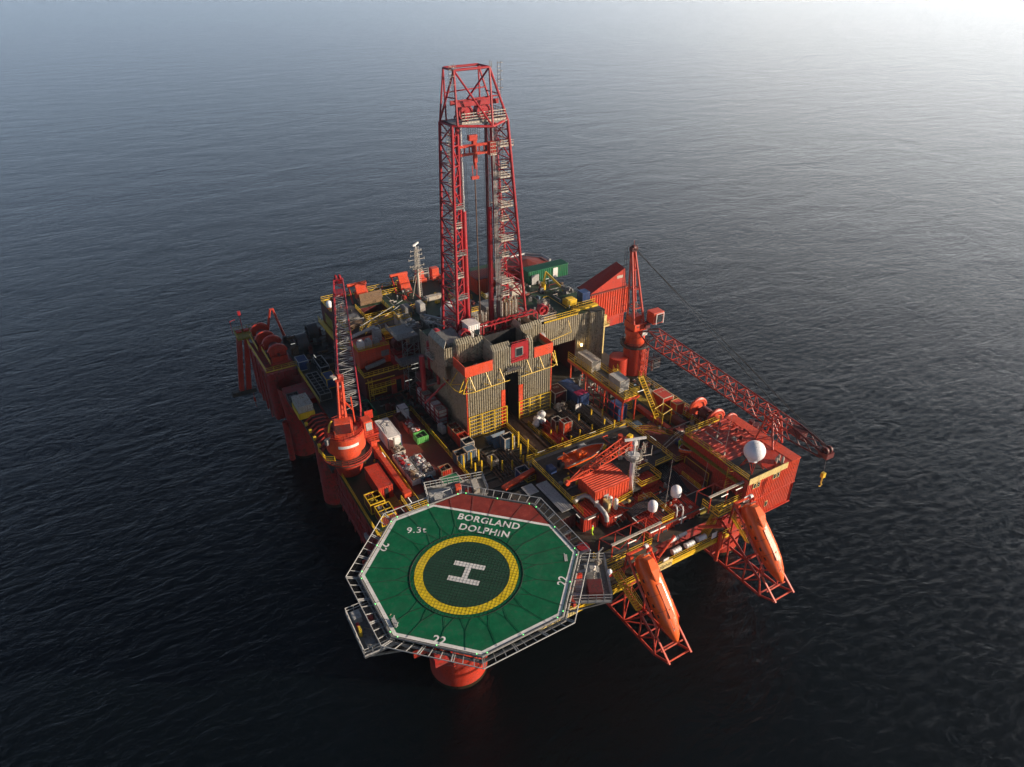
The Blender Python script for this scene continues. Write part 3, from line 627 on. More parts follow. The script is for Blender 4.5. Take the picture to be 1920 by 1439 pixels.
# drill floor details
t = MB().box(26,38,49.6,58.5,31.15,31.3).build('drill_floor', 'deck_dark'); tag(t, 'dark drill floor between the derrick towers', 'floor')
dfs = [
 ((26.2,49.6,31.3),(2.2,2.6,4.6),'white','control_cabin','tall white drilling cabin at the foot of the left derrick tower','cabin'),
 ((28.6,57.8,31.2),(2.8,2.2,5.2),'dirty_white','control_cabin','pale machinery cabin behind the derrick','cabin'),
 ((21.6,49.0,31.2),(3.2,5.0,3.4),'grey','machinery_house','grey machinery house left of the derrick foot','cabin'),
 ((38.2,52.6,30.1),(2.6,3.4,3.6),'grey','machinery_house','grey machinery house right of the derrick foot','cabin'),
 ((35.6,58.6,30),(4.4,3.2,4.0),'grey','machinery_house','grey machinery house behind the right derrick tower','cabin')]
for (c,d,mt,nm,lab,cat) in dfs:
    o = thing(nm,lab,cat,c)
    x,y,z = c; a,b_,h = d
    MB().corr((x-a/2,y-b_/2),(x+a/2,y-b_/2),z,z+h,.4,.06).corr((x+a/2,y-b_/2),(x+a/2,y+b_/2),z,z+h,.4,.06).corr((x+a/2,y+b_/2),(x-a/2,y+b_/2),z,z+h,.4,.06).corr((x-a/2,y+b_/2),(x-a/2,y-b_/2),z,z+h,.4,.06).build('wall', mt, o)
    MB().box(x-a/2-.1,x+a/2+.1,y-b_/2-.1,y+b_/2+.1,z+h,z+h+.12).build('roof', mt, o)
    w_ = MB().box(x+a/2-1.1,x+a/2-.2,y-b_/2-.12,y-b_/2-.07,z+h*.55,z+h*.8).build('window', 'glass', o)
for (x,y,z,rot,lab) in ((24.2,48.2,34.6,'y','bright red reel on a post left of the derrick foot'),(20.6,52.2,33.8,'y','dark red reel on a frame above the left scaffold'),(43.4,52.6,33.0,'y','bright red reel on a post right of the derrick')):
    o = thing('winch_reel', lab, 'reel', (x,y,z-3))
    wheel(MB(),(x,y,z),1.05,1.1,'y').build('drum','crimson',o,smooth=True)
    MB().bar((x-.8,y+.5,z-3.4),(x-.5,y+.5,z+.2),.12).bar((x+.8,y+.5,z-3.4),(x+.5,y+.5,z+.2),.12).box(x-1,x+1,y-.8,y+.8,z-3.5,z-3.3).build('stand','crimson' if x != 20.6 else 'grey',o)
# folded grey platforms beside the reels
for (x,y,z,a,b_,lab) in ((22.6,46.8,31.4,2.6,2.4,'white railed balcony left of the drill floor beside the red reel'),(19.8,51.0,30.4,3.2,2.6,'grey railed balcony on the left scaffold tower'),(43.6,51.8,31.5,3.6,2.2,'white railed balcony right of the derrick above the grey wall')):
    o = thing('service_balcony', lab, 'platform', (x,y,z))
    MB().box(x-a/2,x+a/2,y-b_/2,y+b_/2,z,z+.12).build('floor','grey',o)
    MB().rail([(x-a/2,y-b_/2,z+.1),(x+a/2,y-b_/2,z+.1),(x+a/2,y+b_/2,z+.1),(x-a/2,y+b_/2,z+.1)],closed=True,h=1.2,r=.055,step=.7).build('railing','dirty_white',o)
    t = MB().bar((x,y,z-6),(x,y,z),.3,10).bar((x-a/2,y,z),(x,y,z-2.4),.12).bar((x+a/2,y,z),(x,y,z-2.4),.12).build('support','crimson',o)
# ================================================================ HELIDECK
HZ = 34.0
hd = thing('helideck', 'green octagonal helideck with white border, red corner and white safety frame on the near left', 'helideck', (0,0,HZ))
def octo(a, z=None):
    b_ = a*math.tan(pi/8); P_ = [(-a,-b_),(-b_,-a),(b_,-a),(a,-b_),(a,b_),(b_,a),(-b_,a),(-a,b_)]
    return P_ if z is None else [(x,y,z) for x,y in P_]
MB().prism(octo(11.0), HZ-.55, HZ-.02).build('deck_slab', 'heli_green', hd)
def ringm(a0, a1, z, t=0.004):
    k = MB(); A = octo(a0, z); B = octo(a1, z)
    return k.add(A+B, [(i,(i+1)%8,8+(i+1)%8,8+i) for i in range(8)])
# red no-landing corner sheet beyond x+y = 11.4
c = 11.4; bo = 11*math.tan(pi/8)
MB().add([(c-11+.0,10.98,HZ-.014),(bo-.02,10.98,HZ-.014),(10.98,bo-.02,HZ-.014),(10.98,c-11,HZ-.014)], [(3,2,1,0)]).build('red_sector', 'heli_red', hd)
w_ = .17; q = w_*sqrt(2)
MB().add([(c-11-q,10.99,HZ-.008),(c-11+q,10.99,HZ-.008),(10.99,c-11+q,HZ-.008),(10.99,c-11-q,HZ-.008)], [(3,2,1,0)]).build('sector_line', 'marking', hd)
# white border (not along the red corner)
A, B = octo(11.0,HZ-.01), octo(10.62,HZ-.01); k = MB()
for i in range(8):
    j = (i+1)%8
    if i == 4: continue
    a0,a1,b0,b1 = V(A[i]),V(A[j]),V(B[i]),V(B[j])
    if i == 5: a0 = V((c-11,11,HZ-.01)); b0 = V((c-10.62,10.62,HZ-.01))
    if i == 3: a1 = V((11,c-11,HZ-.01)); b1 = V((10.62,c-10.62,HZ-.01))
    k.add([a0,a1,b1,b0], [(0,1,2,3)])
k.build('border_line', 'marking', hd)
# aiming circle
RC = V((-1.02,-.97,0)); N = 96; k = MB()
vs = [(RC.x+r*cos(2*pi*i/N), RC.y+r*sin(2*pi*i/N), HZ-.009) for r in (4.72,5.66) for i in range(N)]
k.add(vs, [(i,(i+1)%N,N+(i+1)%N,N+i) for i in range(N)]).build('aiming_circle', 'heli_yellow', hd)
dk = MB(); dk.add([(RC.x+4.7*cos(2*pi*i/N), RC.y+4.7*sin(2*pi*i/N), HZ-.012) for i in range(N)], [tuple(range(N))])
paint('heli_dark', (0.006, 0.055, 0.026), 0.7, amount=0.1, wear=(0.02,0.08,0.04), streak=False)
dk.build('circle_field', 'heli_dark', hd)
# H: bars run along (1,-1)
e1 = V((1,-1,0)).normalized(); e2 = V((1,1,0)).normalized(); k = MB(); z = HZ-.005
def strip(cx, cy, l1, l2):
    c_ = RC+e1*cx+e2*cy+V((0,0,z)); return [c_-e1*l1-e2*l2, c_+e1*l1-e2*l2, c_+e1*l1+e2*l2, c_-e1*l1+e2*l2]
k.add(strip(0,1.12,1.75,.34),[(0,1,2,3)]).add(strip(0,-1.12,1.75,.34),[(0,1,2,3)]).add(strip(0,0,.32,.78),[(0,1,2,3)])
k.build('landing_letter', 'marking', hd)
Rt = Matrix.Rotation(-pi/4,4,'Z')
text_mesh('BORGLAND', 1.42, 'lettering', 'marking', hd, Matrix.Translation((4.95,4.85,HZ-.006)) @ Rt, 1.12, 0.0, 0.92, 0.03)
text_mesh('DOLPHIN', 1.42, 'lettering', 'marking', hd, Matrix.Translation((3.75,3.75,HZ-.006)) @ Rt, 1.12, 0.0, 0.92, 0.03)
text_mesh('9.3t', 1.35, 'lettering', 'marking', hd, Matrix.Translation((-3.0,7.9,HZ-.006)) @ Matrix.Rotation(rad(-28),4,'Z'), 1.1, 0.0, 1.0, 0.008)
for (x,y,rz) in ((-7.35,7.35,-135),(-7.4,-7.4,-45),(7.3,-7.3,45)):
    text_mesh('22', 1.35, 'lettering', 'marking', hd, Matrix.Translation((x,y,HZ-.004)) @ Matrix.Rotation(rad(rz),4,'Z'), 1.0, 0.0, 1.0, 0.025)
# gutter + perimeter safety frame
k = MB(); k.path(octo(11.2,HZ-.02),.13,6,closed=True).path(octo(11.45,HZ-.45),.16,6,closed=True).path(octo(11.1,HZ-.9),.2,6,closed=True)
k.build('perimeter_gutter', 'grey', hd)
k = MB(); O = octo(12.5,HZ+.05); I = octo(11.2,HZ-.35)
k.path(O,.06,6,closed=True)
for i in range(8):
    a,b_,c_,d_ = V(O[i]),V(O[(i+1)%8]),V(I[i]),V(I[(i+1)%8])
    for j in range(9):
        t = j/9 + (0.02 if j else 0); r = .08 if j % 3 == 0 else .05
        k.bar(a.lerp(b_,t), c_.lerp(d_,t), r, 4)
        if j % 3 == 0: k.bar(a.lerp(b_,t+.022), c_.lerp(d_,t+.022), .05, 4)
k.build('safety_net_frame', 'light_grey', hd)
m, n, l, b = nt_mat('net'); b.inputs['Base Color'].default_value = (0.02,0.02,0.02,1); b.inputs['Roughness'].default_value = .9
MATS['net'] = m
k = MB()
for i in range(8):
    a,b_,c_,d_ = V(O[i]),V(O[(i+1)%8]),V(I[i]),V(I[(i+1)%8]); nn = 34
    for j in range(nn): k.bar(a.lerp(b_,j/nn)-V((0,0,.02)), c_.lerp(d_,j/nn)-V((0,0,.02)), .009, 3, cap=False)
    for j in range(1,6): t = j/6; k.bar(a.lerp(c_,t)-V((0,0,.02)), b_.lerp(d_,t)-V((0,0,.02)), .009, 3, cap=False)
k.build('safety_mesh', 'net', hd)
# support truss below
k = MB()
for (x,y) in ((-8,-8),(8,-8),(8,8),(-8,8),(0,-10),(0,10),(-10,0),(10,0)):
    k.bar((x,y,HZ-.7),(x*.35+2,y*.35+6,20 if y<0 else 19),.28,8)
for s_ in (-7,0,7): k.box(-10,10,s_-.15,s_+.15,HZ-1.3,HZ-.56).box(s_-.14,s_+.14,-10,10,HZ-1.25,HZ-.58)
k.bar((-6,-6,30),(6,-6,30),.2,6).bar((-6,6,30),(6,6,30),.2,6).bar((-6,-6,30),(-6,6,30),.2,6).bar((6,-6,30),(6,6,30),.2,6)
k.build('support_truss', 'red', hd)
# green perimeter lights
pl = MB().cyl((0,0,0),.055,.1,8).build('perimeter_light', 'green_light'); tag(pl, 'tiny green light on the helideck edge', 'lamp', 'green lights round the helideck edge')
i = 0
for e in range(8):
    A_, B_ = V(octo(11.12,HZ+.02)[e]), V(octo(11.12,HZ+.02)[(e+1)%8])
    for t in (.06,.5,.94):
        o = pl if i == 0 else copy_tree(pl); place(o, A_.lerp(B_,t)); i += 1
# rope landing net with guy lines
net = thing('landing_net', 'dark rope net stretched over the landing circle and tied to the helideck edge', 'net', (RC.x,RC.y,HZ))
k = MB(); NR = 6.15; s_ = .38; i = -int(NR/s_)
while i*s_ < NR:
    d = i*s_; hh = sqrt(max(0,NR*NR-d*d))
    for ex, ey in ((e1,e2),(e2,e1)):
        if hh > .2: k.bar(RC+ex*d-ey*hh+V((0,0,HZ+.012)), RC+ex*d+ey*hh+V((0,0,HZ+.012)), .010, 3, cap=False)
    i += 1
k.path([RC+V((NR*cos(2*pi*j/48),NR*sin(2*pi*j/48),HZ+.02)) for j in range(48)],.03,4,closed=True).build('rope_mesh', 'rope', net)
k = MB(); OE = octo(10.9)
for e in range(8):
    A_, B_ = V((*OE[e],HZ+.03)), V((*OE[(e+1)%8],HZ+.03))
    for t in (.16,.5,.84):
        p = A_.lerp(B_,t+random.uniform(-.03,.03)); a_ = math.atan2(p.y-RC.y,p.x-RC.x); L = (p-RC).length
        f_ = RC+V((cos(a_)*(NR+1.5),sin(a_)*(NR+1.5),HZ+.03))
        if (V((p.x,p.y,0))-RC).length < NR+1.6: f_ = V((p.x,p.y,HZ+.03)).lerp(RC+V((0,0,HZ+.03)),.12)
        k.bar(p,f_,.02,3,cap=False)
        for da in (-.09,.09): k.bar(f_, RC+V((cos(a_+da)*NR,sin(a_+da)*NR,HZ+.03)), .017, 3, cap=False)
k.build('guy_rope', 'rope', net)
# monitor / access platforms of the helideck
def heli_platform(nm, lab, c, ax, wid, dep, zt, stuff):
    o = thing(nm, lab, 'platform', c); c = V(c); ax = V(ax).normalized(); bx = V((-ax.y,ax.x,0))
    def Q(u,v,z=0): return c+ax*u+bx*v+V((0,0,z))
    ang = math.atan2(ax.y,ax.x)
    MB().cbox(Q(dep/2,0,-.1),(dep,wid,.2),ang).build('floor','grey',o)
    MB().rail([Q(0,-wid/2),Q(dep,-wid/2),Q(dep,wid/2),Q(0,wid/2)],h=1.1,r=.055,step=.8).build('railing','light_grey',o)
    k = MB()
    for v_ in (-wid/2+.3,0,wid/2-.3): k.bar(Q(0,v_,-.1),Q(-1.2,v_,-2),.12).bar(Q(dep,v_,-.2),Q(-1,v_,-2),.12)
    k.build('bracket','grey',o)
    k = MB()
    for j in range(7): k.cbox(Q(-.2-j*.02,wid/2-1.2,.1+j*.28),(.35,1.0,.06),ang)
    k.bar(Q(.3,wid/2-1.7,0),Q(-.5,wid/2-1.7,2),.05).bar(Q(.3,wid/2-.7,0),Q(-.5,wid/2-.7,2),.05).build('steps','light_grey',o)
    for (u,v_,a,b_,h,mt,nm2) in stuff:
        t = MB().cbox(Q(u,v_,h/2),(a,b_,h),ang).build(nm2, mt, o, bevel=.04)
    return o, Q
o, Q = heli_platform('helideck_platform', 'grey railed platform on the left side of the helideck with white gear', (-10.6,-1.6,32.6), (-1,0.02,0), 5.8, 3.4, 0, [(2.6,-1.9,.9,1.1,.8,'light_grey','locker'),(.6,.4,.6,.5,1.1,'dark_red','hose_reel'),(2.9,.2,.3,.5,1.2,'yellow','breathing_set'),(2.9,-.5,.3,.4,1.0,'crimson','extinguisher'),(1.2,1.2,.5,.9,.6,'grey_dark','pump'),(2.4,1.8,.9,.8,.5,'grey','locker'),(1.4,-1.0,.5,.5,.9,'crimson','hydrant')])
o2, Q2 = heli_platform('helideck_platform', 'railed platform on the right side of the helideck with red chest and monitors', (8.9,-6.4,32.2), (1,-.55,0), 6.0, 4.2, 0, [(2.5,-1.7,1.6,1.9,1.1,'dark_red','red_chest'),(.8,-1.0,.9,1.2,.7,'light_grey','locker'),(.7,.8,.8,.9,.6,'dark_red','hose_reel'),(2.6,1.8,1.6,1.3,.15,'light_grey','hatch')])
o3, Q3 = heli_platform('helideck_platform', 'pale railed platform on the far side of the helideck with hose gear', (4.2,11.2,33.2), (.25,1,0), 7.6, 3.0, 0, [(1.3,2.0,2.4,3.0,.12,'light_grey','hatch'),(1.2,-.2,.8,.7,1.1,'orange_red','monitor'),(1.2,-2.4,1.8,.8,.9,'dirty_white','locker'),(.8,-1.4,.5,.8,.6,'red','hose_reel')])
wi = MB().bar((0,0,0),(0,0,1.9),.11,10).bar((0,0,1.9),(.5,-.1,2.4),.09,8).cbox((.1,0,.3),(.5,.5,.5)).build('fire_monitor', 'dirty_white')
tag(wi, 'white fire monitor post at the outer right edge of the helideck platform', 'hydrant'); place(wi, (13.0,-6.0,32.3))
dm = MB().sphere((0,0,.3),.28,16,8).cyl((0,0,-.2),.08,.3).build('signal_dome', 'dome_white', smooth=True); tag(dm, 'small white dome on the rail of the right helideck platform', 'dome'); place(dm,(12.6,-8.6,33.4))
rp = MB().path([(-10.4,-3.4,34.05),(-11.3,-3.6,33.6),(-12.3,-3.2,32.9),(-11.8,-2.2,32.75),(-12.6,-2.4,32.75)],.05,5).path([(-10.2,-2.0,34.05),(-11.0,-2.4,33.6),(-12.2,-2.0,32.9),(-12.9,-1.2,32.8)],.05,5).build('mooring_rope','rope_pale'); tag(rp,'pale rope ladder hanging over the left helideck edge','rope')

# ================================================================ ACCOMMODATION (near right)
def cabin(nm, lab, x0,x1,y0,y1,z0,z1, mt='red', roof='red', cat='cabin', ribs=True, along='y', wins=(), trim=None, sides='ESWN', pitch=.45):
    o = thing(nm, lab, cat, ((x0+x1)/2,(y0+y1)/2,z0))
    ln = {'S':((x0,y0),(x1,y0)),'E':((x1,y0),(x1,y1)),'N':((x1,y1),(x0,y1)),'W':((x0,y1),(x0,y0))}
    for s_ in sides: MB().corr(*ln[s_],z0,z1,pitch,.07).build('wall', mt, o)
    if ribs: MB().corr_roof(x0-.08,x1+.08,y0-.1,y1+.08,z1+.08,.46,.12,.1,along).build('roof', roof, o)
    else: MB().box(x0-.08,x1+.08,y0-.1,y1+.08,z1,z1+.14).build('roof', roof, o)
    if trim: MB().box(x0-.12,x1+.12,y0-.18,y0-.1,z1-.1,z1+.22).box(x0-.16,x0-.08,y0-.1,y1,z1-.1,z1+.22).build('roof_trim', trim, o)
    for wd in wins:
        side, u, zc, ww, wh = wd
        if side == 'S': f_=MB().box(u-ww/2-.1,u+ww/2+.1,y0-.15,y0-.08,zc-wh/2-.1,zc+wh/2+.1).build('window', 'orange_red', o); MB().box(u-ww/2,u+ww/2,y0-.18,y0-.15,zc-wh/2,zc+wh/2).build('pane','glass',f_)
        if side == 'W': f_=MB().box(x0-.15,x0-.08,u-ww/2-.1,u+ww/2+.1,zc-wh/2-.1,zc+wh/2+.1).build('window', 'dark_red', o); MB().box(x0-.18,x0-.15,u-ww/2,u+ww/2,zc-wh/2,zc+wh/2).build('pane','glass',f_)
        if side == 'D': MB().box(u-ww/2,u+ww/2,y0-.14,y0-.07,zc-wh/2,zc+wh/2).build('door','light_grey',o)
        if side == 'P': f_=MB().box(u-ww/2-.1,u+ww/2+.1,y0-.15,y0-.08,zc-wh/2-.1,zc+wh/2+.1).build('window', 'cream', o); MB().box(u-ww/2,u+ww/2,y0-.18,y0-.15,zc-wh/2,zc+wh/2).build('pane','grey_dark',f_)
    return o
tubes = []
def tube(x, y, z, L, ax='x', lab=None):
    tubes.append((x,y,z,L,ax))
# front house with the window row
fh = cabin('front_house', 'long red front house with a row of dark windows behind the life raft gallery', 31.6,43.8,5.0,12.2,15.96,19.4,
      wins=[('S',33.0,17.9,.9,1.0),('S',34.6,17.9,.9,1.0),('S',37.0,17.9,1.1,1.05),('S',38.8,17.9,1.1,1.1),('S',41.0,17.9,1.2,1.1),('S',42.8,17.9,.9,1.1)], trim='grey_dark')
MB().box(41.4,43.9,5.0,7.9,19.56,19.63).build('roof_mat','black',fh)
MB().box(41.6,44.1,8.0,12.1,19.56,19.66).build('roof_hatch','brick',fh)
k = MB().box(41.5,41.6,7.9,12.2,19.56,19.72).box(44.1,44.2,7.9,12.2,19.56,19.72).box(41.5,44.2,7.9,8.0,19.56,19.72).box(41.5,44.2,12.1,12.2,19.56,19.72).build('hatch_border','dirty_white',fh)
MB().rail([(44.4,12.2,19.6),(44.4,8,19.6)],h=.8,r=.06).build('handrail','yellow',fh)
# orange grating walkway with deck equipment on its roof
cabin('cabin_hut', 'small red hut with ribbed roof and black trim left of the grey duct', 24.1,26.8,11.0,14.2,17.95,20.6, wins=[('W',12.3,19.5,.9,1.0)], trim='grey_dark')
cabin('cabin_hut', 'red ribbed roof cabin right of the grey duct below the hangar', 27.6,31.4,9.9,12.6,17.95,19.9, wins=[('S',29.6,19.0,.8,.8)])
MB_ = cabin('boat_hangar', 'big bright red ribbed shed at the centre of the accommodation roof under the crane boom', 27.2,33.6,12.6,17.0,19.9,23.0, mt='orange_red', roof='orange_red', along='x', wins=[('D',29.2,21.0,.9,1.9)], pitch=.55)
cabin('inner_cabin', 'small red cabin with ribbed roof inside the yellow rails right of the white mast', 36.2,39.6,12.6,15.2,18,20.4)
cabin('inner_cabin', 'red ribbed roof strip below the black pipe bundle', 31.6,36.4,12.3,12.5,18,19.4)
lr = thing('store_container', 'long dark red container with yellow edge frame behind the front walkway', 'container', (48,11,18))
MB().corr((47,9),(49.3,9),18,20.95,.4,.05).corr((49.3,9),(49.3,14.2),18,20.95,.4,.05).corr((49.3,14.2),(47,14.2),18,20.95,.4,.05).corr((47,14.2),(47,9),18,20.95,.4,.05).build('wall','brick',lr)
MB().box(46.95,49.35,8.95,14.25,20.95,21.08).build('roof','brick',lr)
k = MB()
for z in (18.1,19.5,21.1): k.bar((46.85,8.9,z),(46.85,14.3,z),.06)
for y in (8.9,14.3): k.bar((46.85,y,18.1),(46.85,y,21.1),.06)
k.build('edge_frame','yellow',lr)
# grey corrugated awnings
a_ = MB().corr_roof(22.0,24.0,13.6,21.0,20.9,.32,.05,.08,'y').build('awning_roof','light_grey'); tag(a_,'long grey corrugated awning sloping beside the boat deck','awning')
a_ = MB().box(19.8,21.7,19.6,21.8,20.6,20.75).bar((20,21.6,18),(20,21.6,20.6),.08).bar((21.6,19.8,18),(21.6,19.8,20.6),.08).build('awning_roof','light_grey'); tag(a_,'small square grey shelter roof left of the long awning','awning')
bl = cabin('stair_house','dark red house under the grey awning beside the helideck',17.5,23.9,12.8,21.4,18,20.4,mt='dark_red',roof='deck_dark',ribs=False)
# boat deck
bd = thing('boat_deck', 'dark raised boat deck with yellow rails around it behind the red shed', 'deck', (34,20,18))
MB().box(24.2,44.6,17.0,25.9,20.75,21.0).box(34.0,44.6,14.9,17.0,20.75,21.0).box(24.2,27,14.6,17,20.75,21).build('deck_plate','deck_dark',bd)
MB().box(24.4,44.3,25.5,25.75,18,20.7).box(24.3,24.5,17,25.7,18,20.7).box(44.3,44.5,15,25.7,18,20.7).build('deck_wall','dark_red',bd)
MB().box(24.2,44.6,25.9,27.3,20.3,20.5).build('edge_walkway','grey',bd)
MB().rail([(24.2,27.2,20.5),(44.8,27.2,20.5)]).build('handrail','yellow',bd)
MB().rail([(24.3,25.7,21),(24.3,14.7,21)]).build('handrail','yellow',bd)
MB().rail([(44.6,27,21),(44.6,15,21),(41,14.9,21)]).build('handrail','yellow',bd)
MB().rail([(24.3,11.6,20.8),(24.3,14.6,21),(26.9,14.4,21)]).build('handrail','yellow',bd)
# orange coaming on its far left (bridge between crane deck and helideck)
cb = MB().prism([(17.5,23.9),(24.2,25.4),(24.2,24.6),(17.8,23.0)],20.0,20.5).build('coaming_beam','orange_red'); tag(cb,'orange red curved coaming beam between helideck and boat deck','beam')
lad = MB(); ladder(lad,24.2,26.6,18,21.6,.7,True,.06); lad.rail([(22.6,26.6,18.6),(22.6,24.4,18.6),(24.2,24.4,18.6)]); o=lad.build('caged_ladder','yellow'); tag(o,'yellow caged ladder at the left corner of the boat deck','ladder')
# yellow rail enclosures on roofs
def rail_thing(lab, pts, **kw):
    o = MB().rail(pts, **kw).build('guard_rail','yellow'); tag(o, lab, 'railing'); return o
rail_thing('yellow railing around the small red cabin right of the mast', [(36.0,12.4,20.6),(40.0,12.4,20.6),(40.0,15.6,20.6),(36,15.6,20.6)], closed=True)
rail_thing('yellow railing at the foot of the white mast', [(30.6,11.6,20.1),(33.9,11.9,20.1),(33.9,15.0,20.4),(36.0,15.0,20.4)])
rail_thing('yellow railing between the two front satellite domes', [(34.0,5.2,19.6),(36.4,5.2,19.6),(36.4,10.6,19.6),(34.2,10.8,19.6)])
rail_thing('yellow railing left of the rescue craft ramp', [(46.2,20.6,19.4),(46.2,15.4,19.4),(50,15.4,19.4)])
rail_thing('yellow railing on the bright red platform behind the small boat', [(45.0,27.0,19.2),(48.6,25.0,19.2),(51.0,21.4,19.2),(51.0,18.0,19.2)])
for (x0,x1,y0,y1,z,mt,lab) in ((33.7,36.2,12.4,16.6,20.3,'deck_grey','grey grated platform at the foot of the white mast'),(30.6,33.8,11.2,12.5,20.0,'deck_grey','small tan platform in front of the big red shed'),(34.2,36.4,5.3,10.6,19.56,'deck_grey','grated platform between the two front satellite domes'),(45,51,16,27,19.0,'brick','brick red platform with yellow rails right of the boat deck')):
    o = MB().box(x0,x1,y0,y1,z-.15,z).bar((x0+.2,y0+.2,18),(x0+.2,y0+.2,z-.1),.1).bar((x1-.2,y0+.2,18),(x1-.2,y0+.2,z-.1),.1).bar((x1-.2,y1-.2,18),(x1-.2,y1-.2,z-.1),.1).build('raised_platform', mt); tag(o, lab, 'platform')
# grey duct
o = MB().path([(24.6,14.3,21.2),(25.6,14.6,21.4),(26.6,14.5,21.5),(27.2,13.7,21.4),(27.3,12.6,21.2),(27.3,11.2,21.0),(27.3,10.2,20.8),(27.4,9.9,20.3),(27.4,9.8,19.6)],.36,14).build('air_duct','light_grey',smooth=True); tag(o,'thick grey ventilation duct bending over the red cabin roofs','duct')
# twin white cylinders, fan box, ac unit
for i,(x,y) in enumerate(((29.5,11.9),(29.9,11.0))):
    o = MB().lathe((x,y,20.0),[(.01,0),(.36,0),(.36,1.7),(.2,1.9),(.01,1.92)],16).build('vent_cylinder','white',smooth=True); tag(o,'white upright vent cylinder on the red roof, %s of the pair' % ('rear one' if i==0 else 'front one'),'vent')
o = thing('fan_unit','olive fan box beside the two white vent cylinders','fan',(28.5,11.2,20)); MB().box(28.3,28.7,10.7,12.1,20,21.8).build('case','cream',o); wheel(MB(),(28.2,11.4,21),.5,.1,'x').build('fan_grille','grey',o)
o = MB().box(27.0,27.6,12.2,12.45,20.6,21.6).box(27.1,27.5,12.15,12.2,20.7,21.5).build('wall_unit','white'); tag(o,'white air conditioning box on the corner of the red shed','ac unit')
# black pipe bundle running to the front then left
for i in range(6):
    d = i*.34
    o = MB().path([(41.0+d*.95,16.6,19.9),(40.6+d,11.6+d*.2,19.95),(40.3+d,10.9-d*.6,19.95),(39.5+d*.6,10.2-d*.9,19.95),(37.6,10.0-d,19.95),(33.2,10.2-d,19.9),(31.2,9.8-d*.8,19.7)],.13,8).build('black_pipe','pipe_dark',smooth=True); tag(o,'black pipe running forward over the roof and bending left','pipe','bundle of black pipes on the roof')
for i in range(4):
    o = MB().path([(42.6+i*.33,16.8,19.9),(42.6+i*.33,12.5,19.95),(41.5+i*.33,9.2,19.95),(41.5+i*.33,8.3,19.85)],.13,8).build('black_pipe','pipe_dark',smooth=True); tag(o,'black pipe running forward beside the bordered red hatch','pipe','black pipes beside the red hatch')
o = MB().path([(30.4,11.2,20.2),(30.6,10.4,20.4),(31.2,9.9,20.3),(32.0,9.6,20.1)],.16,8).build('flexible_hose','grey_dark',smooth=True); tag(o,'dark curved flexible hose on the red roof','hose')
o = MB().cbox((46.0,12.6,18.9),(1.1,1.1,1.8)).cbox((46,12.04,19.2),(.5,.06,.3)).build('fire_cabinet','crimson'); tag(o,'red cabinet with pale green label left of the long dark red container','cabinet')
# satellite domes
def radome(x,y,z,r,h,lab,leg=1.2):
    o = thing('satellite_dome', lab, 'dome', (x,y,z))
    MB().lathe((x,y,z+leg),[(.01,0),(r*.75,0),(r*.92,.12),(r,h*.35),(r,h-r),]+[(r*cos(t),h-r+r*sin(t)) for t in [pi/16*k_ for k_ in range(1,8)]]+[(.01,h)],32).build('shell','dome_white',o,smooth=True)
    MB().cyl((x,y,z),.16,leg+.05,10).box(x-.3,x+.3,y-.3,y+.3,z,z+.06).bar((x-.5,y,z),(x,y,z+leg),.06).bar((x+.5,y,z),(x,y,z+leg),.06).build('stand','red',o)
radome(39.0,7.9,19.6,.82,1.9,'larger of the two white satellite domes on the front house roof')
radome(33.8,7.2,19.6,.72,1.75,'smaller white satellite dome at the left end of the front house roof')
radome(11.2,86.5,27.5,.62,1.5,'far white satellite dome at the rear left corner behind the lattice boom',.3)
# big radome on lattice legs above block
br = thing('big_radome','huge white ball radome on a red lattice stand at the right front corner','dome',(50.2,3.9,24))
RB = V((50.4,4.15,27.3))
MB().sphere(RB,1.62,40,24,-.9).lathe((RB.x,RB.y,RB.z),[(.72,-1.46),(.8,-1.6),(.8,-1.75),(.01,-1.76)],32).build('shell','dome_white',br,smooth=True)
k = MB()
for t in range(6): k.path([RB+V((1.625*cos(a)*cos(t*pi/6+.3),1.625*cos(a)*sin(t*pi/6+.3),1.625*sin(a))) for a in [(-.35+i*.13)*pi for i in range(11)]],.012,3)
k.build('panel_seam','light_grey',br)
k = MB(); F = [(49.2,5.3),(49.2,2.9),(51.8,2.9),(51.8,5.3)]; T_ = [(49.7,4.8),(49.7,3.5),(51.1,3.5),(51.1,4.8)]
for i in range(4):
    j=(i+1)%4; a=V((*F[i],24.1)); b_=V((*T_[i],25.6)); c_=V((*F[j],24.1)); d_=V((*T_[j],25.6))
    k.bar(a,b_,.09).bar(b_,d_,.09).bar(a,(b_+d_)/2,.06).bar(c_,(b_+d_)/2,.06)
k.build('stand','red',br)
# corner block
bk = thing('corner_block','tall bright red corrugated two storey block at the right bow corner with yellow top band','building',(53,7,15))
X0,X1,Y0,Y1 = 47.7,58.9,2.0,16.0
MB().corr((X0,Y0),(X1,Y0),19.5,24.1,.42,.08).build('upper_front_wall','orange_red',bk)
MB().corr((X0+.1,Y0+.25),(X1-.05,Y0+.25),15.4,19.35,.42,.08).build('lower_front_wall','orange_red',bk)
MB().corr((X0,Y1),(X0,Y0),17,24.0,.45,.08).build('side_wall','red',bk); MB().corr((X1,Y0),(X1,Y1),15.4,24.0,.45,.08).build('side_wall','red',bk)
MB().box(X0-.05,X1+.1,Y0-.1,Y0+.2,19.3,19.5).box(X0-.03,X1+.1,Y0-.05,Y0+.3,15.2,15.45).build('floor_band','red',bk)
MB().box(X0-.05,56.0,Y0-.2,Y0-.1,23.4,24.5).build('top_band','cream',bk)
MB().corr_roof(47.7,57.0,7.0,16.0,24.1,.9,.07,.12,'x').box(52.2,57.1,2.1,7.0,23.98,24.1).build('roof','red',bk)
MB().box(47.8,52.2,2.0,7.0,23.98,24.14).build('roof_mat','deck_dark',bk)
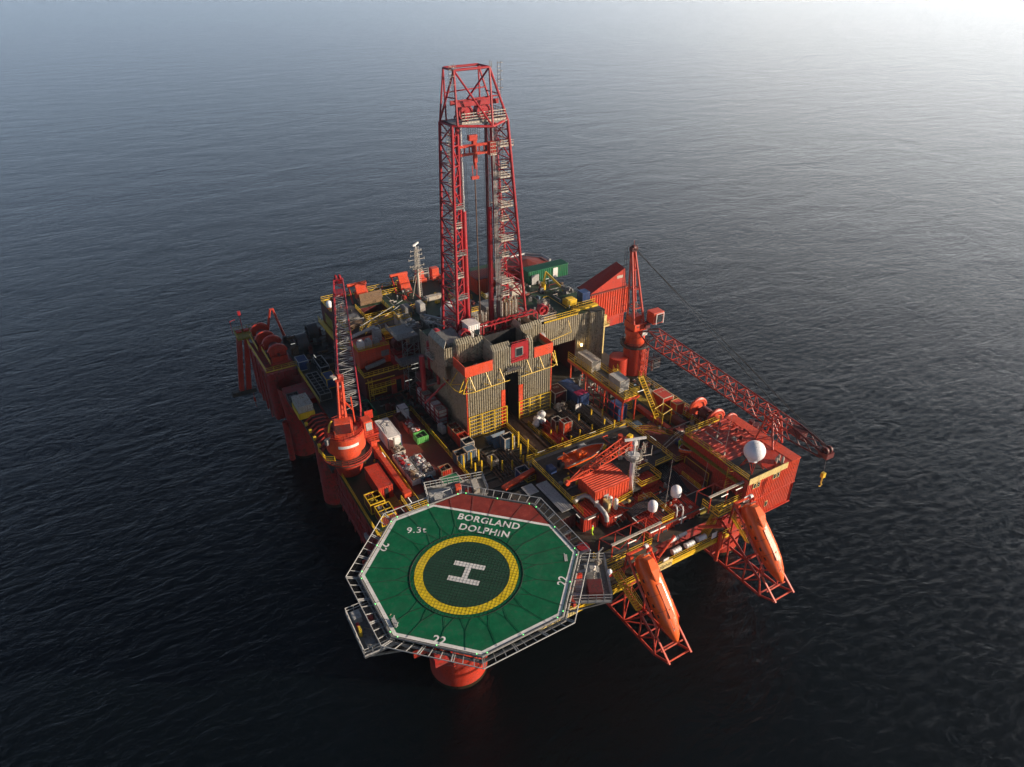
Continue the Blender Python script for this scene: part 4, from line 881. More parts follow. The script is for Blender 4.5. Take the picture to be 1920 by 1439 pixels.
MB().box(57.1,59.1,1.95,16.1,23.98,24.16).build('roof_edge','orange_red',bk)
MB().quadslab((57.1,Y1,24.1),(X0,Y1,24.1),(X0,Y1+.1,18),(57.1,Y1+.1,18),.1).build('rear_wall','red',bk)
for (x,z) in ((49.1,22.7),(49.9,22.7),(53.4,22.8),(54.2,22.8),(49.4,17.9),(53.2,17.2)):
    f_ = MB().box(x-.32,x+.32,1.84,1.9,z-.55,z+.55).build('window','cream',bk) if z > 20 else MB().box(x-.3,x+.3,2.08,2.14,z-.5,z+.5).build('window','cream',bk)
    yy = 1.8 if z > 20 else 2.04; MB().box(x-.2,x+.2,yy,yy+.05,z-.4,z+.4).build('pane','glass',f_)
MB().rail([(47.8,10.4,24.1),(47.8,16,24.1),(55.6,16.0,24.1)],h=1.1).build('handrail','yellow',bk)
MB().rail([(47.8,10.2,24.1),(47.8,2.2,24.1)],h=.9).build('handrail','yellow',bk)
MB().box(46.9,47.6,2.6,16,22.9,23.0).build('side_walkway','yellow_deck',bk)
k = MB()
for x in (56.8,58.6): k.bar((x,2.4,15.3),(x,7,11),.16,6)
k.bar((50,2.5,15.3),(50,7,12),.16,6).bar((54,2.5,15.3),(54,7,12),.16,6).build('bracket','red',bk)
cg = MB(); ladder(cg,47.0,5.6,18.6,24.6,.8,True,.06); o = cg.build('caged_ladder','yellow'); tag(o,'yellow caged ladder on the left side of the corner block','ladder')
for i,(x,y) in enumerate(((54.6,3.0),(55.3,3.2),(55.4,2.5))):
    o = MB().lathe((x,y,24.1),[(.01,0),(.22,0),(.22,.9),(.12,1.2),(.01,1.25)],12).build('roof_vent','dirty_white',smooth=True); tag(o,'small white mushroom vent on the corner block roof','vent','mushroom vents on the corner block roof')
# bow: stair platforms, canopies
cp = thing('front_canopy','red lattice canopy frame with pale roof beam over the left front walkway','canopy',(27,4,20))
k = MB().box(22.6,31.4,2.6,2.95,22.9,23.1); k.build('roof_beam','dirty_white',cp)
k = MB()
for x in (22.8,25.6,28.4,31.2): k.bar((x,2.8,19.4),(x,2.8,22.9),.1).bar((x,2.8,22.8),(x-.2,5.4,22.0),.08).bar((x-.2,5.4,19.4),(x-.2,5.4,22.0),.08)
for x in (22.8,25.6,28.4): k.bar((x,2.8,22.8),(x+1.4,2.8,21.4),.06).bar((x+2.8,2.8,22.8),(x+1.4,2.8,21.4),.06)
k.bar((22.6,5.4,22),(31,5.4,22),.09).build('frame','red',cp)
cp = thing('front_canopy','red lattice canopy frame with pale roof beam over the right front walkway','canopy',(45,4,20))
MB().box(40.6,48.2,2.7,3.05,23.3,23.5).build('roof_beam','dirty_white',cp)
k = MB()
for x in (41,44.4,47.8): k.bar((x,2.9,20.2),(x,2.9,23.3),.1).bar((x,2.9,23.2),(x,5.6,22.4),.08).bar((x,5.6,18),(x,5.6,22.4),.08)
k.bar((41,5.6,22.4),(47.8,5.6,22.4),.09).bar((47.8,2.9,23.2),(46.4,2.9,21.4),.08).build('frame','red',cp)
def access(x0,x1,z,lab):
    o = thing('boat_access_platform', lab, 'platform', ((x0+x1)/2,3,z))
    MB().box(x0,x1,1.4,4.9,z-.2,z).build('floor','deck_grey',o)
    MB().rail([(x0,4.8,z),(x0,1.5,z),(x0+2.6,1.5,z)],h=1.1).rail([(x0,2.7,z),(x1,2.7,z),(x1,4.8,z)],h=1.1).build('railing','yellow',o)
    MB().box(x0,x1,4.8,4.95,z-3,z+.0).build('back_panel','yellow_deck',o)
    k = MB()
    for x in (x0+.2,(x0+x1)/2,x1-.2): k.bar((x,1.6,z-.2),(x,4.2,z-5.5),.14,6).bar((x,1.5,z-.2),(x,3.4,z-2.4),.1)
    k.build('support','red',o)
access(21.2,30.0,19.6,'yellow railed access platform above the left lifeboat')
access(41.6,48.6,20.2,'yellow railed access platform above the right lifeboat')
def stairs(lab,p,q,wd,rise='x',mt='yellow'):
    o = thing('staircase', lab, 'stairs', p); p=V(p); q=V(q); s_=V((0,wd,0)) if rise=='x' else V((wd,0,0))
    k=MB().bar(p,q,.1).bar(p+s_,q+s_,.1); n_=max(3,int(abs(q.z-p.z)/.28))
    for i in range(n_+1): c_=p.lerp(q,i/n_)+s_/2; k.cbox(c_,(.28 if rise=='x' else wd, wd if rise=='x' else .28,.05))
    k.build('flight',mt,o); k=MB()
    for s2 in (V((0,0,0)),s_):
        for hh in (.55,1.05): k.bar(p+s2+V((0,0,hh)),q+s2+V((0,0,hh)),.045,3)
        for i in range(5): c_=p.lerp(q,i/4)+s2; k.bar(c_,c_+V((0,0,1.05)),.045,3)
    k.build('railing',mt,o); return o
stairs('yellow stairs descending from the right access platform to the raft gallery',(40.4,1.9,16.0),(42.6,1.9,20.2),1.0)
stairs('yellow stairs beside the right lifeboat cradle',(44.2,1.4,20.0),(46.8,-1.0,14.4),.9)
stairs('yellow stairs left of the left lifeboat cradle',(22.0,1.6,19.4),(23.4,-2.6,15.0),.9,'y')
stairs('long yellow stairs left of the winches on the right side deck',(52.0,26.6,18.2),(53.4,34.5,23.8),1.0,'y')
stairs('yellow stairs below the right crane platform',(50.6,33.5,18.2),(50.8,39.0,24.0),1.0,'y')
# red ribbed wall beneath helideck right side
o = cabin('bow_store','red ribbed store wall below the right helideck platform',14.0,21.6,3.5,9.5,15.96,18.9,roof='deck_dark',ribs=False)
o = cabin('bow_store','red pump room with dark roof under the helideck corner',15.2,21.0,10,17,18,20.2,mt='dark_red',roof='deck_dark',ribs=False)
# life raft canisters
cn = thing('life_raft','white cylindrical life raft canister strapped on the bow gallery','life raft',(0,0,0),'white life raft canisters on the bow gallery')
k = MB().bar((-.75,0,.75),(.75,0,.75),.4,18); k.build('canister','plastic',cn,smooth=True)
k = MB()
for x in (-.72,-.26,.26,.72): k.bar((x-.05,0,.75),(x+.05,0,.75),.44,18)
k.build('canister_band','plastic',cn)
MB().box(-.6,-.5,-.35,.35,0,.4).box(.5,.6,-.35,.35,0,.4).build('cradle','red',cn)
for i,(x,y) in enumerate(((34.4,2.0),(37.0,1.95),(39.4,2.0),(35.6,4.0),(37.4,4.1))):
    o = cn if i == 0 else copy_tree(cn); place(o,(x,y,15.97),random.uniform(-.08,.08))
# orange davits on the gallery
for (x,y,a,lab) in ((41.9,.6,2.75,'orange single arm davit between the raft gallery and the right lifeboat'),(31.0,2.4,.35,'orange diagonal davit arm left of the life raft canisters')):
    o = thing('davit_arm',lab,'davit',(x,y,14))
    if x > 40:
        MB().bar((x,y,12),(x,y,17.6),.3,12).bar((x+.8,y,14),(x+.8,y,17),.12).build('post','orange_red',o,smooth=True)
        MB().quadslab((x+.2,y+.2,18.3),(x-3.2,y+1.6,18.8),(x-3.2,y+1.9,18.8),(x+.2,y+.8,18.3),.3).build('arm','orange_red',o)
        k = MB()
        for i in range(7): k.cbox((x+.5+random.uniform(-.3,.5),y+.9+random.uniform(-.3,.6),18+random.random()*1.2),(.4,.4,.5),random.random())
        k.build('winch','red',o)
    else:
        MB().bar((x,y,16),(x+3.4,y+.3,19.1),.2,8).bar((x,y,15.9),(x+.4,y,16.6),.3,8).build('arm','orange_red',o)
for (x,z,lab) in ((41.0,16.8,'white square notice board at the right end of the raft gallery rail'),(31.6,16.4,'white square notice board left of the life rafts'),(46.6,21.4,'white square notice board on the orange wall of the right access platform')):
    o = MB().box(x-.5,x+.5,1.0,1.05,z-.1,z+1.0).build('notice_board','white'); tag(o,lab,'sign')
# pale fluorescent fittings
tl = MB().box(-.7,.7,-.055,.055,-.045,.045).build('strip_lamp','tube_light'); tag(tl,'long white strip lamp fixed to a wall or rail','lamp','white strip lamps around the decks')
TP = [(25.4,10.85,20.3,0),(24.0,12.6,20.2,90),(29.6,9.75,19.6,0),(31.4,8.0,19.3,90),(33.8,4.85,19.1,0),(37.9,4.85,19.1,0),(42.0,4.85,19.2,0),(26.0,2.5,22.2,0),(30.0,2.5,22.2,0),(43.6,2.6,22.7,0),(46.6,2.6,22.7,0),
      (27,27.3,21.4,0),(37.5,27.3,21.4,0),(47.5,7.6,22.6,90),(47.5,10.2,22.6,90),(7.2,27.0,20.1,0),(4.0,28.6,20.1,90),(4.8,41.4,20.2,90),(44.8,20,21.9,90),(50.0,29.9,24.4,0),(18.8,66,23.9,0),(19.2,60.4,24.2,0),(19.6,61.5,22.6,0),(17.6,60.4,21,0),(3.2,90,19.6,0),(5.4,82,19.6,90),(22.8,69.6,27,0),(28.4,48.8,35,0)]
for i,(x,y,z,a) in enumerate(TP):
    o = tl if i == 0 else copy_tree(tl); place(o,(x,y,z),rad(a))
# ================================================================ LEFT CRANE
def crane(lab, c, zr, br, boom0, boom1, mtx, top, left):
    x,y = c
    o = thing('pedestal_crane', lab, 'crane', (x,y,zr))
    if left:
        MB().lathe((x,y,0),[(1.55,10),(1.9,17.5),(2.5,20),(2.7,zr)],36).build('pedestal','red',o,smooth=True)
    else:
        MB().lathe((x,y,0),[(2.15,16),(2.15,zr)],36).build('pedestal','red',o,smooth=True)
        MB().cyl((x-3.3,y+.6,17.6),1.9,4.6,30).build('storage_tank','red',o,smooth=True)
    rg = MB().lathe((x,y,zr),[(2.2,-.15),(br+.9,-.15),(br+.9,0),(2.2,0)],40).build('ring_walkway','deck_dark',o)
    pts = [(x+(br+.85)*cos(t*pi/12),y+(br+.85)*sin(t*pi/12),zr) for t in range(24)]
    MB().rail(pts,closed=True,step=2,r=.045,n=3).build('railing','red' if left else 'grey_dark',rg)
    if left:
        dr_ = MB().lathe((x,y,zr),[(br*.72,0),(br*.72,1.0),(br,1.5),(br,4.4),(.01,4.4)],44).build('slewing_drum','orange_red',o,smooth=True)
        k = MB(); n_=14
        for i in range(n_):
            a0=rad(-128+i*62/n_); a1=rad(-128+(i+1)*62/n_); r_=br+.02
            k.quadslab((x+r_*cos(a0),y+r_*sin(a0),zr+2.9),(x+r_*cos(a1),y+r_*sin(a1),zr+2.9),(x+r_*cos(a1),y+r_*sin(a1),zr+3.4),(x+r_*cos(a0),y+r_*sin(a0),zr+3.4),.02)
        k.build('white_stripe','white',dr_)
        MB().rail([(x+(br-.1)*cos(t*pi/10),y+(br-.1)*sin(t*pi/10),zr+4.4) for t in range(20)],closed=True,step=2,r=.05).build('railing','red',dr_)
        dz = zr+4.4
    else:
        dr_ = MB().lathe((x,y,zr),[(1.7,0),(1.9,.3),(1.9,2.0),(2.15,2.3),(2.15,3.4),(.01,3.4)],44).build('slewing_drum','orange_red',o,smooth=True); dz = zr+3.4
    a_ = math.atan2(boom1[1]-boom0[1], boom1[0]-boom0[0]); d_ = V((cos(a_),sin(a_),0)); s_ = V((-sin(a_),cos(a_),0)); C_ = V((x,y,dz))
    hs = MB().cbox(C_+V((0,0,.7))-d_*.3,(3.4,3.0,1.4),a_).cbox(C_+V((0,0,1.9))-d_*.9,(1.8,2.6,1.2),a_).build('machinery_house','orange_red',o,bevel=.08)
    k = MB()
    for s2,w2 in ((1,.8),(-1,.8)): k.cyl(tuple(C_+d_*.9+s_*s2*.9+V((0,0,.9))),.55,.5,18,ax='x')
    k.cbox(C_-d_*1.6+V((0,0,1.5)),(.9,2.4,1.6),a_).build('winch','dark_red',o)
    T = V(top); k = MB()
    sp_ = .55 if left else 1.25; rd_ = .5 if left else 1.6
    fA,fB = C_+d_*.9+s_*sp_+V((0,0,.6)), C_+d_*.9-s_*sp_+V((0,0,.6)); rA,rB = C_-d_*rd_+s_*sp_*.9+V((0,0,.8)), C_-d_*rd_-s_*sp_*.9+V((0,0,.8))
    tw = .35
    for p,q,r in ((fA,T+s_*tw,.24),(fB,T-s_*tw,.24),(rA,T+s_*tw-d_*.3,.2),(rB,T-s_*tw-d_*.3,.2)): k.bar(p,q,r,6)
    for t in (.25,.5,.75): 
        k.bar(fA.lerp(T+s_*tw,t),fB.lerp(T-s_*tw,t),.13,6).bar(rA.lerp(T+s_*tw,t),rB.lerp(T-s_*tw,t),.1,6).bar(fA.lerp(T+s_*tw,t),rA.lerp(T+s_*tw,t),.1,6).bar(fB.lerp(T-s_*tw,t),rB.lerp(T-s_*tw,t),.1,6)
    if left:
        M_=(fA+fB)/2; k.bar(M_-d_*.3,T-V((0,0,1.5)),.42,6); 
        for i in range(7):
            t=i/7; k.bar(fA.lerp(T+s_*tw,t),rA.lerp(T+s_*tw-d_*.3,t+1/7),.07).bar(fB.lerp(T-s_*tw,t),rB.lerp(T-s_*tw-d_*.3,t+1/7),.07).bar(fA.lerp(T+s_*tw,t),fB.lerp(T-s_*tw,t+1/7),.07)
        k.bar(M_+s_*-1.8+V((0,0,2.6)),M_+s_*-.2+V((0,0,5)),.16).bar(M_+s_*-1.9,M_+s_*-1.8+V((0,0,5)),.12)
    k.build('a_frame','orange_red' if left else 'red',o)
    k = MB().cbox(T+V((0,0,.3)),(1.0,1.3,.8),a_); wheel(k,T+V((0,0,.5)),.55,.5,'x'); k.bar(T,T+V((0,0,2.0 if not left else 1.0)),.08).bar(T+s_*.5,T+s_*.8+V((0,0,1.0)),.06)
    k.build('mast_head','dark_red' if not left else 'red',o)
    if left: MB().cbox(T+V((-.9,0,.7)),(1.1,.6,.35),a_+.5).bar(T+V((-.6,0,0)),T+V((-.9,0,.6)),.06).build('head_lamp','dirty_white',o)
    else:
        k = MB(); ladder(k,T.x-1.5,T.y+.6,dz,T.z+.8,.5,True,.045); k.build('mast_ladder','grey_dark',o)
        MB().lathe((x-.4,y+1.6,dz+3.2),[(.9,0),(.9,.1),(.95,.1)],20).bar((x+.3,y+1,dz+2.6),(x+.3,y+1,dz+5.2),.25,12).build('exhaust_pipe','chrome',o,smooth=True)
    B0,B1 = V(boom0),V(boom1)
    bm_ = MB(); L=(B1-B0).length; bd_=(B1-B0).normalized()
    w0 = 3.5 if left else 2.6; h0 = 1.7 if left else 2.7; nb = 22 if left else 15
    Q0 = B0+bd_*3; Q1 = B1-bd_*6
    bo = MB().lattice(Q0,Q1,w0*.95,w0*.62,h0,h0*.9,nb,.17 if left else .13,.001,x_=False).build('boom_chord','crimson' if left else 'red',o)
    bo2 = MB().lattice(Q0,Q1,w0*.95,w0*.62,h0,h0*.9,nb,.001,.06 if left else .075).build('boom_lacing','light_grey' if left else 'red',o)
    k = MB()
    up = V((0,0,1)); ss = bd_.cross(up).normalized(); uu2 = ss.cross(bd_)
    for a in (1,-1):
        for b_ in (1,-1):
            k.bar(B0+ss*a*w0*.42-uu2*.3, Q0+ss*a*w0*.475+uu2*b_*h0/2, .14, 6)
            k.bar(Q1+ss*a*w0*.31+uu2*b_*h0*.45, B1+ss*a*.9+uu2*b_*.4, .16, 6)
    for i in range(3):
        t0,t1=i/3,(i+1)/3
        for a in (1,-1): k.bar((Q1+ss*a*w0*.375+uu2*h0*.45).lerp(B1+ss*a*.7+uu2*.35,t0),(Q1+ss*a*w0*.375-uu2*h0*.45).lerp(B1+ss*a*.7-uu2*.35,t1),.08)
        k.bar((Q1+ss*w0*.375+uu2*h0*.45).lerp(B1+ss*.7+uu2*.35,t0),(Q1-ss*w0*.375+uu2*h0*.45).lerp(B1-ss*.7+uu2*.35,t1),.08)
    k.cbox(B1,(1.6,1.5,.9),a_); wheel(k,B1+uu2*.7+ss*.4,.6,.3,'x' if abs(bd_.y)>.7 else 'y'); wheel(k,B1+uu2*.7-ss*.4,.6,.3,'x'); k.cbox(B1-bd_*5.6+uu2*.5,(2.4,1.6,.9),a_)
    k.build('boom_head','crimson' if left else 'dark_red',o)
    if left:
        # deep side plate of the boom (the wide dark chord on its left)
        MB().lattice(Q0-ss*w0*.5-uu2*1.0,Q1-ss*w0*.4-uu2*.9,.5,.4,1.8,1.4,nb,.12,.09,x_=True).build('boom_side_truss','dark_red',o)
    # ropes
    k = MB()
    for i in range(5): k.bar(T+s_*(-.3+.15*i)+V((0,0,.6)), B1-bd_*(0 if i<3 else 5.4)+ss*(-.4+.2*i)+uu2*.9, .03, 3)
    k.build('luffing_rope','black',o)
    # operator cab
    if left:
        cb_ = MB().cbox(C_+V((3.7,-.4,-.1)),(1.5,1.9,2.6)).build('operator_cab','orange_red',o,bevel=.06)
        MB().cbox(C_+V((3.8,-1.38,.2)),(1.0,.06,1.5)).build('cab_window','light_grey',cb_)
        MB().rail([tuple(C_+V((2.8,-1.6,-1.5))),tuple(C_+V((5.2,-1.6,-1.5))),tuple(C_+V((5.2,1.4,-1.5)))],r=.05).cbox(C_+V((4,-.1,-1.55)),(2.6,3.2,.1)).cbox(C_+V((4.8,1.4,.6)),(1.4,.1,1.6)).build('cab_platform','red',cb_)
        MB().cbox(C_+V((-3.1,-1.2,-.3)),(1.0,.5,1.0),.6).build('equipment_box','grey',o)
        MB().path([tuple(C_+V((-2.6,-.5,.8))),tuple(C_+V((-2.2,-.3,2.0))),tuple(C_+V((-1.7,0,2.4)))],.18,8).rail([(x-4.4,y+.5,zr+1.3),(x-4.0,y-1.8,zr+1.0),(x-2.8,y-2.6,zr+1.0)],h=.9,r=.06).build('yellow_guard','yellow',o)
        k = MB()
        for i in range(26):
            k.cbox(C_+V((random.uniform(-2,2),random.uniform(-1.6,1.8),random.uniform(0.2,1.2))),(random.uniform(.15,.6),random.uniform(.15,.6),random.uniform(.2,.6)),random.random()*3)
        k.build('deck_machinery','brick',o)
    else:
        cb_ = MB().cbox((x+3.1,y-1.8,dz+2.6),(2.1,2.6,2.4),a_).build('operator_cab','orange_red',o,bevel=.08)
        MB().cbox((x+3.1,y-3.15,dz+2.6),(1.5,.08,1.7)).build('cab_window','glass',cb_)
        k = MB()
        for sx in (-.9,.9): k.bar((x+3.1+sx,y-3.2,dz+1.5),(x+3.1+sx,y-3.2,dz+3.7),.08)
        k.bar((x+2.2,y-3.2,dz+3.7),(x+4,y-3.2,dz+3.7),.07).build('window_frame','white',cb_)
        MB().bar((x+1.2,y-.6,dz+1),(x+2.6,y-1.6,dz+1.6),.3,8).cbox((x+1.2,y-1.9,dz+.9),(1.2,.3,.9)).build('cab_arm','dark_red',o)
        MB().cbox((x+.4,y-2.25,dz-.2),(1.2,.08,1.2)).build('notice_board','white',o)
        # caged stair up the pedestal
        k = MB().lattice((x+.6,y-2.7,18),(x+.6,y-2.7,zr),.9,.9,.9,.9,7,.07,.05,up=(0,1,0)); k.build('access_tower','orange_red',o)
        MB().rail([(x+2.6,y-1.6,20.6),(x+2.6,y-3.4,20.6),(x+4.4,y-3.4,20.6),(x+4.4,y-1.2,20.6)],r=.06).rail([(x+2.6,y-1.6,19.4),(x+2.6,y-3.4,19.4),(x+4.4,y-3.4,19.4)],r=.06).bar((x+3.6,y-2,18),(x+3.6,y-2,20.6),.2).build('stair_cage','grey_dark',o)
    return o
crane('red pedestal crane on the left deck edge with long lattice boom stowed pointing away',(-.7,43.2),21.7,3.15,(1.1,44.4,26.9),(13.2,84,34.4),None,(.3,45.0,34.4),True)
crane('red pedestal crane on the right side with boom stowed forward onto a lattice rest',(60.6,44.6),24.6,2.0,(60.8,42.6,28.4),(58.8,-2.0,27.5),None,(60.2,47.0,43.6),False)
# boom rest
o = thing('boom_rest','red lattice boom rest trestle standing on the corner block behind the big radome','trestle',(58.4,7.4,24))
k = MB(); F=[(56.6,9.0),(56.8,5.6),(60.0,6.4),(59.8,9.6)]; T_=[(57.6,8.6),(57.7,7.4),(59.9,7.6),(59.8,8.8)]
for i in range(4):
    j=(i+1)%4; a=V((*F[i],24.1 if i<2 else 23.8)); b_=V((*T_[i],28.3)); c_=V((*F[j],24.1)); d_=V((*T_[j],28.3)); 
    k.bar(a,b_,.16,6).bar(b_,d_,.16,6).bar(a.lerp(b_,.5),c_.lerp(d_,.5),.09).bar(a,c_.lerp(d_,.5),.08).bar(a.lerp(b_,.5),d_,.08)
k.build('frame','red',o)
# crane hook
o = thing('hook_block','yellow hook block hanging from the right boom tip above the sea','hook',(57.9,-3,24.3))
MB().bar((58.2,-2.6,27),(57.9,-3,24.9),.03,3).build('rope','black',o); MB().cbox((57.9,-3,24.5),(.6,.5,.8)).bar((57.9,-3,24.1),(57.9,-3,22.9),.1,6).path([(57.9,-3,22.9),(58.2,-3,22.6),(57.9,-3,22.3),(57.6,-3,22.5)],.1,6).build('block','yellow',o)

# ================================================================ FREE FALL LIFEBOATS
def lifeboat_station(x0,x1,idx,lab1,lab2):
    xc=(x0+x1)/2; top=V((xc,1.0,22.0)); bend=V((xc,-6.2,14.8)); tip=V((xc,-9.4,11.0))
    st_ = thing('launching_cradle',lab1,'cradle',(xc,0,18)); k=MB()
    for x in (x0,x1):
        X=V((x-xc,0,0)); t_,b_,p_=top+X,bend+X,tip+X
        k.path([t_,b_,b_+V((0,-.1,-1.2))],.19,4).bar(b_+V((0,.1,-1.2)),p_,.17,4)
        k.cbox(t_+V((.25 if x==x0 else -.25,-.3,-.1)),(.5,1.0,.5))
    k.bar(top+V((x0-xc,0,0)),top+V((x1-xc,0,0)),.2,4).build('guide_rail','orange_red',st_)
    k=MB()
    for x in (x0,x1):
        A=V((x,3.4,9.6)); A2=V((x,3.4,15)); E_=V((x,-9.0,11.0)); U0=V((x,1.2,18.5)); U1=V((x,-6.0,12.6)); low=V((x,-6.6,9.9))
        k.bar((x,6.9,9.6),low,.2,6).bar(low,E_,.17,6).bar((x,3.6,18),U1,.2,6).bar(U1,low,.13,6).bar((x,3.4,9.6),(x,3.4,18),.2,6)
        k.bar((x,.2,9.7),(x,.6,15.4),.14,6).bar((x,.2,9.7),(x,-3.2,14.0),.13,6).bar((x,-3.2,9.8),(x,-3.2,14.9),.13,6).bar((x,3.4,10),(x,.4,15.8),.13,6).bar((x,-3.2,9.9),(x,-6,12.7),.12,6)
        k.bar((x,1.0,22),(x,1.3,18),.16,6)
    for y,z in ((3.4,9.7),(.2,9.7),(-3.2,9.8),(-6.4,10.0),(-3.2,14.2),(.4,16.6)): k.bar((x0,y,z),(x1,y,z),.13,6)
    k.bar((x0,.2,9.7),(x1,-3.2,9.8),.1,6).bar((x1,3.4,9.7),(x0,.2,9.7),.1,6).bar((x1,-3.2,9.8),(x0,-6.4,10),.1,6)
    k.build('support_truss','red',st_)
    k=MB()
    for y,z in ((-7.6,11.6),(-8.9,10.8)): k.bar((x0,y,z),(x1,y,z),.12,6)
    k.build('end_frame','orange_red',st_)
    lbt = thing('lifeboat',lab2,'lifeboat',(xc,-3,17)); d=(bend-top).normalized(); n_=V((0,-d.z,d.y)); n_=n_ if n_.z>0 else -n_
    start=top+d*0.7+n_*.35; L=12.2
    prof=[(0,.4,.6),(.02,.95,1.0),(.1,1.32,1.3),(.3,1.48,1.42),(.55,1.5,1.45),(.72,1.34,1.32),(.85,1.0,1.0),(.94,.58,.62),(.98,.28,.32),(1,.06,.1)]
    vs=[]; m_=20
    for t,w_,h_ in prof:
        c_=start+d*L*t - n_*(.0)
        for i in range(m_):
            a=2*pi*i/m_; ca,sa=cos(a),sin(a); e=.78
            px=w_*math.copysign(abs(ca)**e,ca); pz=h_*math.copysign(abs(sa)**e,sa)*(1.0 if sa>0 else .9)
            vs.append(c_+V((px,0,0))+n_*pz)
    fs=[(i*m_+j,i*m_+(j+1)%m_,(i+1)*m_+(j+1)%m_,(i+1)*m_+j) for i in range(len(prof)-1) for j in range(m_)]+[tuple(range(m_)),tuple(range(len(prof)*m_-1,(len(prof)-1)*m_-1,-1))]
    hull=MB().add(vs,fs).build('hull','lifeboat',lbt,smooth=True)
    # conning tower near the stern, raised deck strip, hatches
    def Q(t,u,v): return start+d*L*t+V((u,0,0))+n_*v
    k=MB(); A=[Q(.03,-.55,1.0),Q(.03,.55,1.0),Q(.06,.5,1.75),Q(.06,-.5,1.75)]; B=[Q(.20,-.85,1.1),Q(.20,.85,1.1),Q(.18,.72,1.95),Q(.18,-.72,1.95)]; C2=[Q(.36,-.3,1.15),Q(.36,.3,1.15),Q(.30,.25,1.5),Q(.30,-.25,1.5)]
    v=A+B+C2; k.add(v,[(3,2,1,0)]+[(i,(i+1)%4,4+(i+1)%4,4+i) for i in range(4)]+[(4+i,4+(i+1)%4,8+(i+1)%4,8+i) for i in range(4)]+[(8,9,10,11)]).build('conning_tower','lifeboat',lbt,bevel=.08)
    k=MB()
    for u in (-.42,.42): k.path([Q(.36,u,1.30),Q(.55,u,1.40),Q(.75,u,1.2),Q(.86,u*.8,.95)],.035,4)
    k.build('hand_line','dirty_white',lbt)
    MB().quadslab(Q(.34,-.4,1.3),Q(.34,.4,1.3),Q(.72,.38,1.25),Q(.72,-.38,1.25),.2).build('deck_strip','lifeboat',lbt)
    for (t,u) in ((.26,-1.46),(.40,-1.5),(.54,-1.5),(.66,-1.42)): c_=Q(t,u,.35); MB().quadslab(c_-d*.25-n_*.14,c_+d*.25-n_*.14,c_+d*.25+n_*.14,c_-d*.25+n_*.14,.05).build('porthole','glass',lbt)
    k=MB()
    for t in (.44,.62): k.path([Q(t,1.5*math.copysign(abs(cos(a))**.78,cos(a))*1.005,1.46*abs(sin(a))**.78) for a in [pi*i/12 for i in range(13)]],.02,3)
    k.build('hull_seam','dark_red',lbt)
    for t in (.3,.5,.7): MB().cbox(Q(t,.95,.9),(.3,.12,.12),0).build('cleat','dirty_white',lbt)
    MB().cyl(Q(.62,0,1.22),.32,.14,16).build('hatch','lifeboat',lbt,smooth=True)
    for (t,u,s2) in ((.21,-.62,1),(.21,.62,-1),(.52,.95,1)):
        c_=Q(t,u,1.45 if t<.3 else .98); MB().quadslab(c_+d*-.35+V((-.12,0,0))-n_*.25,c_+d*.35+V((-.12,0,0))-n_*.25,c_+d*.35+V((.12,0,0))+n_*.2,c_+d*-.35+V((.12,0,0))+n_*.2,.12).build('window','glass',lbt)
    k=MB(); k.path([Q(.88+.045*cos(2*pi*i/14),.3*sin(2*pi*i/14),.78-.3*cos(2*pi*i/14)) for i in range(14)],.03,4,closed=True).build('bow_ring','dirty_white',lbt)
    MB().bar(Q(.0,0,.9),Q(.0,0,1.9),.06).bar(Q(.0,-.4,1.3),Q(.0,.4,1.3),.06).build('aerial','dirty_white',lbt)
    wl_=MB().cyl((x1-.8,.9,22.1),.35,.5,14,ax='x').build('winch','plastic',st_,smooth=True)
lifeboat_station(23.9,27.7,0,'orange steel launching cradle of the left lifeboat on the bow','orange enclosed free fall lifeboat in the left cradle beside the helideck')
lifeboat_station(44.1,47.9,1,'orange steel launching cradle of the right lifeboat below the corner block','orange enclosed free fall lifeboat in the right cradle below the corner block')

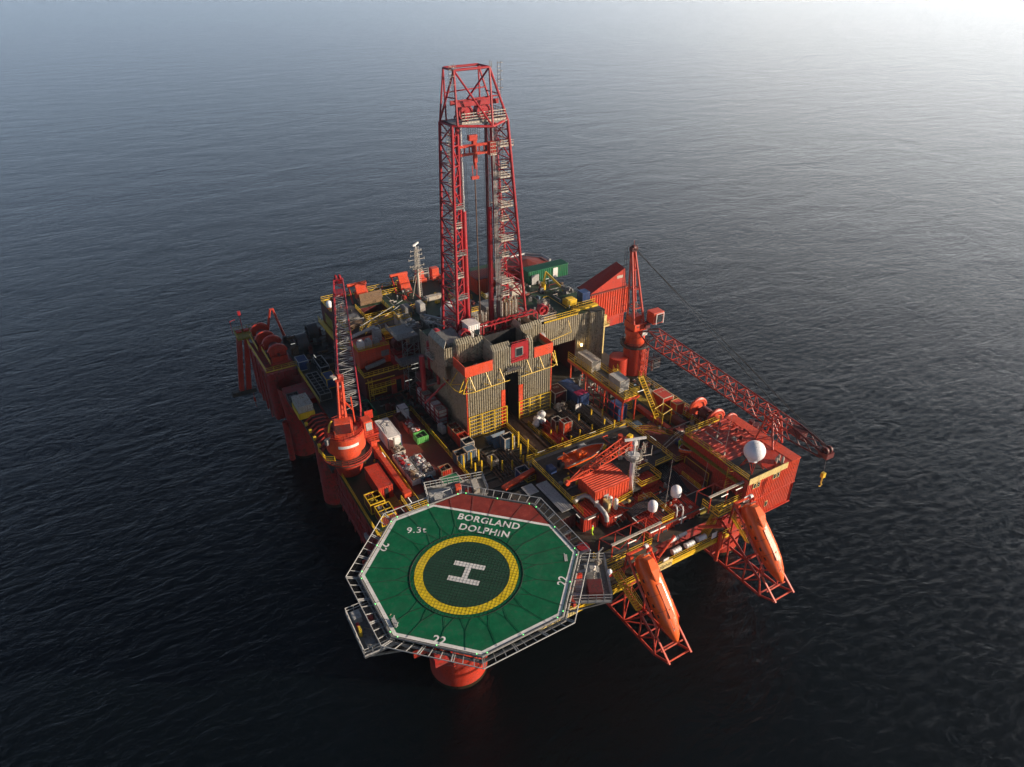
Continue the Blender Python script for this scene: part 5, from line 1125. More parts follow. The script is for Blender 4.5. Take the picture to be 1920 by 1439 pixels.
# ================================================================ BOATS ON DECK
def open_boat(lab, c, ang, L, W_, mt):
    o = thing('rescue_boat',lab,'boat',c); M=Matrix.Rotation(ang,3,'Z'); C_=V(c)
    def Q(x,y,z): return C_+M@V((x,y,z))
    st_=[(-.5,.42,.0),(-.46,.48,.0),(-.2,.5,.0),(.1,.48,.0),(.3,.36,.08),(.42,.18,.2),(.5,.01,.36)]
    k=MB(); vs=[]; 
    for t,w_,sh in st_:
        w=w_*W_; x=t*L
        row=[(x,-w,1.0+sh*.6),(x,-w*.92,.45+sh),(x,-w*.3,.0+sh*1.6),(x,w*.3,.0+sh*1.6),(x,w*.92,.45+sh),(x,w,1.0+sh*.6),(x,w*.82,1.0+sh*.6),(x,w*.8,.5+sh),(x,-w*.8,.5+sh),(x,-w*.82,1.0+sh*.6)]
        vs+=[Q(*r) for r in row]
    m_=10; fs=[(i*m_+j,i*m_+(j+1)%m_,(i+1)*m_+(j+1)%m_,(i+1)*m_+j) for i in range(len(st_)-1) for j in range(m_)]+[tuple(range(m_)),tuple(range(len(vs)-1,len(vs)-m_-1,-1))]
    k.add(vs,fs).build('hull',mt,o)
    k=MB().path([Q(t*L,-w_*W_,1.04+sh*.6) for t,w_,sh in st_],.09,6).path([Q(t*L,w_*W_,1.04+sh*.6) for t,w_,sh in st_],.09,6).build('fender','dirty_white',o)
    MB().cbox(Q(-.08*L,0,1.1),(1.1,.9,1.3),ang).cbox(Q(-.02*L,0,.9),(1.8,.5,.7),ang).build('console','lifeboat',o,bevel=.1)
    MB().bar(Q(-.4*L,-.8,1),Q(-.4*L,-.8,2.1),.06).bar(Q(-.4*L,.8,1),Q(-.4*L,.8,2.1),.06).bar(Q(-.4*L,-.8,2.1),Q(-.4*L,.8,2.1),.08).bar(Q(-.3*L,-.8,1),Q(-.4*L,-.8,2.1),.05).bar(Q(-.3*L,.8,1),Q(-.4*L,.8,2.1),.05).build('arch','lifeboat',o)
    MB().cbox(Q(-.54*L,.25,.9),(.7,.5,1.0),ang).cbox(Q(-.54*L,-.5,.9),(.7,.5,1.0),ang).build('outboard_motor','black',o)
    MB().cbox(Q(-.25*L,0,-.15),(.3,W_*.8,.5),ang).cbox(Q(.2*L,0,-.1),(.3,W_*.7,.5),ang).build('cradle','deck_grey',o)
open_boat('open orange rescue boat on the boat deck, bow pointing right',(31.9,22.3,21.3),rad(3),8.6,2.9,'lifeboat')
open_boat('open orange work boat between brick red platform and corner block, bow pointing left',(49.2,14.6,21.2),rad(170),6.4,2.6,'lifeboat')
# stowed provision crane boom across the boat deck
o = thing('provision_crane','orange lattice crane boom lying across the boat deck toward the white mast','crane',(31,17.6,22))
A=V((24.6,16.2,23.6)); B=V((38.0,18.6,24.6))
MB().lattice(A+(B-A)*.22,B,.9,1.7,.9,1.3,9,.11,.06).bar(A,A+(B-A)*.22+V((0,.4,.4)),.12,6).bar(A,A+(B-A)*.22+V((0,-.4,-.4)),.12,6).bar(A,A+(B-A)*.22+V((0,-.4,.4)),.12,6).bar(A,A+(B-A)*.22+V((0,.4,-.4)),.12,6).build('boom','orange_red',o)
MB().cyl((24.5,15.9,23.6),.4,.5,16,ax='y').build('tip_sheave','orange_red',o,smooth=True)
MB().bar((39.4,20.4,21),(39.4,20.4,22.6),.9,18).cbox((38.9,19.2,23.6),(1.6,1.6,2.0),.2).build('base','red',o)
MB().cbox((38.5,18.9,25.2),(.9,.7,.8),.3).build('hook_guard','yellow',o)
o = MB().lathe((39.8,22.6,21),[(.01,1.9),(.42,1.9),(.42,.2),(.75,.15),(.75,0)],18).build('bollard_stump','orange_red',smooth=True); tag(o,'orange cylindrical stump on the boat deck behind the mast','stump')
# ---- white mast
def mast(lab,c,h,cage=True):
    x,y,z=c; o=thing('radar_mast',lab,'mast',c)
    if cage:
        MB().lathe((x,y,z),[(.42,0),(.42,h*.62),(.8,h*.64),(.95,h*.68),(.95,h*.72),(.01,h*.72)],18).build('column','white',o,smooth=True)
        MB().quadslab((x-.2,y,z),(x-1.5,y-.2,z),(x-.3,y,z+3.4),(x-.2,y,z+3.6),.08).quadslab((x-.2,y-1.1,z),(x-.2,y,z),(x-.2,y,z+3.4),(x-.25,y-.3,z+3),.08).build('gusset','white',o)
        k=MB(); ladder(k,x-.1,y-.55,z+.3,z+h*.72,.5,True,.05); k.build('ladder','dirty_white',o)
        k=MB(); zz=z+h*.66
        for r in (1.3,):
            pts=[(x+r*cos(t*pi/6),y+r*sin(t*pi/6),zz) for t in range(12)]; k.rail(pts,closed=True,h=1.0,r=.05,step=.6)
        k.box(x-1.1,x+1.1,y-1.1,y+1.1,zz-.05,zz)
        for (dx,dy) in ((2.6,.4),(3.0,-.6),(-1.6,1.6),(1.9,1.6)): k.bar((x,y,zz),(x+dx,y+dy,zz-.2),.06).bar((x+dx,y+dy,zz-.4),(x+dx,y+dy,zz+1.5),.045)
        for t in range(7): k.bar((x+1.2+t*.0+cos(t)*.5,y+sin(t)*.9,zz+.8),(x+1.2+cos(t)*.5,y+sin(t)*.9,zz+2.3),.04)
        k.build('aerial_platform','dirty_white',o)
        MB().bar((x,y,z+h*.7),(x,y,z+h),.16,10).cbox((x,y,z+h*.95),(.6,.6,.7)).build('radar_post','white',o)
        MB().cbox((x,y,z+h+.25),(3.4,.3,.32),rad(-18)).build('radar_bar','white',o)
    else:
        k=MB().lathe((x,y,z),[(.32,0),(.26,h*.55)],12).lattice((x,y,z+h*.55),(x,y,z+h*.93),.7,.5,.7,.5,6,.05,.04,up=(0,1,0)); k.build('column','dirty_white',o)
        k=MB()
        for zz,L in ((.6,1.6),(.72,1.8),(.8,1.3),(.88,1.2)):
            k.bar((x-L,y,z+h*zz),(x+L,y,z+h*zz),.06).bar((x-L,y,z+h*zz-.2),(x-L,y,z+h*zz+.3),.06).bar((x+L,y,z+h*zz-.2),(x+L,y,z+h*zz+.3),.06)
        for zz in (.5,): 
            pts=[(x+1.1*cos(t*pi/5),y+1.1*sin(t*pi/5),z+h*zz) for t in range(10)]; k.rail(pts,closed=True,h=.9,r=.05)
        k.rail([(x+.6,y,z+h*.42),(x+2.6,y,z+h*.42)],h=1.2,r=.05).bar((x+2.6,y,z+h*.3),(x+2.6,y,z+h*.52),.05).bar((x-1.6,y,z),(x-.2,y,z+h*.45),.07).path([(x-.2,y,z+h*.45),(x-1.0,y,z+h*.4),(x-1.2,y,z+h*.3)],.08)
        k.build('aerial_arms','dirty_white',o)
        k=MB(); ladder(k,x+.3,y,z,z+h*.95,.4,False,.045); k.build('ladder','white',o)
        MB().cbox((x,y,z+h),(2.4,.3,.3),rad(40)).bar((x,y,z+h*.9),(x,y,z+h),.1).build('radar_bar','white',o)
mast('white radar mast with round aerial platform beside the big red shed',(34.6,13.3,20.1),9.4)
mast('tall thin white aerial mast at the rear of the rig left of the derrick',(30.4,82.6,27.2),12.2,False)
for (x,y,z,h,lab) in ((36.8,7.6,19.7,9.0,'tall thin white whip aerial on the front house roof'),(49.2,8.6,24.1,8.0,'tall thin white whip aerial on the left of the corner block roof'),(45.4,8.4,19,5.5,'thin whip aerial left of the dark red container'),(51.5,12.5,24.1,5.0,'thin whip aerial at the rear of the corner block roof'),(40.6,17.0,20.4,4.2,'short aerial beside the black pipes')):
    o = MB().bar((x,y,z),(x+.15,y,z+h),.05,5,.025).cbox((x,y,z+.3),(.25,.25,.6)).build('whip_aerial','dirty_white'); tag(o,lab,'aerial')
for (x,y,lab) in ((36.9,6.2,'white bent vent pipe left of the front satellite domes'),(37.7,5.8,'white bent vent pipe right of its twin on the front house')):
    o = MB().path([(x,y-1.0,18.2),(x,y-1.0,20.8),(x+.1,y-.7,21.2),(x+.2,y-.2,21.2),(x+.2,y,20.9)],.12,8).build('vent_pipe','white',smooth=True); tag(o,lab,'pipe')

# ================================================================ WINCHES / WINDLASSES
def windlass(lab,c,mir=1,mt='orange_red'):
    x,y,z=c; o=thing('anchor_windlass',lab,'windlass',c)
    MB().box(x-2.0,x+2.0,y-3.6,y+3.6,z,z+.4).box(x-1.6,x+1.6,y-3.4,y-3.0,z+.4,z+1.6).box(x-1.6,x+1.6,y+3.0,y+3.4,z+.4,z+1.6).build('bed',mt if mt!='orange_red' else 'red',o)
    for i,(dy,r,w_) in enumerate(((-2.2,1.7,.7),(.2,1.15,1.8),(2.3,1.8,.6))):
        wheel(MB(),(x,y+dy,z+1.9),r,w_,'y').build('drum' if i==1 else 'gear_wheel',mt if i!=1 else 'dark_red',o,smooth=True)
    MB().bar((x,y-3.3,z+1.9),(x,y+3.3,z+1.9),.3,12).cbox((x+1.5*mir,y-.6,z+1.2),(1.0,1.4,1.3)).build('shaft','dark_red',o)
    for dy in (-2.2,2.3): MB().path([(x+1.95*cos(t),y+dy,z+1.9+1.95*sin(t)) for t in [pi*.05+pi*.85*i/10 for i in range(11)]],.3,6).build('brake_guard',mt,o,smooth=True)
    for dy in (-.9,1.0): MB().cbox((x-1.5,y+dy,z+.9),(.8,.9,1.1)).bar((x-1.5,y+dy,z+1.4),(x-.3,y+dy,z+2.2),.08).build('brake_housing','dark_red',o,bevel=.05)
    MB().rail([(x-2.1,y-3.6,z+.4),(x-2.1,y+3.6,z+.4)],h=1).build('guard_rail','yellow',o); return o
windlass('orange anchor windlass on the right side deck nearer the crane pedestal',(59.8,22.6,18.3))
windlass('orange anchor windlass on the right side deck beside the corner block',(60.8,15.9,18.3))
windlass('red anchor windlass on the stern left corner with yellow railing',(-1.4,87.2,19.0),1,'red')
windlass('red anchor windlass behind its twin on the stern left corner',(-2.2,94.6,19.0),-1,'red')
for i,(x,y) in enumerate(((61.3,12.9),(61.9,14.3))):
    o = MB().lathe((x,y,20.5),[(.01,2.4),(.45,2.4),(.5,2.0),(.28,1.8),(.28,.3),(.5,0)],14).lathe((x+.9,y-.5,20.5),[(.01,1.8),(.4,1.8),(.4,.9),(.25,.7),(.25,0)],12).build('mooring_post','dark_red',smooth=True); tag(o,'dark red mooring post pair on the right edge, %s one'%('near' if i==0 else 'far'),'post')
for (x0,y0,ang,mt,lab) in ((-6.6,100.5,0,'red','pair of tall red anchor bolster legs hanging off the stern left corner'),):
    o=thing('anchor_bolster',lab,'frame',(x0,y0,19))
    for dx in (0,1.6): MB().add([(x0+dx-2.3,y0,5.5),(x0+dx-1.2,y0,5.5),(x0+dx-1.2,y0+.9,5.5),(x0+dx-2.3,y0+.9,5.5),(x0+dx,y0,20.4),(x0+dx+1.1,y0,20.4),(x0+dx+1.1,y0+.9,20.4),(x0+dx,y0+.9,20.4)],[(3,2,1,0),(4,5,6,7),(0,1,5,4),(1,2,6,5),(2,3,7,6),(3,0,4,7)]).build('leg','red',o)
    MB().box(x0-3.9,x0+1.3,y0-.2,y0+1.2,4.4,5.5).rail([(x0-4.1,y0,4.6),(x0+1.5,y0,4.6)],h=1.2).build('foot_platform','deck_dark',o)
    MB().box(x0-.4,x0+5.5,y0-3,y0+1.2,19.6,20.0).rail([(x0-.4,y0-3,20),(x0-.4,y0+1.2,20),(x0+5.4,y0+1.2,20)]).build('top_platform','yellow_deck',o)
    MB().bar((x0+1.5,y0+1,20),(x0+1.5,y0+1,24),.1).cbox((x0+1.5,y0+1,24.3),(.6,.6,.9)).bar((x0-.8,y0+.5,20),(x0-.8,y0+.5,23),.07).bar((x0-.8,y0+.5,23),(x0+.3,y0+.5,23.2),.07).build('light_post','crimson',o)
    MB().bar((x0+.6,y0+.4,4.4),(x0+.6,y0+.4,.2),.05,4).cbox((x0+.6,y0+.4,2.2),(.4,.4,1.0)).build('marker_rope','red',o)
o = thing('stern_frame','red bent A frame davit beside the stern left windlass','frame',(0.5,98,19)); MB().path([(-1.0,97,19),(.8,97,25.5),(1.4,97,25.5),(2.6,96,19)],.3,6).build('arch','red',o)

# ================================================================ REAR LEFT MODULE
lm = thing('left_module','tall orange red deckhouse with yellow railed galleries behind the left crane','building',(14,66,18))
MB().box(9.5,18.4,62.2,70,18,22.9).build('lower_block','dark_red',lm)
MB().box(9.2,18.8,61.6,70,22.9,23.3).build('gallery_deck','dark_red',lm)
MB().box(9.9,16.3,65.4,71,23.3,27.0).build('upper_block','orange_red',lm)
MB().box(14.4,16.0,65.28,65.38,24.9,26.1).build('grey_panel','grey',lm)
MB().box(16.0,18.4,62.9,65.0,23.3,25.5).build('corner_tank','crimson',lm,bevel=.08)
MB().rail([(9.3,65.3,23.3),(9.3,61.7,23.3),(16.2,61.7,23.3),(16.2,61.2,23.3),(18.8,61.2,23.3)],step=1.0).rail([(9.9,71,27),(9.9,65.5,27),(16.2,65.5,27)],step=1.0,h=.8).build('handrail','yellow',lm)
MB().bar((9.5,62.1,21.9),(15.5,62.1,21.9),.12).rail([(10.3,61.6,20.3),(15.4,61.6,20.3)],step=1).rail([(10.3,61.6,19.1),(13.4,61.6,19.1)],step=.8).build('front_rail','yellow',lm)
k=MB(); ladder(k,9.9,61.6,18,23,.8,False,.06); k.build('ladder','yellow',lm)
MB().box(14.6,18.1,61.9,62.15,18,21.6).build('door_surround','red',lm); MB().box(15.6,16.6,61.8,61.92,18.2,21.0).build('door','black',lm)
MB().bar((10.6,64.0,24.0),(14.6,64.4,24.4),.45,12).build('stowed_hose','grey',lm,smooth=True)
for (x,y,s,mt,lab) in ((10.9,66.6,(1.3,1.0,1.5),'plastic','white wrapped bundle on the roof of the left deckhouse'),(12.4,66.6,(1.3,1.1,1.4),'light_grey','grey machine box beside the white bundle on the left deckhouse'),(14.0,66.6,(1.2,1.0,1.1),'galv','grey open box at the roof middle of the left deckhouse'),(15.0,68.6,(1.5,1.5,2.1),'light_grey','pale round ended tank at the rear of the left deckhouse roof')):
    o=MB().cbox((x,y,27+s[2]/2),s,random.uniform(-.1,.1)).cbox((x+.1,y,27+s[2]+.2),(s[0]*.5,s[1]*.6,.4)).bar((x-.4,y,27),(x-.4,y,27+s[2]+.5),.12,8).build('roof_machine',mt,bevel=.08); tag(o,lab,'machine')
o=MB().bar((8.6,68.6,28.6),(15.2,70,29.2),.33,14).build('exhaust_duct','light_grey',smooth=True); tag(o,'long pale exhaust pipe lying over the left deckhouse roof','pipe')
o=MB().box(16.5,20.8,68.8,70.2,27.5,28.2).rail([(16.4,68.6,28.2),(20.8,68.4,28.2)],h=.9).rail([(16.4,67.9,26.9),(20.8,67.7,26.9)],h=.9).build('pipe_bridge','yellow'); tag(o,'yellow railed pipe bridge leading right from the left deckhouse roof','bridge')
rr_=thing('rear_block','rear red deckhouse with green roof deck, yellow rails and a deep open pit','building',(24,82,18))
MB().box(10.8,16.2,72,92,18,27).box(16.2,22,84,92,18,27).box(22,40,72,92,18,27).box(16.2,22,72,78.4,18,27).box(40,56,71.2,92,18,27).build('block','dark_red',rr_)
MB().box(10.8,16.2,72,92,27,27.1).box(16.2,22,72,78.4,27,27.1).build('left_roof','grey_dark',rr_); MB().box(22,56,72,92,27,27.12).box(16.2,22,84,92,27,27.1).build('green_roof','deck_green',rr_)
MB().box(16.2,22,78.4,84,19,19.2).build('pit_floor','brick',rr_)
MB().rail([(16.2,78.2,27.1),(22.1,78.2,27.1),(22.1,84.2,27.1)],step=1.2).rail([(16.2,84.3,27.1),(16.2,78.2,27.1)]).rail([(11,72,27.1),(11,91.8,27.1),(38,91.8,27.1)],step=1.8).rail([(24,77.5,27.1),(30,78,27.1)]).rail([(22.2,88,27.1),(28.4,88,27.1),(28.4,91.6,27.1)]).build('handrail','yellow',rr_)
MB().box(10.65,10.8,79,89,23.2,25.6).build('side_panel','yellow_deck',rr_); MB().rail([(9.8,76,22.6),(9.8,92,22.6)],h=1.2).box(9.7,10.8,76,92,22.45,22.6).build('side_gallery','yellow',rr_)
MB().quadslab((17.4,84.2,28.4),(22.6,84.4,28.4),(22.9,86.2,29.4),(17.8,86,29.4),.15).box(17.6,22.6,85,87.2,27,28.2).build('cream_awning','timber',rr_)
rail_thing('yellow railed stair gallery curving across the front of the rear pit',[(12.6,71.6,27.6),(14.8,74.6,27.6),(23.4,76.0,27.6)])
rail_thing('second yellow rail running along the gallery before the rear pit',[(13.4,70.6,27.6),(15.6,73.4,27.6),(23.6,74.6,27.6)])
for (x,y,z,s,mt,lab) in ((13.4,80.0,27.1,(3.6,2.2,.6),'grey','flat grey hatch left of the rear pit'),(13.2,76.4,27.1,(3.4,2.0,.7),'timber','brown flat crate left of the rear pit'),(24.6,76.4,27.1,(1.6,2.6,1.8),'grey','grey box cabinet on the green rear roof'),(27.2,74.8,27.1,(1.2,2.6,2.6),'light_grey','tall pale cabinet on the rear roof beside the reel'),(20.4,81.4,19.2,(1.8,1.4,1.2),'dirty_white','pale box at the bottom of the rear pit'),(32.6,80.0,27.1,(4.2,1.6,.9),'dirty_white','pale red marked bundle on the rear roof behind the reel')):
    o=MB().cbox((x,y,z+s[2]/2),s).cbox((x,y,z+s[2]+.05),(s[0]*.8,s[1]*.8,.12)).build('deck_box',mt,bevel=.05); tag(o,lab,'box')
def davit(lab,x,y,z,w,h,mt='red'):
    o=thing('boat_davit',lab,'davit',(x,y,z))
    MB().bar((x-.7,y-4.2,z),(x,y,z+h),.22,6).build('leg',mt,o); MB().bar((x+w-.7,y-4.2,z),(x+w,y,z+h),.22,6).build('leg',mt,o)
    MB().bar((x-.3,y,z+h),(x+w+.3,y,z+h),.42,10).build('cross_beam','orange_red',o)
    MB().quadslab((x+.8,y-3.2,z+1.4),(x+w-.6,y-3.2,z+1.4),(x+w-.4,y-1.4,z+3.0),(x+1.1,y-1.4,z+3.0),.5).cbox((x+w/2,y-2.6,z+.9),(w*.6,2.4,1.6)).build('winch_house','orange_red',o)
davit('red goalpost davit at the stern nearer the left satellite dome',17.2,91.0,27.1,3.8,2.6)
davit('red goalpost davit at the stern left of the thin white mast',27.4,91.2,27.1,3.6,2.6)
for (x,lab) in ((34.2,'orange winch house at the stern right of the thin mast'),(38.0,'orange winch house at the stern behind the derrick')):
    o=MB().cbox((x,91,28.4),(1.8,1.6,2.6)).cbox((x,90,27.6),(2.4,1.2,1)).build('winch_house','orange_red',bevel=.1); tag(o,lab,'winch')
# white tank behind left derrick leg
o=MB().lathe((29.6,66,30.6),[(1.7,-3),(1.7,.6),(1.2,1.6),(.01,2.0)],24).build('white_silo','white',smooth=True); tag(o,'white round topped silo behind the left derrick tower','tank')
# rear right: red roofed sheds
def shed(nm,lab,x0,x1,y0,y1,z0,z1,zr,mt,roof,cat='shed'):
    o=thing(nm,lab,cat,((x0+x1)/2,(y0+y1)/2,z0)); 
    for a,b_ in (((x0,y0),(x1,y0)),((x1,y0),(x1,y1)),((x1,y1),(x0,y1)),((x0,y1),(x0,y0))): MB().corr(a,b_,z0,z1,.5,.08).build('wall',mt,o)
    xm=(x0+x1)/2; 
    if zr>z1: MB().quadslab((x0-.2,y0-.2,z1),(x1+.2,y0-.2,z1),(x1+.2,(y0+y1)/2,zr),(x0-.2,(y0+y1)/2,zr),.12).quadslab((x1+.2,y1+.2,z1),(x0-.2,y1+.2,z1),(x0-.2,(y0+y1)/2,zr),(x1+.2,(y0+y1)/2,zr),.12).build('roof',roof,o)
    else: MB().corr_roof(x0-.1,x1+.1,y0-.1,y1+.1,z1+.1,.5,.08).build('roof',roof,o)
    return o
shed('red_shed','red ribbed shed behind the derrick between its two towers',42.0,48.5,77,82,27,30.6,30.6,'orange_red','brick')
shed('green_container','long bright green corrugated container along the rear edge of the green roof',50.2,60.4,68.6,71.4,31,33.6,33.6,'green','green','container')
o=MB().box(56.4,57.6,68.4,68.5,31.2,33.4).build('white_door','white'); tag(o,'white door leaf standing open on the green container','door')
o=MB().box(50.4,52.2,67.6,67.8,31.1,33.2).build('leaning_board','light_grey'); tag(o,'pale grey square panel leaning left of the yellow knuckle crane','panel')
o=thing('octagon_tank','big red octagonal roofed tank at the stern right, ringed by a grey pipe','tank',(55.5,77,24))
pl_=[(55.5+5.6*cos(pi/8+i*pi/4),78+5.0*sin(pi/8+i*pi/4)) for i in range(8)]
MB().prism(pl_,22,31.4).build('shell','red',o); vs=[(x,y,31.4) for x,y in pl_]+[(55.5,78,32.6)]
MB().add(vs,[(i,(i+1)%8,8) for i in range(8)]).build('roof','brick',o); MB().path([(x*1.0,y,31.9) for x,y in [pl_[3],pl_[2],pl_[1],pl_[0],pl_[7]]],.3,8).build('ring_pipe','galv',o,smooth=True)
# rear right containers on outrigger
def wedge():
    o=thing('rear_red_building','salmon red corrugated building with a steep wedge roof overhanging the right rear side','building',(64,60,24))
    y0=57.2; MB().corr((58.4,y0),(68.6,y0),24.6,30.6,.62,.16).build('front_wall','orange_red',o)
    MB().corr((68.6,y0),(68.6,y0+5),24.6,30.6,.6,.1).build('side_wall','orange_red',o)
    MB().box(58.4,68.8,y0-.2,y0+5,30.6,30.8).build('ledge','brick',o)
    MB().add([(58.6,y0+.3,30.8),(68.0,y0+.3,30.8),(67.4,y0+.3,34.9),(58.6,y0+4.8,30.8),(68.0,y0+4.8,30.8),(67.4,y0+3.4,35.3)],[(0,1,2),(5,4,3),(0,2,5,3),(1,4,5,2),(0,3,4,1)]).build('wedge_roof','red',o)
    MB().box(65.4,67.0,y0+.22,y0+.3,32.9,33.5).build('name_plate','dirty_white',o)
    MB().box(59,68,y0+.2,y0+4.6,22,24.6).build('base','red',o)
wedge()
o=MB().box(56.8,60.2,52.5,56.5,25.2,25.4).box(57.2,59.8,53,56,25.4,27.6).rail([(56.9,52.4,25.4),(60.2,52.4,25.4),(60.2,56.5,25.4)]).bar((58,53,18),(58,53,25.2),.2).bar((60,54,18),(60,54,25.2),.2).build('side_cabin','cream'); tag(o,'cream railed cabin platform right of the grey stair tower','cabin')
# green roof deck things
o=thing('knuckle_crane','yellow knuckle boom crane folded on the green roof deck','crane',(52.4,65,31)); MB().bar((51.4,64.6,31),(51.4,64.6,32.6),.5,12).build('base','yellow',o); MB().bar((51.4,64.6,32.4),(53.0,66.2,34.0),.28,6).bar((53,66.2,34),(53.4,60.8,32.4),.22,6).bar((53.4,60.8,32.4),(53.6,60.2,31.3),.12,6).build('arm','yellow',o); MB().bar((53.1,65.4,33.4),(53.3,62.6,32.8),.14,8).build('cylinder','chrome',o)
o=MB().box(50.6,52.9,54.4,56.3,31.1,32.3).box(50.9,52.6,54.7,56.0,32.3,32.45).build('yellow_box','yellow',bevel=.05); tag(o,'yellow steel box on the green roof deck','box')
# ================================================================ CONTAINERS AND BASKETS
def container(lab,x0,x1,y0,y1,z0,z1,mt,top='closed',trim=None,fill=None,nm='cargo_container',cat='container',group=None,pitch=.34):
    o=thing(nm,lab,cat,((x0+x1)/2,(y0+y1)/2,z0),group); trim=trim or mt
    for a,b_ in (((x0,y0),(x1,y0)),((x1,y0),(x1,y1)),((x1,y1),(x0,y1)),((x0,y1),(x0,y0))): MB().corr(a,b_,z0+.12,z1-.1,pitch,.05).build('side_panel',mt,o)
    k=MB(); r=.07; X=(x0,x1);Y=(y0,y1)
    for x in X:
        for y in Y: k.box(x-r,x+r,y-r,y+r,z0,z1+.02)
    for z in (z0+.02,z1-.12):
        for y in Y: k.box(x0+r,x1-r,y-r,y+r,z,z+.14)
        for x in X: k.box(x-r,x+r,y0+r,y1-r,z,z+.14)
    k.build('edge_frame',trim,o)
    if top=='closed': MB().corr_roof(x0+.07,x1-.07,y0+.07,y1-.07,z1-.02,.4,.03,.05,'x').build('roof',mt,o)
    else:
        MB().box(x0+.05,x1-.05,y0+.05,y1-.05,z0+.05,z0+.15).build('floor','deck_dark',o)
        if fill:
            k=MB()
            for i in range(int(6+(x1-x0)*(y1-y0)*3)):
                k.cbox((random.uniform(x0+.4,x1-.4),random.uniform(y0+.4,y1-.4),z0+(z1-z0)*random.uniform(.35,.85)),(random.uniform(.2,.7),random.uniform(.2,.7),random.uniform(.1,.4)),random.random()*3,random.uniform(-.4,.4))
            k.build('contents',fill,o)
        if top=='bars':
            k=MB(); n_=max(1,round((y1-y0)/1.3))
            for i in range(1,n_): y=y0+(y1-y0)*i/n_; k.box(x0,x1,y-.05,y+.05,z1-.08,z1)
            k.box((x0+x1)/2-.04,(x0+x1)/2+.04,y0,y1,z1-.08,z1).build('top_bar',trim,o)
    return o
t=container('long white container with a green and blue end on the left cargo deck',6.8,9.1,44.4,50.4,18.45,21.0,'white',trim='white')
MB().path([(7.2,50,21.08),(7.5,47.5,21.1),(7.1,45.5,21.08)],.04,4).path([(8.6,49.6,21.1),(7.6,48.6,21.12),(8.3,47.6,21.1),(8.8,48.6,21.1),(8.0,49.2,21.1)],.04,4).build('sling','black',t)
MB().box(6.7,6.82,44.25,44.32,18.5,21).box(9.1,9.22,44.2,44.32,18.5,21).build('corner_strip','blue',t); MB().box(7.9,9.0,44.2,44.3,18.6,20.8).build('open_door','white',t)
MB().add([(8.0,44.19,18.62),(9.0,44.19,18.62),(9.0,44.19,19.5)],[(0,1,2)]).build('green_corner','green',t); MB().quadslab((6.9,44.3,18.6),(7.5,43.6,18.6),(7.5,43.6,20.8),(6.9,44.3,20.8),.06).build('open_door','dirty_white',t)
container('small white box container at the rear of the left cargo deck',12.4,14.1,52.4,54.4,18.45,20.3,'white',trim='grey_dark')
container('brick red open skip with a rusty floor beyond the long loaded baskets',11.0,12.9,49.6,52.4,18.45,19.9,'brick','open',fill='pipe_rust',nm='open_skip',cat='skip')
o=MB().quadslab((12.2,52.4,20.6),(12.9,52.2,20.6),(13.7,48.4,19.0),(12.9,48.6,19.0),.1).build('steel_chute','light_grey'); tag(o,'pale steel plate lying slanted across the red skip','plate')
def basket(lab,x0,x1,y0,y1,z0,h,frame,fillm):
    o=thing('cargo_basket',lab,'basket',((x0+x1)/2,(y0+y1)/2,z0)); k=MB()
    k.box(x0,x1,y0,y0+.08,z0,z0+h).box(x0,x1,y1-.08,y1,z0,z0+h).box(x0,x0+.08,y0+.08,y1-.08,z0,z0+h).box(x1-.08,x1,y0+.08,y1-.08,z0,z0+h).box(x0+.08,x1-.08,y0+.08,y1-.08,z0+.05,z0+.15).build('tray',frame,o)
    for mt,n_ in fillm:
        k=MB()
        for i in range(n_): k.cbox((random.uniform(x0+.4,x1-.4),random.uniform(y0+.4,y1-.4),z0+h*random.uniform(.6,1.15)),(random.uniform(.2,.9),random.uniform(.15,.8),random.uniform(.1,.35)),random.random()*3,random.uniform(-.5,.5))
        k.build('packed_load',mt,o)
    k=MB()
    for i in range(3): y=y0+(y1-y0)*(i+.5)/3; k.path([(x0,y,z0+h),((x0+x1)/2,y+.4,z0+h*1.35),(x1,y,z0+h)],.035,4)
    for x,y in ((x0,y0),(x1,y0),(x0,y1),(x1,y1)): k.bar((x,y,z0+h),((x+(x0+x1)/2)/2,(y+(y0+y1)/2)/2,z0+h*1.5),.03,4)
    k.build('sling','black',o)
ld=[('crimson',9),('plastic',10),('light_grey',8),('orange_red',5)]
for i,(x0,x1,y0,y1,lab) in enumerate(((6.3,8.3,39.0,41.6,'basket of red and white bags, farthest of the left row of baskets'),(6.3,8.3,36.2,38.8,'basket of red and grey bags in the middle of the left row of baskets'),(6.4,8.6,33.4,36.0,'basket with timber load nearest in the left row, beside the blue skip'),(8.6,10.6,36.8,39.6,'basket of red and white bags at the far end of the right row'),(8.7,10.8,34.0,36.7,'white basket with pale load and green end at the near right row'))):
    basket(lab,x0,x1,y0,y1,18.45,1.0,'white',ld if i in(0,1,3) else [('dirty_white',12),('timber',7),('plastic',5)])
basket('flat basket of pale timber pallets in front of the white container',7.0,9.0,42.2,44.0,18.45,.7,'dirty_white',[('dirty_white',14),('timber',8)])
basket('long basket of red and grey bags right of the white container, far one',11.6,13.4,47.2,49.6,18.45,1.2,'red',ld)
basket('basket of red and grey bags right of the white container, near one',11.8,13.6,45.4,47.1,18.45,1.2,'brick',ld)
container('lime green framed open skip at the end of the row of baskets',11.8,13.8,43.4,45.2,18.45,19.7,'lime','open',fill='deck_grey',nm='open_skip',cat='skip')
container('blue open skip with coiled red gear beside the near baskets',7.9,9.6,29.8,33.2,18.45,19.6,'steel_blue','open',fill='dark_red',nm='open_skip',cat='skip')
container('small red container with yellow trimmed top at the corner of the left cargo deck',11.2,13.0,32.4,33.8,18.45,20.2,'red','bars',trim='timber',fill='deck_dark')
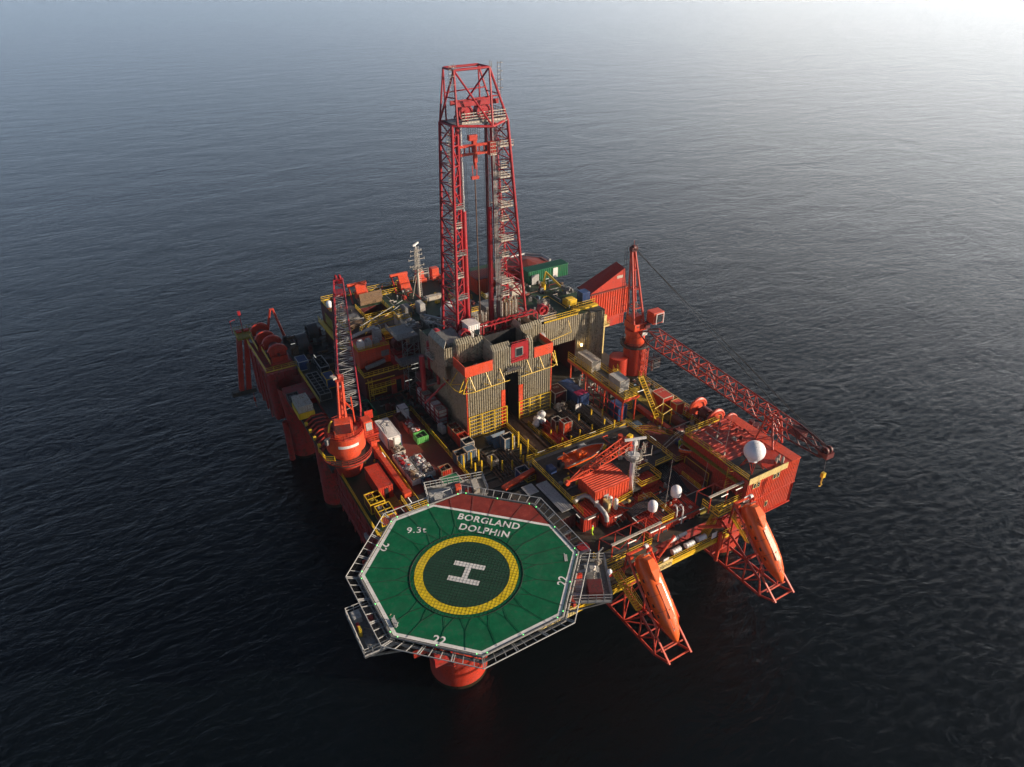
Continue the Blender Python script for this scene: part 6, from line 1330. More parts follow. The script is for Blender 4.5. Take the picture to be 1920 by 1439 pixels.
container('big dark green tank container with rope bound top behind the helideck',9.8,12.7,27.4,30.2,18.05,20.9,'green','closed',trim='dirty_white')
container('blue container with pale marks left of the boat deck ladder',22.0,23.8,25.6,27.2,18.05,20.0,'blue','open',trim='light_grey',fill='deck_dark')
for i,(y0,y1,lab) in enumerate(((42.4,44.0,'rusty red open top container by the drill house wall, farthest of three'),(40.6,42.2,'rusty red open top container by the drill house wall, middle of three'),(38.8,40.4,'rusty red open top container by the drill house wall, nearest of three'))):
    container(lab,17.9,19.6,y0,y1,18.05,20.2,'red','bars',trim='timber' if i<2 else 'red',fill='timber')
container('blue open container in line with the red ones beside the drill house',17.8,19.5,36.9,38.6,18.05,20.3,'steel_blue','open',trim='dirty_white',fill='deck_grey')
container('left one of the two blue white edged containers standing before the rack posts',15.0,16.8,34.4,36.0,18.05,20.5,'steel_blue','open',trim='timber',fill='deck_grey')
container('right one of the two blue white edged containers standing before the rack posts',16.95,18.7,34.6,36.1,18.05,20.5,'steel_blue','closed',trim='dirty_white')
container('blue open container right of the tipped blue skips in front of the drill house',24.1,26.0,34.2,35.8,18.05,20.6,'steel_blue','open',trim='dirty_white',fill='deck_grey')
for i,(x0,y0,rt,lab) in enumerate(((22.3,37.9,.0,'tipped steel blue skip tray nearest the yellow tube screen'),(22.6,36.4,0,'tipped steel blue skip tray in front of its twin'))):
    o=thing('skip_tray',lab,'skip',(x0,y0,18)); L=3.9
    MB().quadslab((x0,y0,19.5),(x0+L,y0+.1,19.5),(x0+L-.3,y0+1.3,18.5),(x0+.3,y0+1.2,18.5),.07).quadslab((x0,y0,19.5),(x0+.4,y0-.8,18.1),(x0+L-.4,y0-.7,18.1),(x0+L,y0+.1,19.5),.07).box(x0+.3,x0+L-.3,y0-.6,y0+1.2,18.05,18.2).build('tray','steel_blue',o)
container('small dirty white open crate on the dark pipe deck',19.9,21.1,31.3,32.9,18.3,19.5,'dirty_white','open',trim='dirty_white')
o=MB().cbox((17.3,45.2,18.7),(.9,1.8,1.3),.1).cbox((17.3,44.6,19.5),(.8,.7,.4)).cbox((17.3,45.6,19.5),(.8,.7,.3)).build('grey_unit','light_grey',bevel=.08); tag(o,'pale grey machine unit standing left of the red container row','machine')
for i in range(5):
    y0=47.0+i*2.0
    for lv in (0,1):
        lab=['nearest','second','middle','fourth','farthest'][i]+' tote tank cage of the '+('upper' if lv else 'lower')+' row along the drill house wall'
        o=thing('tote_tank',lab,'tank',(18.4,y0,18)); z=18.05+lv*1.75
        MB().box(17.7,19.3,y0+.05,y0+1.65,z+.1,z+1.5).build('bottle',['light_grey','dirty_white','white'][(i+lv)%3],o,bevel=.12)
        k=MB()
        for x in (17.62,19.38):
            for y in (y0-.02,y0+1.72): k.bar((x,y,z),(x,y,z+1.62),.07)
        for zz in (z+.05,z+.8,z+1.6):
            k.bar((17.62,y0,zz),(17.62,y0+1.7,zz),.055).bar((19.38,y0,zz),(19.38,y0+1.7,zz),.055).bar((17.62,y0,zz),(19.38,y0,zz),.055).bar((17.62,y0+1.7,zz),(19.38,y0+1.7,zz),.055)
        k.build('cage','crimson',o)
# left edge deck
container('white and yellow container with rusty top standing on the left deck edge',-3.6,-1.0,62.2,66.6,18.1,20.8,'dirty_white',trim='dirty_white')
o=MB().box(-3.75,-.85,62.05,62.15,18.1,19.4).box(-.9,-.8,62.1,66.7,18.1,19.4).box(-3.8,-3.7,62.1,66.7,18.1,19.4).build('yellow_skirt','yellow'); tag(o,'yellow lower band wrapped around the white container on the left edge','skirt')
container('dark grey cage beside the white and yellow container',-3.9,-1.8,67.4,70.2,18.1,19.5,'grey_dark','open',fill='grey')
container('blue container with white edges behind the left boom at the stern',1.4,3.4,80.0,82.8,18.05,20.2,'blue',trim='light_grey')
container('dark long open basket behind the left boom',5.0,6.8,77,82.2,18.05,19.4,'pipe_dark','open',trim='light_grey',fill='black')
container('very long dark open skip along the left deck edge',1.6,3.8,66.4,75.6,18.05,19.6,'black','bars',trim='grey',fill='black')
container('blue box with yellow lid beside the left boom',4.2,6.2,70.2,73.4,18.05,20.2,'blue',trim='yellow')
container('green open frame container behind the crane cab',7.0,8.9,55.6,60.2,18.05,19.6,'green','open',trim='green',fill='deck_grey')
container('red ribbed roof container beside the left yellow walkway',.7,2.9,33.1,39.3,18.05,20.6,'red',pitch=.4)
o=MB().box(1.6,2.2,33.0,33.06,18.2,20.2).build('doorway_shade','black'); tag(o,'black panel for the shade in an open doorway at the near end of the left red container','door')  # flat black slab stands in for the shade inside the opening
container('yellow framed open basket farther from the helideck on the left deck',-1.6,.7,30.8,33.6,18.05,20.0,'brick','bars',trim='yellow',fill='yellow_deck')
container('yellow framed open basket nearer the helideck on the left deck',-1.2,1.1,27.4,30.2,18.05,20.0,'brick','bars',trim='yellow',fill='grey')
container('small crimson open bin right of the yellow framed baskets',1.4,2.8,27.2,29.2,18.05,19.2,'crimson','open')
# riser rack on the left gallery
rk=thing('riser_rack','dark red rack of curved hoses with yellow end caps left of the crane','rack',(-1,56,17))
MB().box(-3.0,1.0,49.5,63,16.95,17.3).build('bed','dark_red',rk)
for i in range(10):
    y=50.2+i*1.3; MB().path([(-2.8,y,17.5),(-1.6,y,18.4),(.4,y+.1,18.3),(1.2,y+.2,17.6)],.16,8).build('hose_loop','red',rk,smooth=True)
for i in range(5): MB().cyl((-3.2,50.6+i*2.6,17.6),.42,.5,14,ax='x').build('end_cap','yellow',rk)
# orange post crane and rails by the step platform
o=thing('jib_winch','small orange jib winch between crane and cargo deck','winch',(4.3,46,18)); MB().cyl((4.5,44.2,18),.5,2.0,16).cbox((4.4,45.6,20.4),(1.2,1.4,1.2)).build('base','orange_red',o); MB().rail([(3.6,44.8,20.8),(5.4,44.8,20.8),(5.4,47.2,20.8),(3.6,47.2,20.8)],closed=True,r=.07,step=.8).box(3.5,5.5,44.7,47.3,20.7,20.8).build('platform','orange_red',o)
# ================================================================ PIPE DECK LOADS
def bundle(lab,x0,n_,dx,y0,y1,z,r,mt,layers=1,group=None):
    o=thing('pipe_bundle',lab,'pipes',(x0,(y0+y1)/2,z))
    for j in range(layers):
        for i in range(n_-j): 
            a=random.uniform(-.5,.5); MB().bar((x0+i*dx+j*dx/2,y0+a,z+r+j*r*1.7),(x0+i*dx+j*dx/2+random.uniform(-.06,.06),y1+a,z+r+j*r*1.7),r,8).build('pipe',random.choice(mt),o,smooth=True)
    k=MB()
    for y in (y0+1.2,(y0+y1)/2,y1-1.2): k.box(x0-.3,x0+n_*dx,y-.1,y+.1,z-.25,z)
    k.build('bearer','timber',o); return o
bundle('bundle of dark drill pipes in the middle rack beside the red troughs',36.0,5,.36,27.5,33.2,18.4,.15,['pipe_dark','black'],2)
bundle('wide bundle of long dark drill pipes in the centre rack',38.0,8,.36,28,40.4,18.4,.15,['pipe_dark','black','pipe_dark','pipe_rust'],2)
bundle('bundle of dark pipes right of the centre rack',41.4,8,.34,28.2,40.6,18.4,.15,['pipe_dark','black','grey_dark'],3)
bundle('thin pale pipes at the right end of the pipe racks',44.6,4,.4,27.6,38,18.3,.15,['timber','grey','dirty_white'],1)
bundle('thin rusty pipes lying at the left of the dark pipe racks',37.2,2,.34,32,41.2,18.3,.12,['pipe_rust','grey'],1)
for i,(x,y0,y1,lab) in enumerate(((34.2,28.4,38.0,'long narrow red steel trough, right one of the pair'),(32.9,28.2,35.4,'long narrow red steel trough, left one of the pair'))):
    o=MB().box(x-.45,x+.45,y0,y1,18.2,18.3).box(x-.5,x-.42,y0,y1,18.2,19.1).box(x+.42,x+.5,y0,y1,18.2,19.1).box(x-.5,x+.5,y1-.08,y1,18.2,19.1).box(x-.42,x+.42,y0+.2,y1-1.2,18.4,18.7).build('steel_trough','red'); tag(o,lab,'trough')
container('bright red upright open top container on the pipe deck',35.2,36.9,32.5,34.0,18.1,21.0,'orange_red','bars',trim='dirty_white',fill='timber')
container('dark open top container just behind the bright red one',34.6,36.0,34.2,35.6,18.1,20.6,'dark_red','open',trim='dirty_white')
for i,(x,y,z,r) in enumerate(((33.4,38.4,19.2,.75),(34.5,38.8,19.6,.8),(32.6,37.6,18.9,.7),(34.0,37.6,19.0,.6))):
    k=MB(); 
    k.sphere((x,y,z),r,12,8,-1,.9); k.v=[(a+random.uniform(-.12,.12),b_+random.uniform(-.12,.12),c_+random.uniform(-.12,.12)) for a,b_,c_ in k.v]
    o=k.build('white_sack','plastic',smooth=True); tag(o,'crumpled white big bag at the far end of the red troughs','bag','white big bags on the pipe deck')
container('dark red container with white letters on its roof beside the drill house corner',39.6,42.2,41.9,44.9,18.05,20.7,'dark_red','closed',trim='dirty_white')
tx=thing('roof_number','pale painted number on the dark red container beside the drill house','lettering',(40.8,43.4,20.8)); text_mesh('700',.9,'lettering','dirty_white',tx,Matrix.Translation((40.9,43.6,20.83)),1,.004)
container('long dark blue container on the pipe deck right of the drill house',42.7,45.2,38.8,45.4,18.05,20.6,'blue',trim='blue')
o=MB().box(42.9,45.0,39.0,40.6,20.72,20.76).build('pink_sheet','magenta'); tag(o,'pink sheet on the near end of the long dark blue container','sheet')
o=MB().cbox((41.9,37.5,19.1),(1.2,.08,2.0)).bar((41.4,37.8,18),(41.4,37.6,19.6),.06).bar((42.4,37.8,18),(42.4,37.6,19.6),.06).build('white_board','white'); tag(o,'white upright board standing on the deck before the long blue container','board')
o=thing('pump_skid','cluttered pump skid beside the yellow tube screen','machine',(39.2,39.5,18)); k=MB()
for i in range(18): k.cbox((39.2+random.uniform(-.8,.8),39.4+random.uniform(-.8,.8),18.2+random.random()*1.6),(random.uniform(.2,.7),)*2+(random.uniform(.2,.8),),random.random()*3)
k.build('machinery','dirty_white',o); MB().box(38.2,40.2,38.4,40.4,18.05,18.2).rail([(38.3,38.5,18.2),(40.1,38.5,18.2),(40.1,40.3,18.2)],h=1.8,r=.06).build('frame','timber',o)
# red lattice gate + blue container under the right crane platform
o=thing('lattice_gate','red open lattice gate frame standing below the yellow crane platform','frame',(46.6,33,18)); k=MB()
for i in range(6): y=30.2+i*2.1; k.bar((46.2,y,18),(46.2,y,23.0),.09)
for z in (18.3,19.8,21.4,23.0): k.bar((46.2,30.2,z),(46.2,40.7,z),.08)
k.build('frame','crimson',o)
container('dark blue container behind the red lattice gate',46.7,48.6,31.6,34.2,18.05,20.9,'blue',trim='blue')
cpf=thing('crane_side_platform','long yellow railed gallery on red beams in front of the right crane','platform',(48,38,23.6))
MB().box(46.4,49.8,30.1,47.6,23.3,23.5).build('floor','deck_grey',cpf); MB().box(46.3,46.45,30,47.7,23.0,23.55).box(46.3,49.9,29.95,30.1,23.0,23.55).build('edge_beam','orange_red',cpf)
MB().rail([(46.4,47.6,23.5),(46.4,30.1,23.5)],h=1.7,mid=3,step=2.1,r=.06).rail([(46.4,30.1,23.5),(49.8,30.1,23.5)],h=1.9,mid=5,step=1,r=.06).rail([(49.8,30.1,23.5),(49.8,47.6,23.5)],h=1.2,r=.06).build('railing','yellow',cpf)
k=MB()
for y in (30.6,36,42,47): k.bar((46.7,y,18),(46.7,y,23.3),.16,6).bar((49.6,y,18),(49.6,y,23.3),.16,6)
k.build('leg','orange_red',cpf)
container('brown roofed container at the far end of the yellow crane gallery',47.2,49.2,41.0,45.6,23.55,25.8,'dirty_white',trim='dirty_white')
container('pale blue sided container at the near end of the yellow crane gallery',47.2,49.2,32.4,35.6,23.55,25.9,'light_grey',trim='dirty_white')
xt=thing('spare_parts','row of dark steel christmas tree shaped valves behind the blue container','valves',(47,46,18)); k=MB()
for i in range(9):
    x=45.4+random.random()*4.2; y=41+random.random()*6; h=1.2+random.random()*1.6; k.bar((x,y,18),(x,y,18+h),.16,6); 
    for j in range(3): a=random.random()*6; k.bar((x,y,18.4+j*.6),(x+.7*cos(a),y+.7*sin(a),18.6+j*.6),.1,5)
k.build('valve_stack','grey',xt)
container('red white edged container with letters on its roof on the right side deck',55.2,57.6,29.2,32.4,18.05,21.4,'red',trim='dirty_white')
tx=thing('roof_number','pale painted letters on the red container of the right side deck','lettering',(56.4,30.8,21.4)); text_mesh('CUS 42',.62,'lettering','dirty_white',tx,Matrix.Translation((56.4,31.3,21.47)),1,.004)
container('small orange cage hut attached before the red container on the right side deck',56.6,58.4,27.0,28.6,18.05,20.8,'orange_red',trim='cream')
for (x,y,w_,d_,h,mt,lab) in ((48.0,28.2,2.4,1.6,.8,'steel_blue','steel blue flat box at the crossing of the yellow walkways'),(45.6,27.9,1.8,1.2,.8,'red','flat red box left of the steel blue box'),(50.6,25.4,2.6,1.0,.7,'deck_grey','dark flat crate near the brick platform'),(46.6,29.9,.9,.9,.9,'timber','tan round bundle before the lattice gate'),(53.6,28.8,1.0,1.0,1.1,'brick','brown box under the long yellow stairs'),(25.8,22.4,1.1,1.5,.9,'blue','dark blue open box on the boat deck corner'),(26.2,18.6,.9,.6,1.0,'yellow','yellow drum cradle below the provision boom'),(33.6,24.6,1.2,1.4,.7,'light_grey','pale gear pile at the bow of the open rescue boat'),(42.8,22.0,1.6,2.0,.5,'grey_dark','dark gear on the right end of the boat deck'),(53.5,22.4,2.6,1.2,1.4,'brick','rusty manifold box left of the windlasses'),(50.6,19.6,1.4,1.0,1.6,'tarp_blue','violet wrapped bundle by the brick red platform'),(53.0,18.4,3.0,1.8,1.4,'red','red skid between violet bundle and windlass'),(55.8,20.2,1.6,2.6,1.6,'dark_red','dark red gearbox beside the near windlass'),(55.4,25.0,1.4,3.0,1.2,'brick','brown pump block on the right side deck')):
    z={25.8:21.02,26.2:21.02,33.6:21.02,42.8:21.02,53.0:18.2}.get(x,18.05)
    k=MB().cbox((x,y,z+h/2),(w_,d_,h),random.uniform(-.05,.05)).cbox((x,y,z+h+.04),(w_*.85,d_*.8,.1))
    for i in range(4): k.cbox((x+random.uniform(-.4,.4)*w_,y+random.uniform(-.4,.4)*d_,z+h*random.uniform(.5,1.15)),(.25,.25,.3),random.random())
    tag(k.build('deck_gear',mt,bevel=.04),lab,'equipment')
for i in range(5):
    o=MB().path([(47.0+i*.1,18.8+i*.35,19.6),(50.2,19.8+i*.35,19.7),(52.6,20.6+i*.35,19.5),(54.6,20.9+i*.35,18.8)],.1,6).build('deck_pipe','dirty_white' if i%2 else 'pipe_rust',smooth=True); tag(o,'thin deck pipe running right from the boat deck to the windlasses','pipe','thin deck pipes beside the windlasses')
o=thing('portal_frame','thin yellow portal frame beside the long yellow stairs','frame',(53,26,18)); MB().path([(51.6,25.2,18),(51.6,25.2,21.4),(54.2,25.8,21.4),(54.2,25.8,18)],.08,5).path([(51.6,27.4,18),(51.6,27.4,21.4),(54.2,28,21.4),(54.2,28,18)],.08,5).bar((51.6,25.2,21.4),(51.6,27.4,21.4),.07).bar((54.2,25.8,21.4),(54.2,28,21.4),.07).build('frame','yellow',o)
o=MB().box(52.0,52.9,21,33,18.0,18.9).build('orange_beam','orange_red'); tag(o,'long orange red beam running beside the right yellow walkway','beam')
# left scaffold tower and reels
sf=thing('scaffold_tower','grey lattice scaffold tower with galleries left of the drill house','tower',(19,60,18)); k=MB()
k.lattice((18.4,60.6,18),(18.8,60.6,30),2.4,2.4,2.4,2.4,6,.09,.06,up=(0,1,0)).build('lattice','grey',sf)
for z,x0,y0,x1,y1 in ((26.4,15.2,57,20.4,60),(30.2,16.0,60,20.4,66),(24.0,17.4,52,20.4,56)):
    MB().box(x0,x1,y0,y1,z,z+.1).rail([(x0,y1,z+.1),(x0,y0,z+.1),(x1,y0,z+.1)],r=.055,step=1.0,mid=3).build('gallery','grey',sf)
for (x,y,z,lab) in ((18.2,53.4,25.4,'dark red hose reel on the left side of the drill house wall'),(17.6,64,27.6,'dark red machinery drum inside the scaffold left of the derrick')):
    o=thing('hose_drum',lab,'drum',(x,y,z)); wheel(MB(),(x,y,z),1.3,1.6,'y').build('drum','dark_red',o,smooth=True); MB().box(x-1.4,x+1.4,y-1.2,y+1.2,z-1.7,z-1.5).bar((x-1.2,y,z-1.6),(x,y,z),.12).bar((x+1.2,y,z-1.6),(x,y,z),.12).build('stand','crimson',o)
o=MB().cyl((17.0,51.2,24),.5,7,16).cyl((19.6,53.8,24),.42,8,16).bar((16,49,22.5),(19.8,46.6,27.5),.2,6).build('red_column','crimson',smooth=True); tag(o,'pair of crimson support columns left of the drill house','column')
for (a,b_,r,mt,lab) in (((22.6,62,33.2),(26.8,55.4,33.2),.22,'galv','thick grey pipe leading to the left derrick tower'),((22.0,60.6,32.8),(25.2,55,32.6),.14,'light_grey','thin grey pipe below the thick one left of the derrick'),((13,72.6,28.6),(24,76.6,30.2),.07,'light_grey','thin pale pipe crossing over the rear pit'),((16.6,74,27.8),(23.6,77.4,28.8),.07,'light_grey','second thin pale pipe near the rear pit')):
    tag(MB().bar(a,b_,r,8).build('service_pipe',mt),lab,'pipe')
for i,(x,y) in enumerate(((4.6,88.6),(8.0,92.4))):
    o=thing('cable_reel','dark %s cable reel on the deck behind the stern left windlass'%('near' if i==0 else 'far'),'reel',(x,y,18)); wheel(MB(),(x,y,20.2),1.9,2.2,'x').build('drum','grey_dark',o,smooth=True); MB().bar((x-1.4,y-1.2,18),(x-1.2,y,20.2),.12).bar((x+1.4,y-1.2,18),(x+1.2,y,20.2),.12).bar((x-1.4,y+1.2,18),(x-1.2,y,20.2),.12).bar((x+1.4,y+1.2,18),(x+1.2,y,20.2),.12).build('stand','dark_red',o)
# fill the crowded area between the left module and drill floor with real machinery
k=0
for (x,y,z,w_,d_,h,mt,lab) in ((21.4,66,26.6,3.0,4.0,3.0,'grey','dark grey machinery house behind the scaffold tower'),(25.0,64,27.0,3.0,4.6,3.4,'deck_grey','brown grey tank house behind the left derrick tower'),(22.0,72,27.1,3,2.4,1.8,'light_grey','light grey unit between reel and rear roof'),(34,66,27,5,5,3.4,'grey','grey block behind the derrick between its towers'),(40.2,65,28.6,4,6,2.6,'deck_dark','dark block right behind the derrick'),(36,73.4,27.1,4,3,2.0,'dirty_white','pale machinery row behind the derrick'),(45.0,66,31,3.2,3.4,1.6,'dirty_white','pale box left of the green container'),(46.4,57,31,2.0,1.4,.9,'red','small red box on the green roof deck')):
    o=thing('machinery_block',lab,'machinery',(x,y,z)); MB().cbox((x,y,z+h/2),(w_,d_,h)).build('housing',mt,o,bevel=.08); q_=MB()
    for i in range(12): q_.cbox((x+random.uniform(-.42,.42)*w_,y+random.uniform(-.42,.42)*d_,z+h+random.uniform(0,.5)),(random.uniform(.2,.9),random.uniform(.2,.9),random.uniform(.2,1.0)),random.random()*.3)
    q_.build('roof_fittings',random.choice(['galv','grey','brick','dirty_white']),o)
    MB().rail([(x-w_/2,y+d_/2,z+h),(x-w_/2,y-d_/2,z+h),(x+w_/2,y-d_/2,z+h)],h=1,r=.05,step=1).build('railing',random.choice(['dirty_white','yellow','grey']),o)
container('blue box container near the edge of the green roof deck',54.6,56.3,54.8,56.6,31.05,33.0,'blue',trim='blue')
o=thing('air_hoist','cluttered grey winch on the green roof deck beside the blue box','winch',(54.4,60,31)); q_=MB()
for i in range(16): q_.cbox((54.4+random.uniform(-.9,.9),60+random.uniform(-1,1),31.2+random.random()*1.6),(.5,.4,.6),random.random()*3,random.random())
wheel(q_,(54.4,59.6,32),.7,.8,'y'); q_.build('winch','grey',o)
# ================================================================ PIPEWORK AND SMALL FITTINGS
rnd = random.Random(21)
def run(nm, mt, par, pts, r): MB().path(pts, r, 6).build(nm, mt, par, smooth=True)
def pipes_area(par, x0,x1,y0,y1,z,n_,mts,nm='deck_pipe',rr=(.05,.13),h=(.1,.7),ln=(2,7)):
    for _ in range(n_):
        L = rnd.uniform(*ln); ay = rnd.random() < .55; zz = z+rnd.uniform(*h); r = rnd.uniform(*rr)
        x = rnd.uniform(x0,x1); y = rnd.uniform(y0,y1)
        if ay: p1=(x,min(y1,y+L)); e=(max(x0,min(x1,x+rnd.uniform(-1.6,1.6))),p1[1])
        else: p1=(min(x1,x+L),y); e=(p1[0],max(y0,min(y1,y+rnd.uniform(-1.6,1.6))))
        run(nm, rnd.choice(mts), par, [(x,y,z),(x,y,zz),(p1[0],p1[1],zz),(e[0]+.01,e[1]+.01,zz),(e[0]+.01,e[1]+.01,z)], r)
def clutter(par, x0,x1,y0,y1,z,n_,mts,nm='deck_fitting',s=(.25,.9),hh=(.25,1.2)):
    for _ in range(n_):
        x=rnd.uniform(x0,x1); y=rnd.uniform(y0,y1); a=rnd.uniform(*s); b_=rnd.uniform(*s); h=rnd.uniform(*hh); k=MB(); t=rnd.random(); mt=rnd.choice(mts)
        if t<.5: k.cbox((x,y,z+h/2),(a,b_,h),rnd.choice([0,0,.3,1.2])).cbox((x,y,z+h+.04),(a*.7,b_*.7,.08))
        elif t<.75: k.lathe((x,y,z),[(.01,0),(a*.4,0),(a*.4,h*.8),(a*.3,h),(.01,h)],12)
        else:
            k.bar((x-a,y,z+h*.5),(x+a,y,z+h*.5),b_*.35,12).box(x-a*.8,x-a*.6,y-b_*.3,y+b_*.3,z,z+h*.4).box(x+a*.6,x+a*.8,y-b_*.3,y+b_*.3,z,z+h*.4)
        k.build(nm, mt, par, bevel=.02)
PM=['pipe_rust','dirty_white','galv','red','grey','brick']; CM=['brick','red','grey','light_grey','deck_grey','orange_red','timber','yellow','steel_blue','grey_dark','dirty_white']
pipes_area(rig,15.3,17.4,40,60,DZ,9,['grey_dark','pipe_rust','brick']); clutter(rig,15.4,17.2,46,60,DZ,10,['grey_dark','brick','deck_grey'])
pipes_area(rig,50.5,60,13,28,DZ,26,PM,rr=(.06,.16),h=(.2,1.4)); clutter(rig,50.5,59.5,13,27,DZ,26,CM,hh=(.3,1.7))
pipes_area(rig,47,60,34,44,DZ,14,PM); clutter(rig,50,60,33,48,DZ,16,CM)
pipes_area(rig,2,12,84,95.5,DZ,18,['pipe_dark','pipe_rust','grey','dark_red'],h=(.2,1.2)); clutter(rig,2,10.4,76,95.5,DZ,34,['grey_dark','steel_blue','brick','deck_grey','grey','dark_red','timber'],s=(.4,1.6),hh=(.4,2.0))
pipes_area(rig,7,17,55,61,DZ,12,['grey_dark','pipe_rust','grey','brick'],h=(.2,1.2)); clutter(rig,6,17,55,61,DZ,18,['grey_dark','green','brick','deck_grey','grey','dark_red'],s=(.3,1.1))
pipes_area(rig,22,27.5,22,28,DZ,6,['grey_dark','pipe_rust']); clutter(rig,1.8,4,20,44,DZ,10,['brick','red','grey','yellow'],s=(.2,.5),hh=(.2,.8))
pipes_area(rr_,23,38,74,91,27.12,18,PM,h=(.1,.9)); clutter(rr_,23,39,74,91,27.12,34,CM,nm='roof_fitting')
clutter(rr_,11.2,16,73,91,27.1,16,['grey','timber','brick','light_grey','deck_grey'],nm='roof_fitting'); pipes_area(rr_,11,22,72,78,27.1,7,PM)
pipes_area(rm,43.5,56,52.5,68,31.0,16,PM+['yellow'],h=(.08,.5)); clutter(rm,43.5,56,56,68,31.0,26,CM,nm='roof_fitting'); clutter(rm,38,42.4,51,61,30.05,14,['grey','grey_dark','brick','dirty_white'],nm='roof_fitting',hh=(.5,2.4))
clutter(house,21,37,47,59.5,31.15,34,['grey','grey_dark','brick','dirty_white','crimson','timber'],nm='drill_floor_fitting',hh=(.5,2.8)); pipes_area(house,21,37,47,59,31.15,16,['galv','pipe_rust','grey','crimson'],h=(.5,3))
pipes_area(fh,32,41.2,5.4,11.8,19.62,8,['dirty_white','galv','black','orange_red'],h=(.1,.5),ln=(1,4)); clutter(fh,32,41,5.4,11.6,19.62,12,['light_grey','dirty_white','red','cream','grey'],nm='roof_fitting',s=(.2,.5),hh=(.2,.8))
clutter(bk,52.5,57.5,2.6,15,24.15,10,['dirty_white','red','brick','grey'],nm='roof_fitting',s=(.2,.6),hh=(.2,.7)); pipes_area(bk,48,57,7.4,15.6,24.25,6,['orange_red','dirty_white','red'],h=(.05,.2))
pipes_area(bd,25,44,15.4,25.4,21.0,9,['grey_dark','grey','pipe_rust','orange_red'],h=(.08,.4)); clutter(bd,36.5,44,15.2,25.3,21.0,16,['grey','brick','orange_red','yellow','dirty_white','grey_dark'],nm='deck_fitting',s=(.2,.9),hh=(.2,.8)); clutter(bd,24.6,30,17.3,20.6,21,8,['brick','yellow','grey'],s=(.2,.7),hh=(.2,.8))
# red roofed rooms that fill the space between shed, black pipes and boat deck
for (x0,x1,y0,y1,z1,lab) in ((36.6,40.4,8.0+4.4,14.7,19.5,'low red ribbed roof room just right of the white mast foot'),(44.4,46.6,9.4,14.4,19.7,'low red room between bordered hatch and dark red container'),(28.0,33.4,17.2,18.6,20.2,'narrow red room behind the big red shed'),(49.8,52.4,10.6,12.8,20.8,'small red room right of the dark red container')):
    cabin('deck_room',lab,x0,x1,y0,y1,17.98,z1,mt='red',roof='red')
for i in range(7):
    x=28.2+i*.9; run('cable','black',fh if x>31.6 else rig,[(x,9.6,19.9),(x+.4,9.0,19.4),(x+.8,8.2,18.4),(x+1.0,7.4,18.1)],.05)
# hull side fittings on the left
for y in range(9,46,3): run('side_pipe','hull_red',rig,[(-2.85,y,17.6),(-2.95,y,14),(-2.9,y+1.4,12.4),(-2.9,y+1.4,9.8)],.08)
for z in (12.2,15.8): MB().bar((-2.95,8,z),(-2.95,45.6,z),.1,6).build('side_pipe','hull_red',rig)
for i,(y,z) in enumerate(((30,15),(26.4,14),(22,15.6),(18.4,13.4))): MB().cbox((-3.1,y,z),(.5,.9,.8)).build('side_lamp','light_grey',rig)
for y in (82.5,86,90,94): MB().box(-5.55,-5.3,y,y+.3,7.6,18.8).build('side_rib','hull_red',rig)
for x in (-3.6,-1.8,0): MB().box(x,x+.25,80.8,81.02,7.8,18.6).build('side_rib','hull_red',rig)
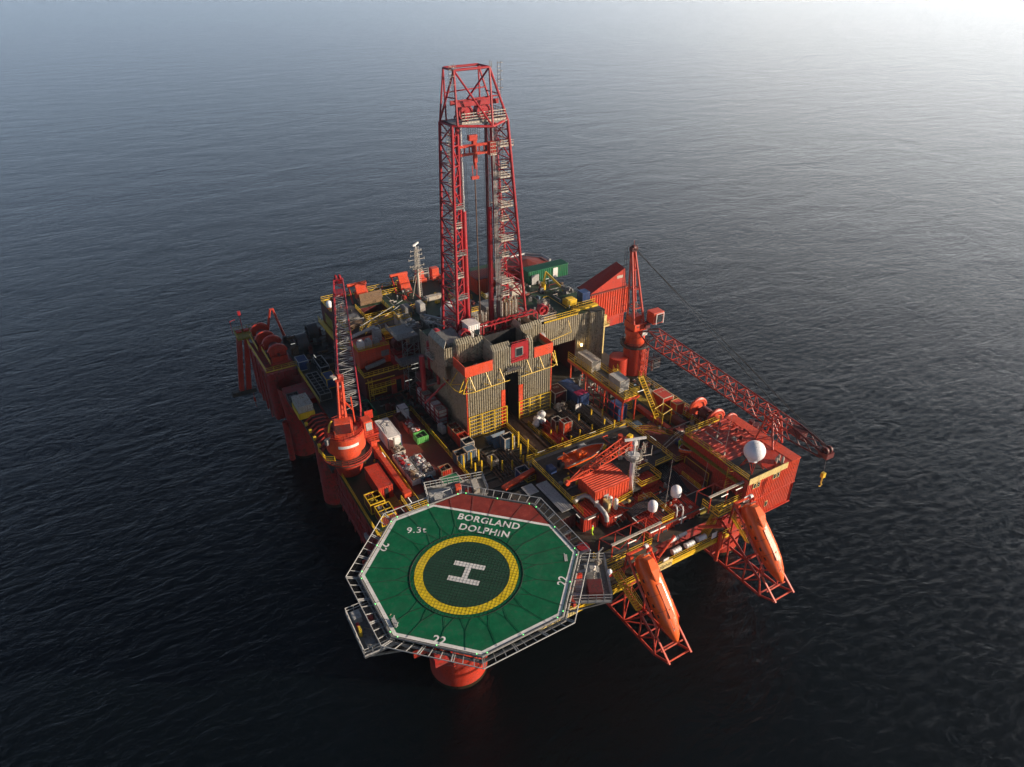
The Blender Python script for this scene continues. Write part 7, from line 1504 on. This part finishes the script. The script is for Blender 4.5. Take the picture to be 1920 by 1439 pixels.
# ================================================================ PEOPLE
def person(lab,c,rz,suit='hivis',walk=0.25):
    x,y,z=c; o=thing('person',lab,'person',c)
    J_={'pel':(0,0,.95),'wst':(0,0,1.08),'chs':(0,0,1.34),'nck':(0,.0,1.5),'hd0':(0,-.01,1.6),'hd1':(0,-.02,1.72),
        'lsh':(-.19,0,1.42),'lel':(-.27,.03,1.16),'lwr':(-.26,-.1,.94),'rsh':(.19,0,1.42),'rel':(.28,.04,1.16),'rwr':(.27,-.12,.95),
        'lhp':(-.1,0,.9),'lkn':(-.11,-walk*.6,.5),'lan':(-.11,-walk*.5,.09),'lto':(-.12,-walk*.5-.16,.04),'rhp':(.1,0,.9),'rkn':(.11,walk*.1,.49),'ran':(.11,walk*.8,.12),'rto':(.12,walk*.8-.15,.04)}
    Rz={'pel':.15,'wst':.14,'chs':.165,'nck':.065,'hd0':.085,'hd1':.095,'lsh':.075,'lel':.052,'lwr':.036,'rsh':.075,'rel':.052,'rwr':.036,'lhp':.1,'lkn':.07,'lan':.048,'lto':.045,'rhp':.1,'rkn':.07,'ran':.048,'rto':.045}
    E_=[('pel','wst'),('wst','chs'),('chs','nck'),('nck','hd0'),('hd0','hd1'),('chs','lsh'),('lsh','lel'),('lel','lwr'),('chs','rsh'),('rsh','rel'),('rel','rwr'),('pel','lhp'),('lhp','lkn'),('lkn','lan'),('lan','lto'),('pel','rhp'),('rhp','rkn'),('rkn','ran'),('ran','rto')]
    for s_,wr,dx in (('l','lwr',1),('r','rwr',-1)):
        w_=V(J_[wr]); pn=s_+'pm'; J_[pn]=tuple(w_+V((0,-.03,-.07))); Rz[pn]=.032; E_.append((wr,pn))
        for i in range(4):
            a=s_+'f%d'%i; b_=s_+'g%d'%i; J_[a]=tuple(V(J_[pn])+V((dx*.004,(i-1.5)*.02,-.045))); J_[b_]=tuple(V(J_[a])+V((dx*.012,-.006,-.035-(.006 if i in(1,2) else 0)))); Rz[a]=.009; Rz[b_]=.008; E_+= [(pn,a),(a,b_)]
        a=s_+'t'; J_[a]=tuple(w_+V((dx*.03,-.06,-.07))); Rz[a]=.01; E_.append((pn,a))
    ks=list(J_); me=bpy.data.meshes.new('person_body'); R3=Matrix.Rotation(rz,3,'Z'); me.from_pydata([R3@V(J_[k_]) for k_ in ks],[(ks.index(a),ks.index(b_)) for a,b_ in E_],[]); me.update()
    me.materials.append(MATS[suit]); b=bpy.data.objects.new('person_body',me); col.objects.link(b); b.parent=o; ORG[b.name]=V(c)
    md=b.modifiers.new('skin','SKIN'); md.use_smooth_shade=True
    for i,k_ in enumerate(ks): me.skin_vertices[0].data[i].radius=(Rz[k_],Rz[k_]*(.75 if k_ in('pel','wst','chs') else 1)); 
    me.skin_vertices[0].data[0].use_root=True
    b.modifiers.new('sub','SUBSURF').levels=1; b.modifiers['sub'].render_levels=1
    def W(p): return V(c)+R3@V(p)
    MB().sphere(W((0,-.045,1.67)),.088,12,8,-1,1.15).bar(W((0,-.13,1.67)),W((0,-.155,1.65)),.014,5).build('face','skin',o,smooth=True)
    MB().sphere(W((0,-.01,1.72)),.135,14,8,-.05).build('helmet','white',o,smooth=True)
person('worker in yellow green suit walking on the dark floor beside the small red hut',(24.9,9.9,18.02),rad(200),'hivis',.3)
person('worker in yellow green suit on the right side walkway by the yellow stairs',(58.0,24.2,18.05),rad(30),'hivis',.1)
person('worker in yellow green suit between windlass and corner block railing',(57.6,17.8,19.2),rad(90),'hivis',.1)
person('worker in yellow green suit on the brick red platform beside the small boat',(49.8,18.6,19.0),rad(-60),'hivis',.2)
person('worker in pale clothes on the right helideck platform behind the red chest',(11.4,-7.4,32.3),rad(20),'dirty_white',.1)
o=MB().lathe((21.6,7.6,18.02),[(.01,1.2),(.9,1.2),(.9,0)],20).build('red_drum','crimson',smooth=True); tag(o,'round crimson drum below the right helideck edge','drum')
# ================================================================ HAZE
m = bpy.data.materials.new('haze_air'); m.use_nodes = True; n = m.node_tree.nodes; l = m.node_tree.links; n.clear()
out = n.new('ShaderNodeOutputMaterial'); pv = n.new('ShaderNodeVolumePrincipled')
pv.inputs['Color'].default_value = (0.72, 0.87, 1.0, 1); pv.inputs['Density'].default_value = HAZE_D; pv.inputs['Anisotropy'].default_value = HAZE_G
l.new(pv.outputs[0], out.inputs['Volume']); MATS['haze'] = m
hz = MB().box(-S-50, S+50, -S-50, S+50, -40, 97).build('haze', 'haze'); tag(hz, 'thin sea haze that pales the far water', None, None, 'stuff')
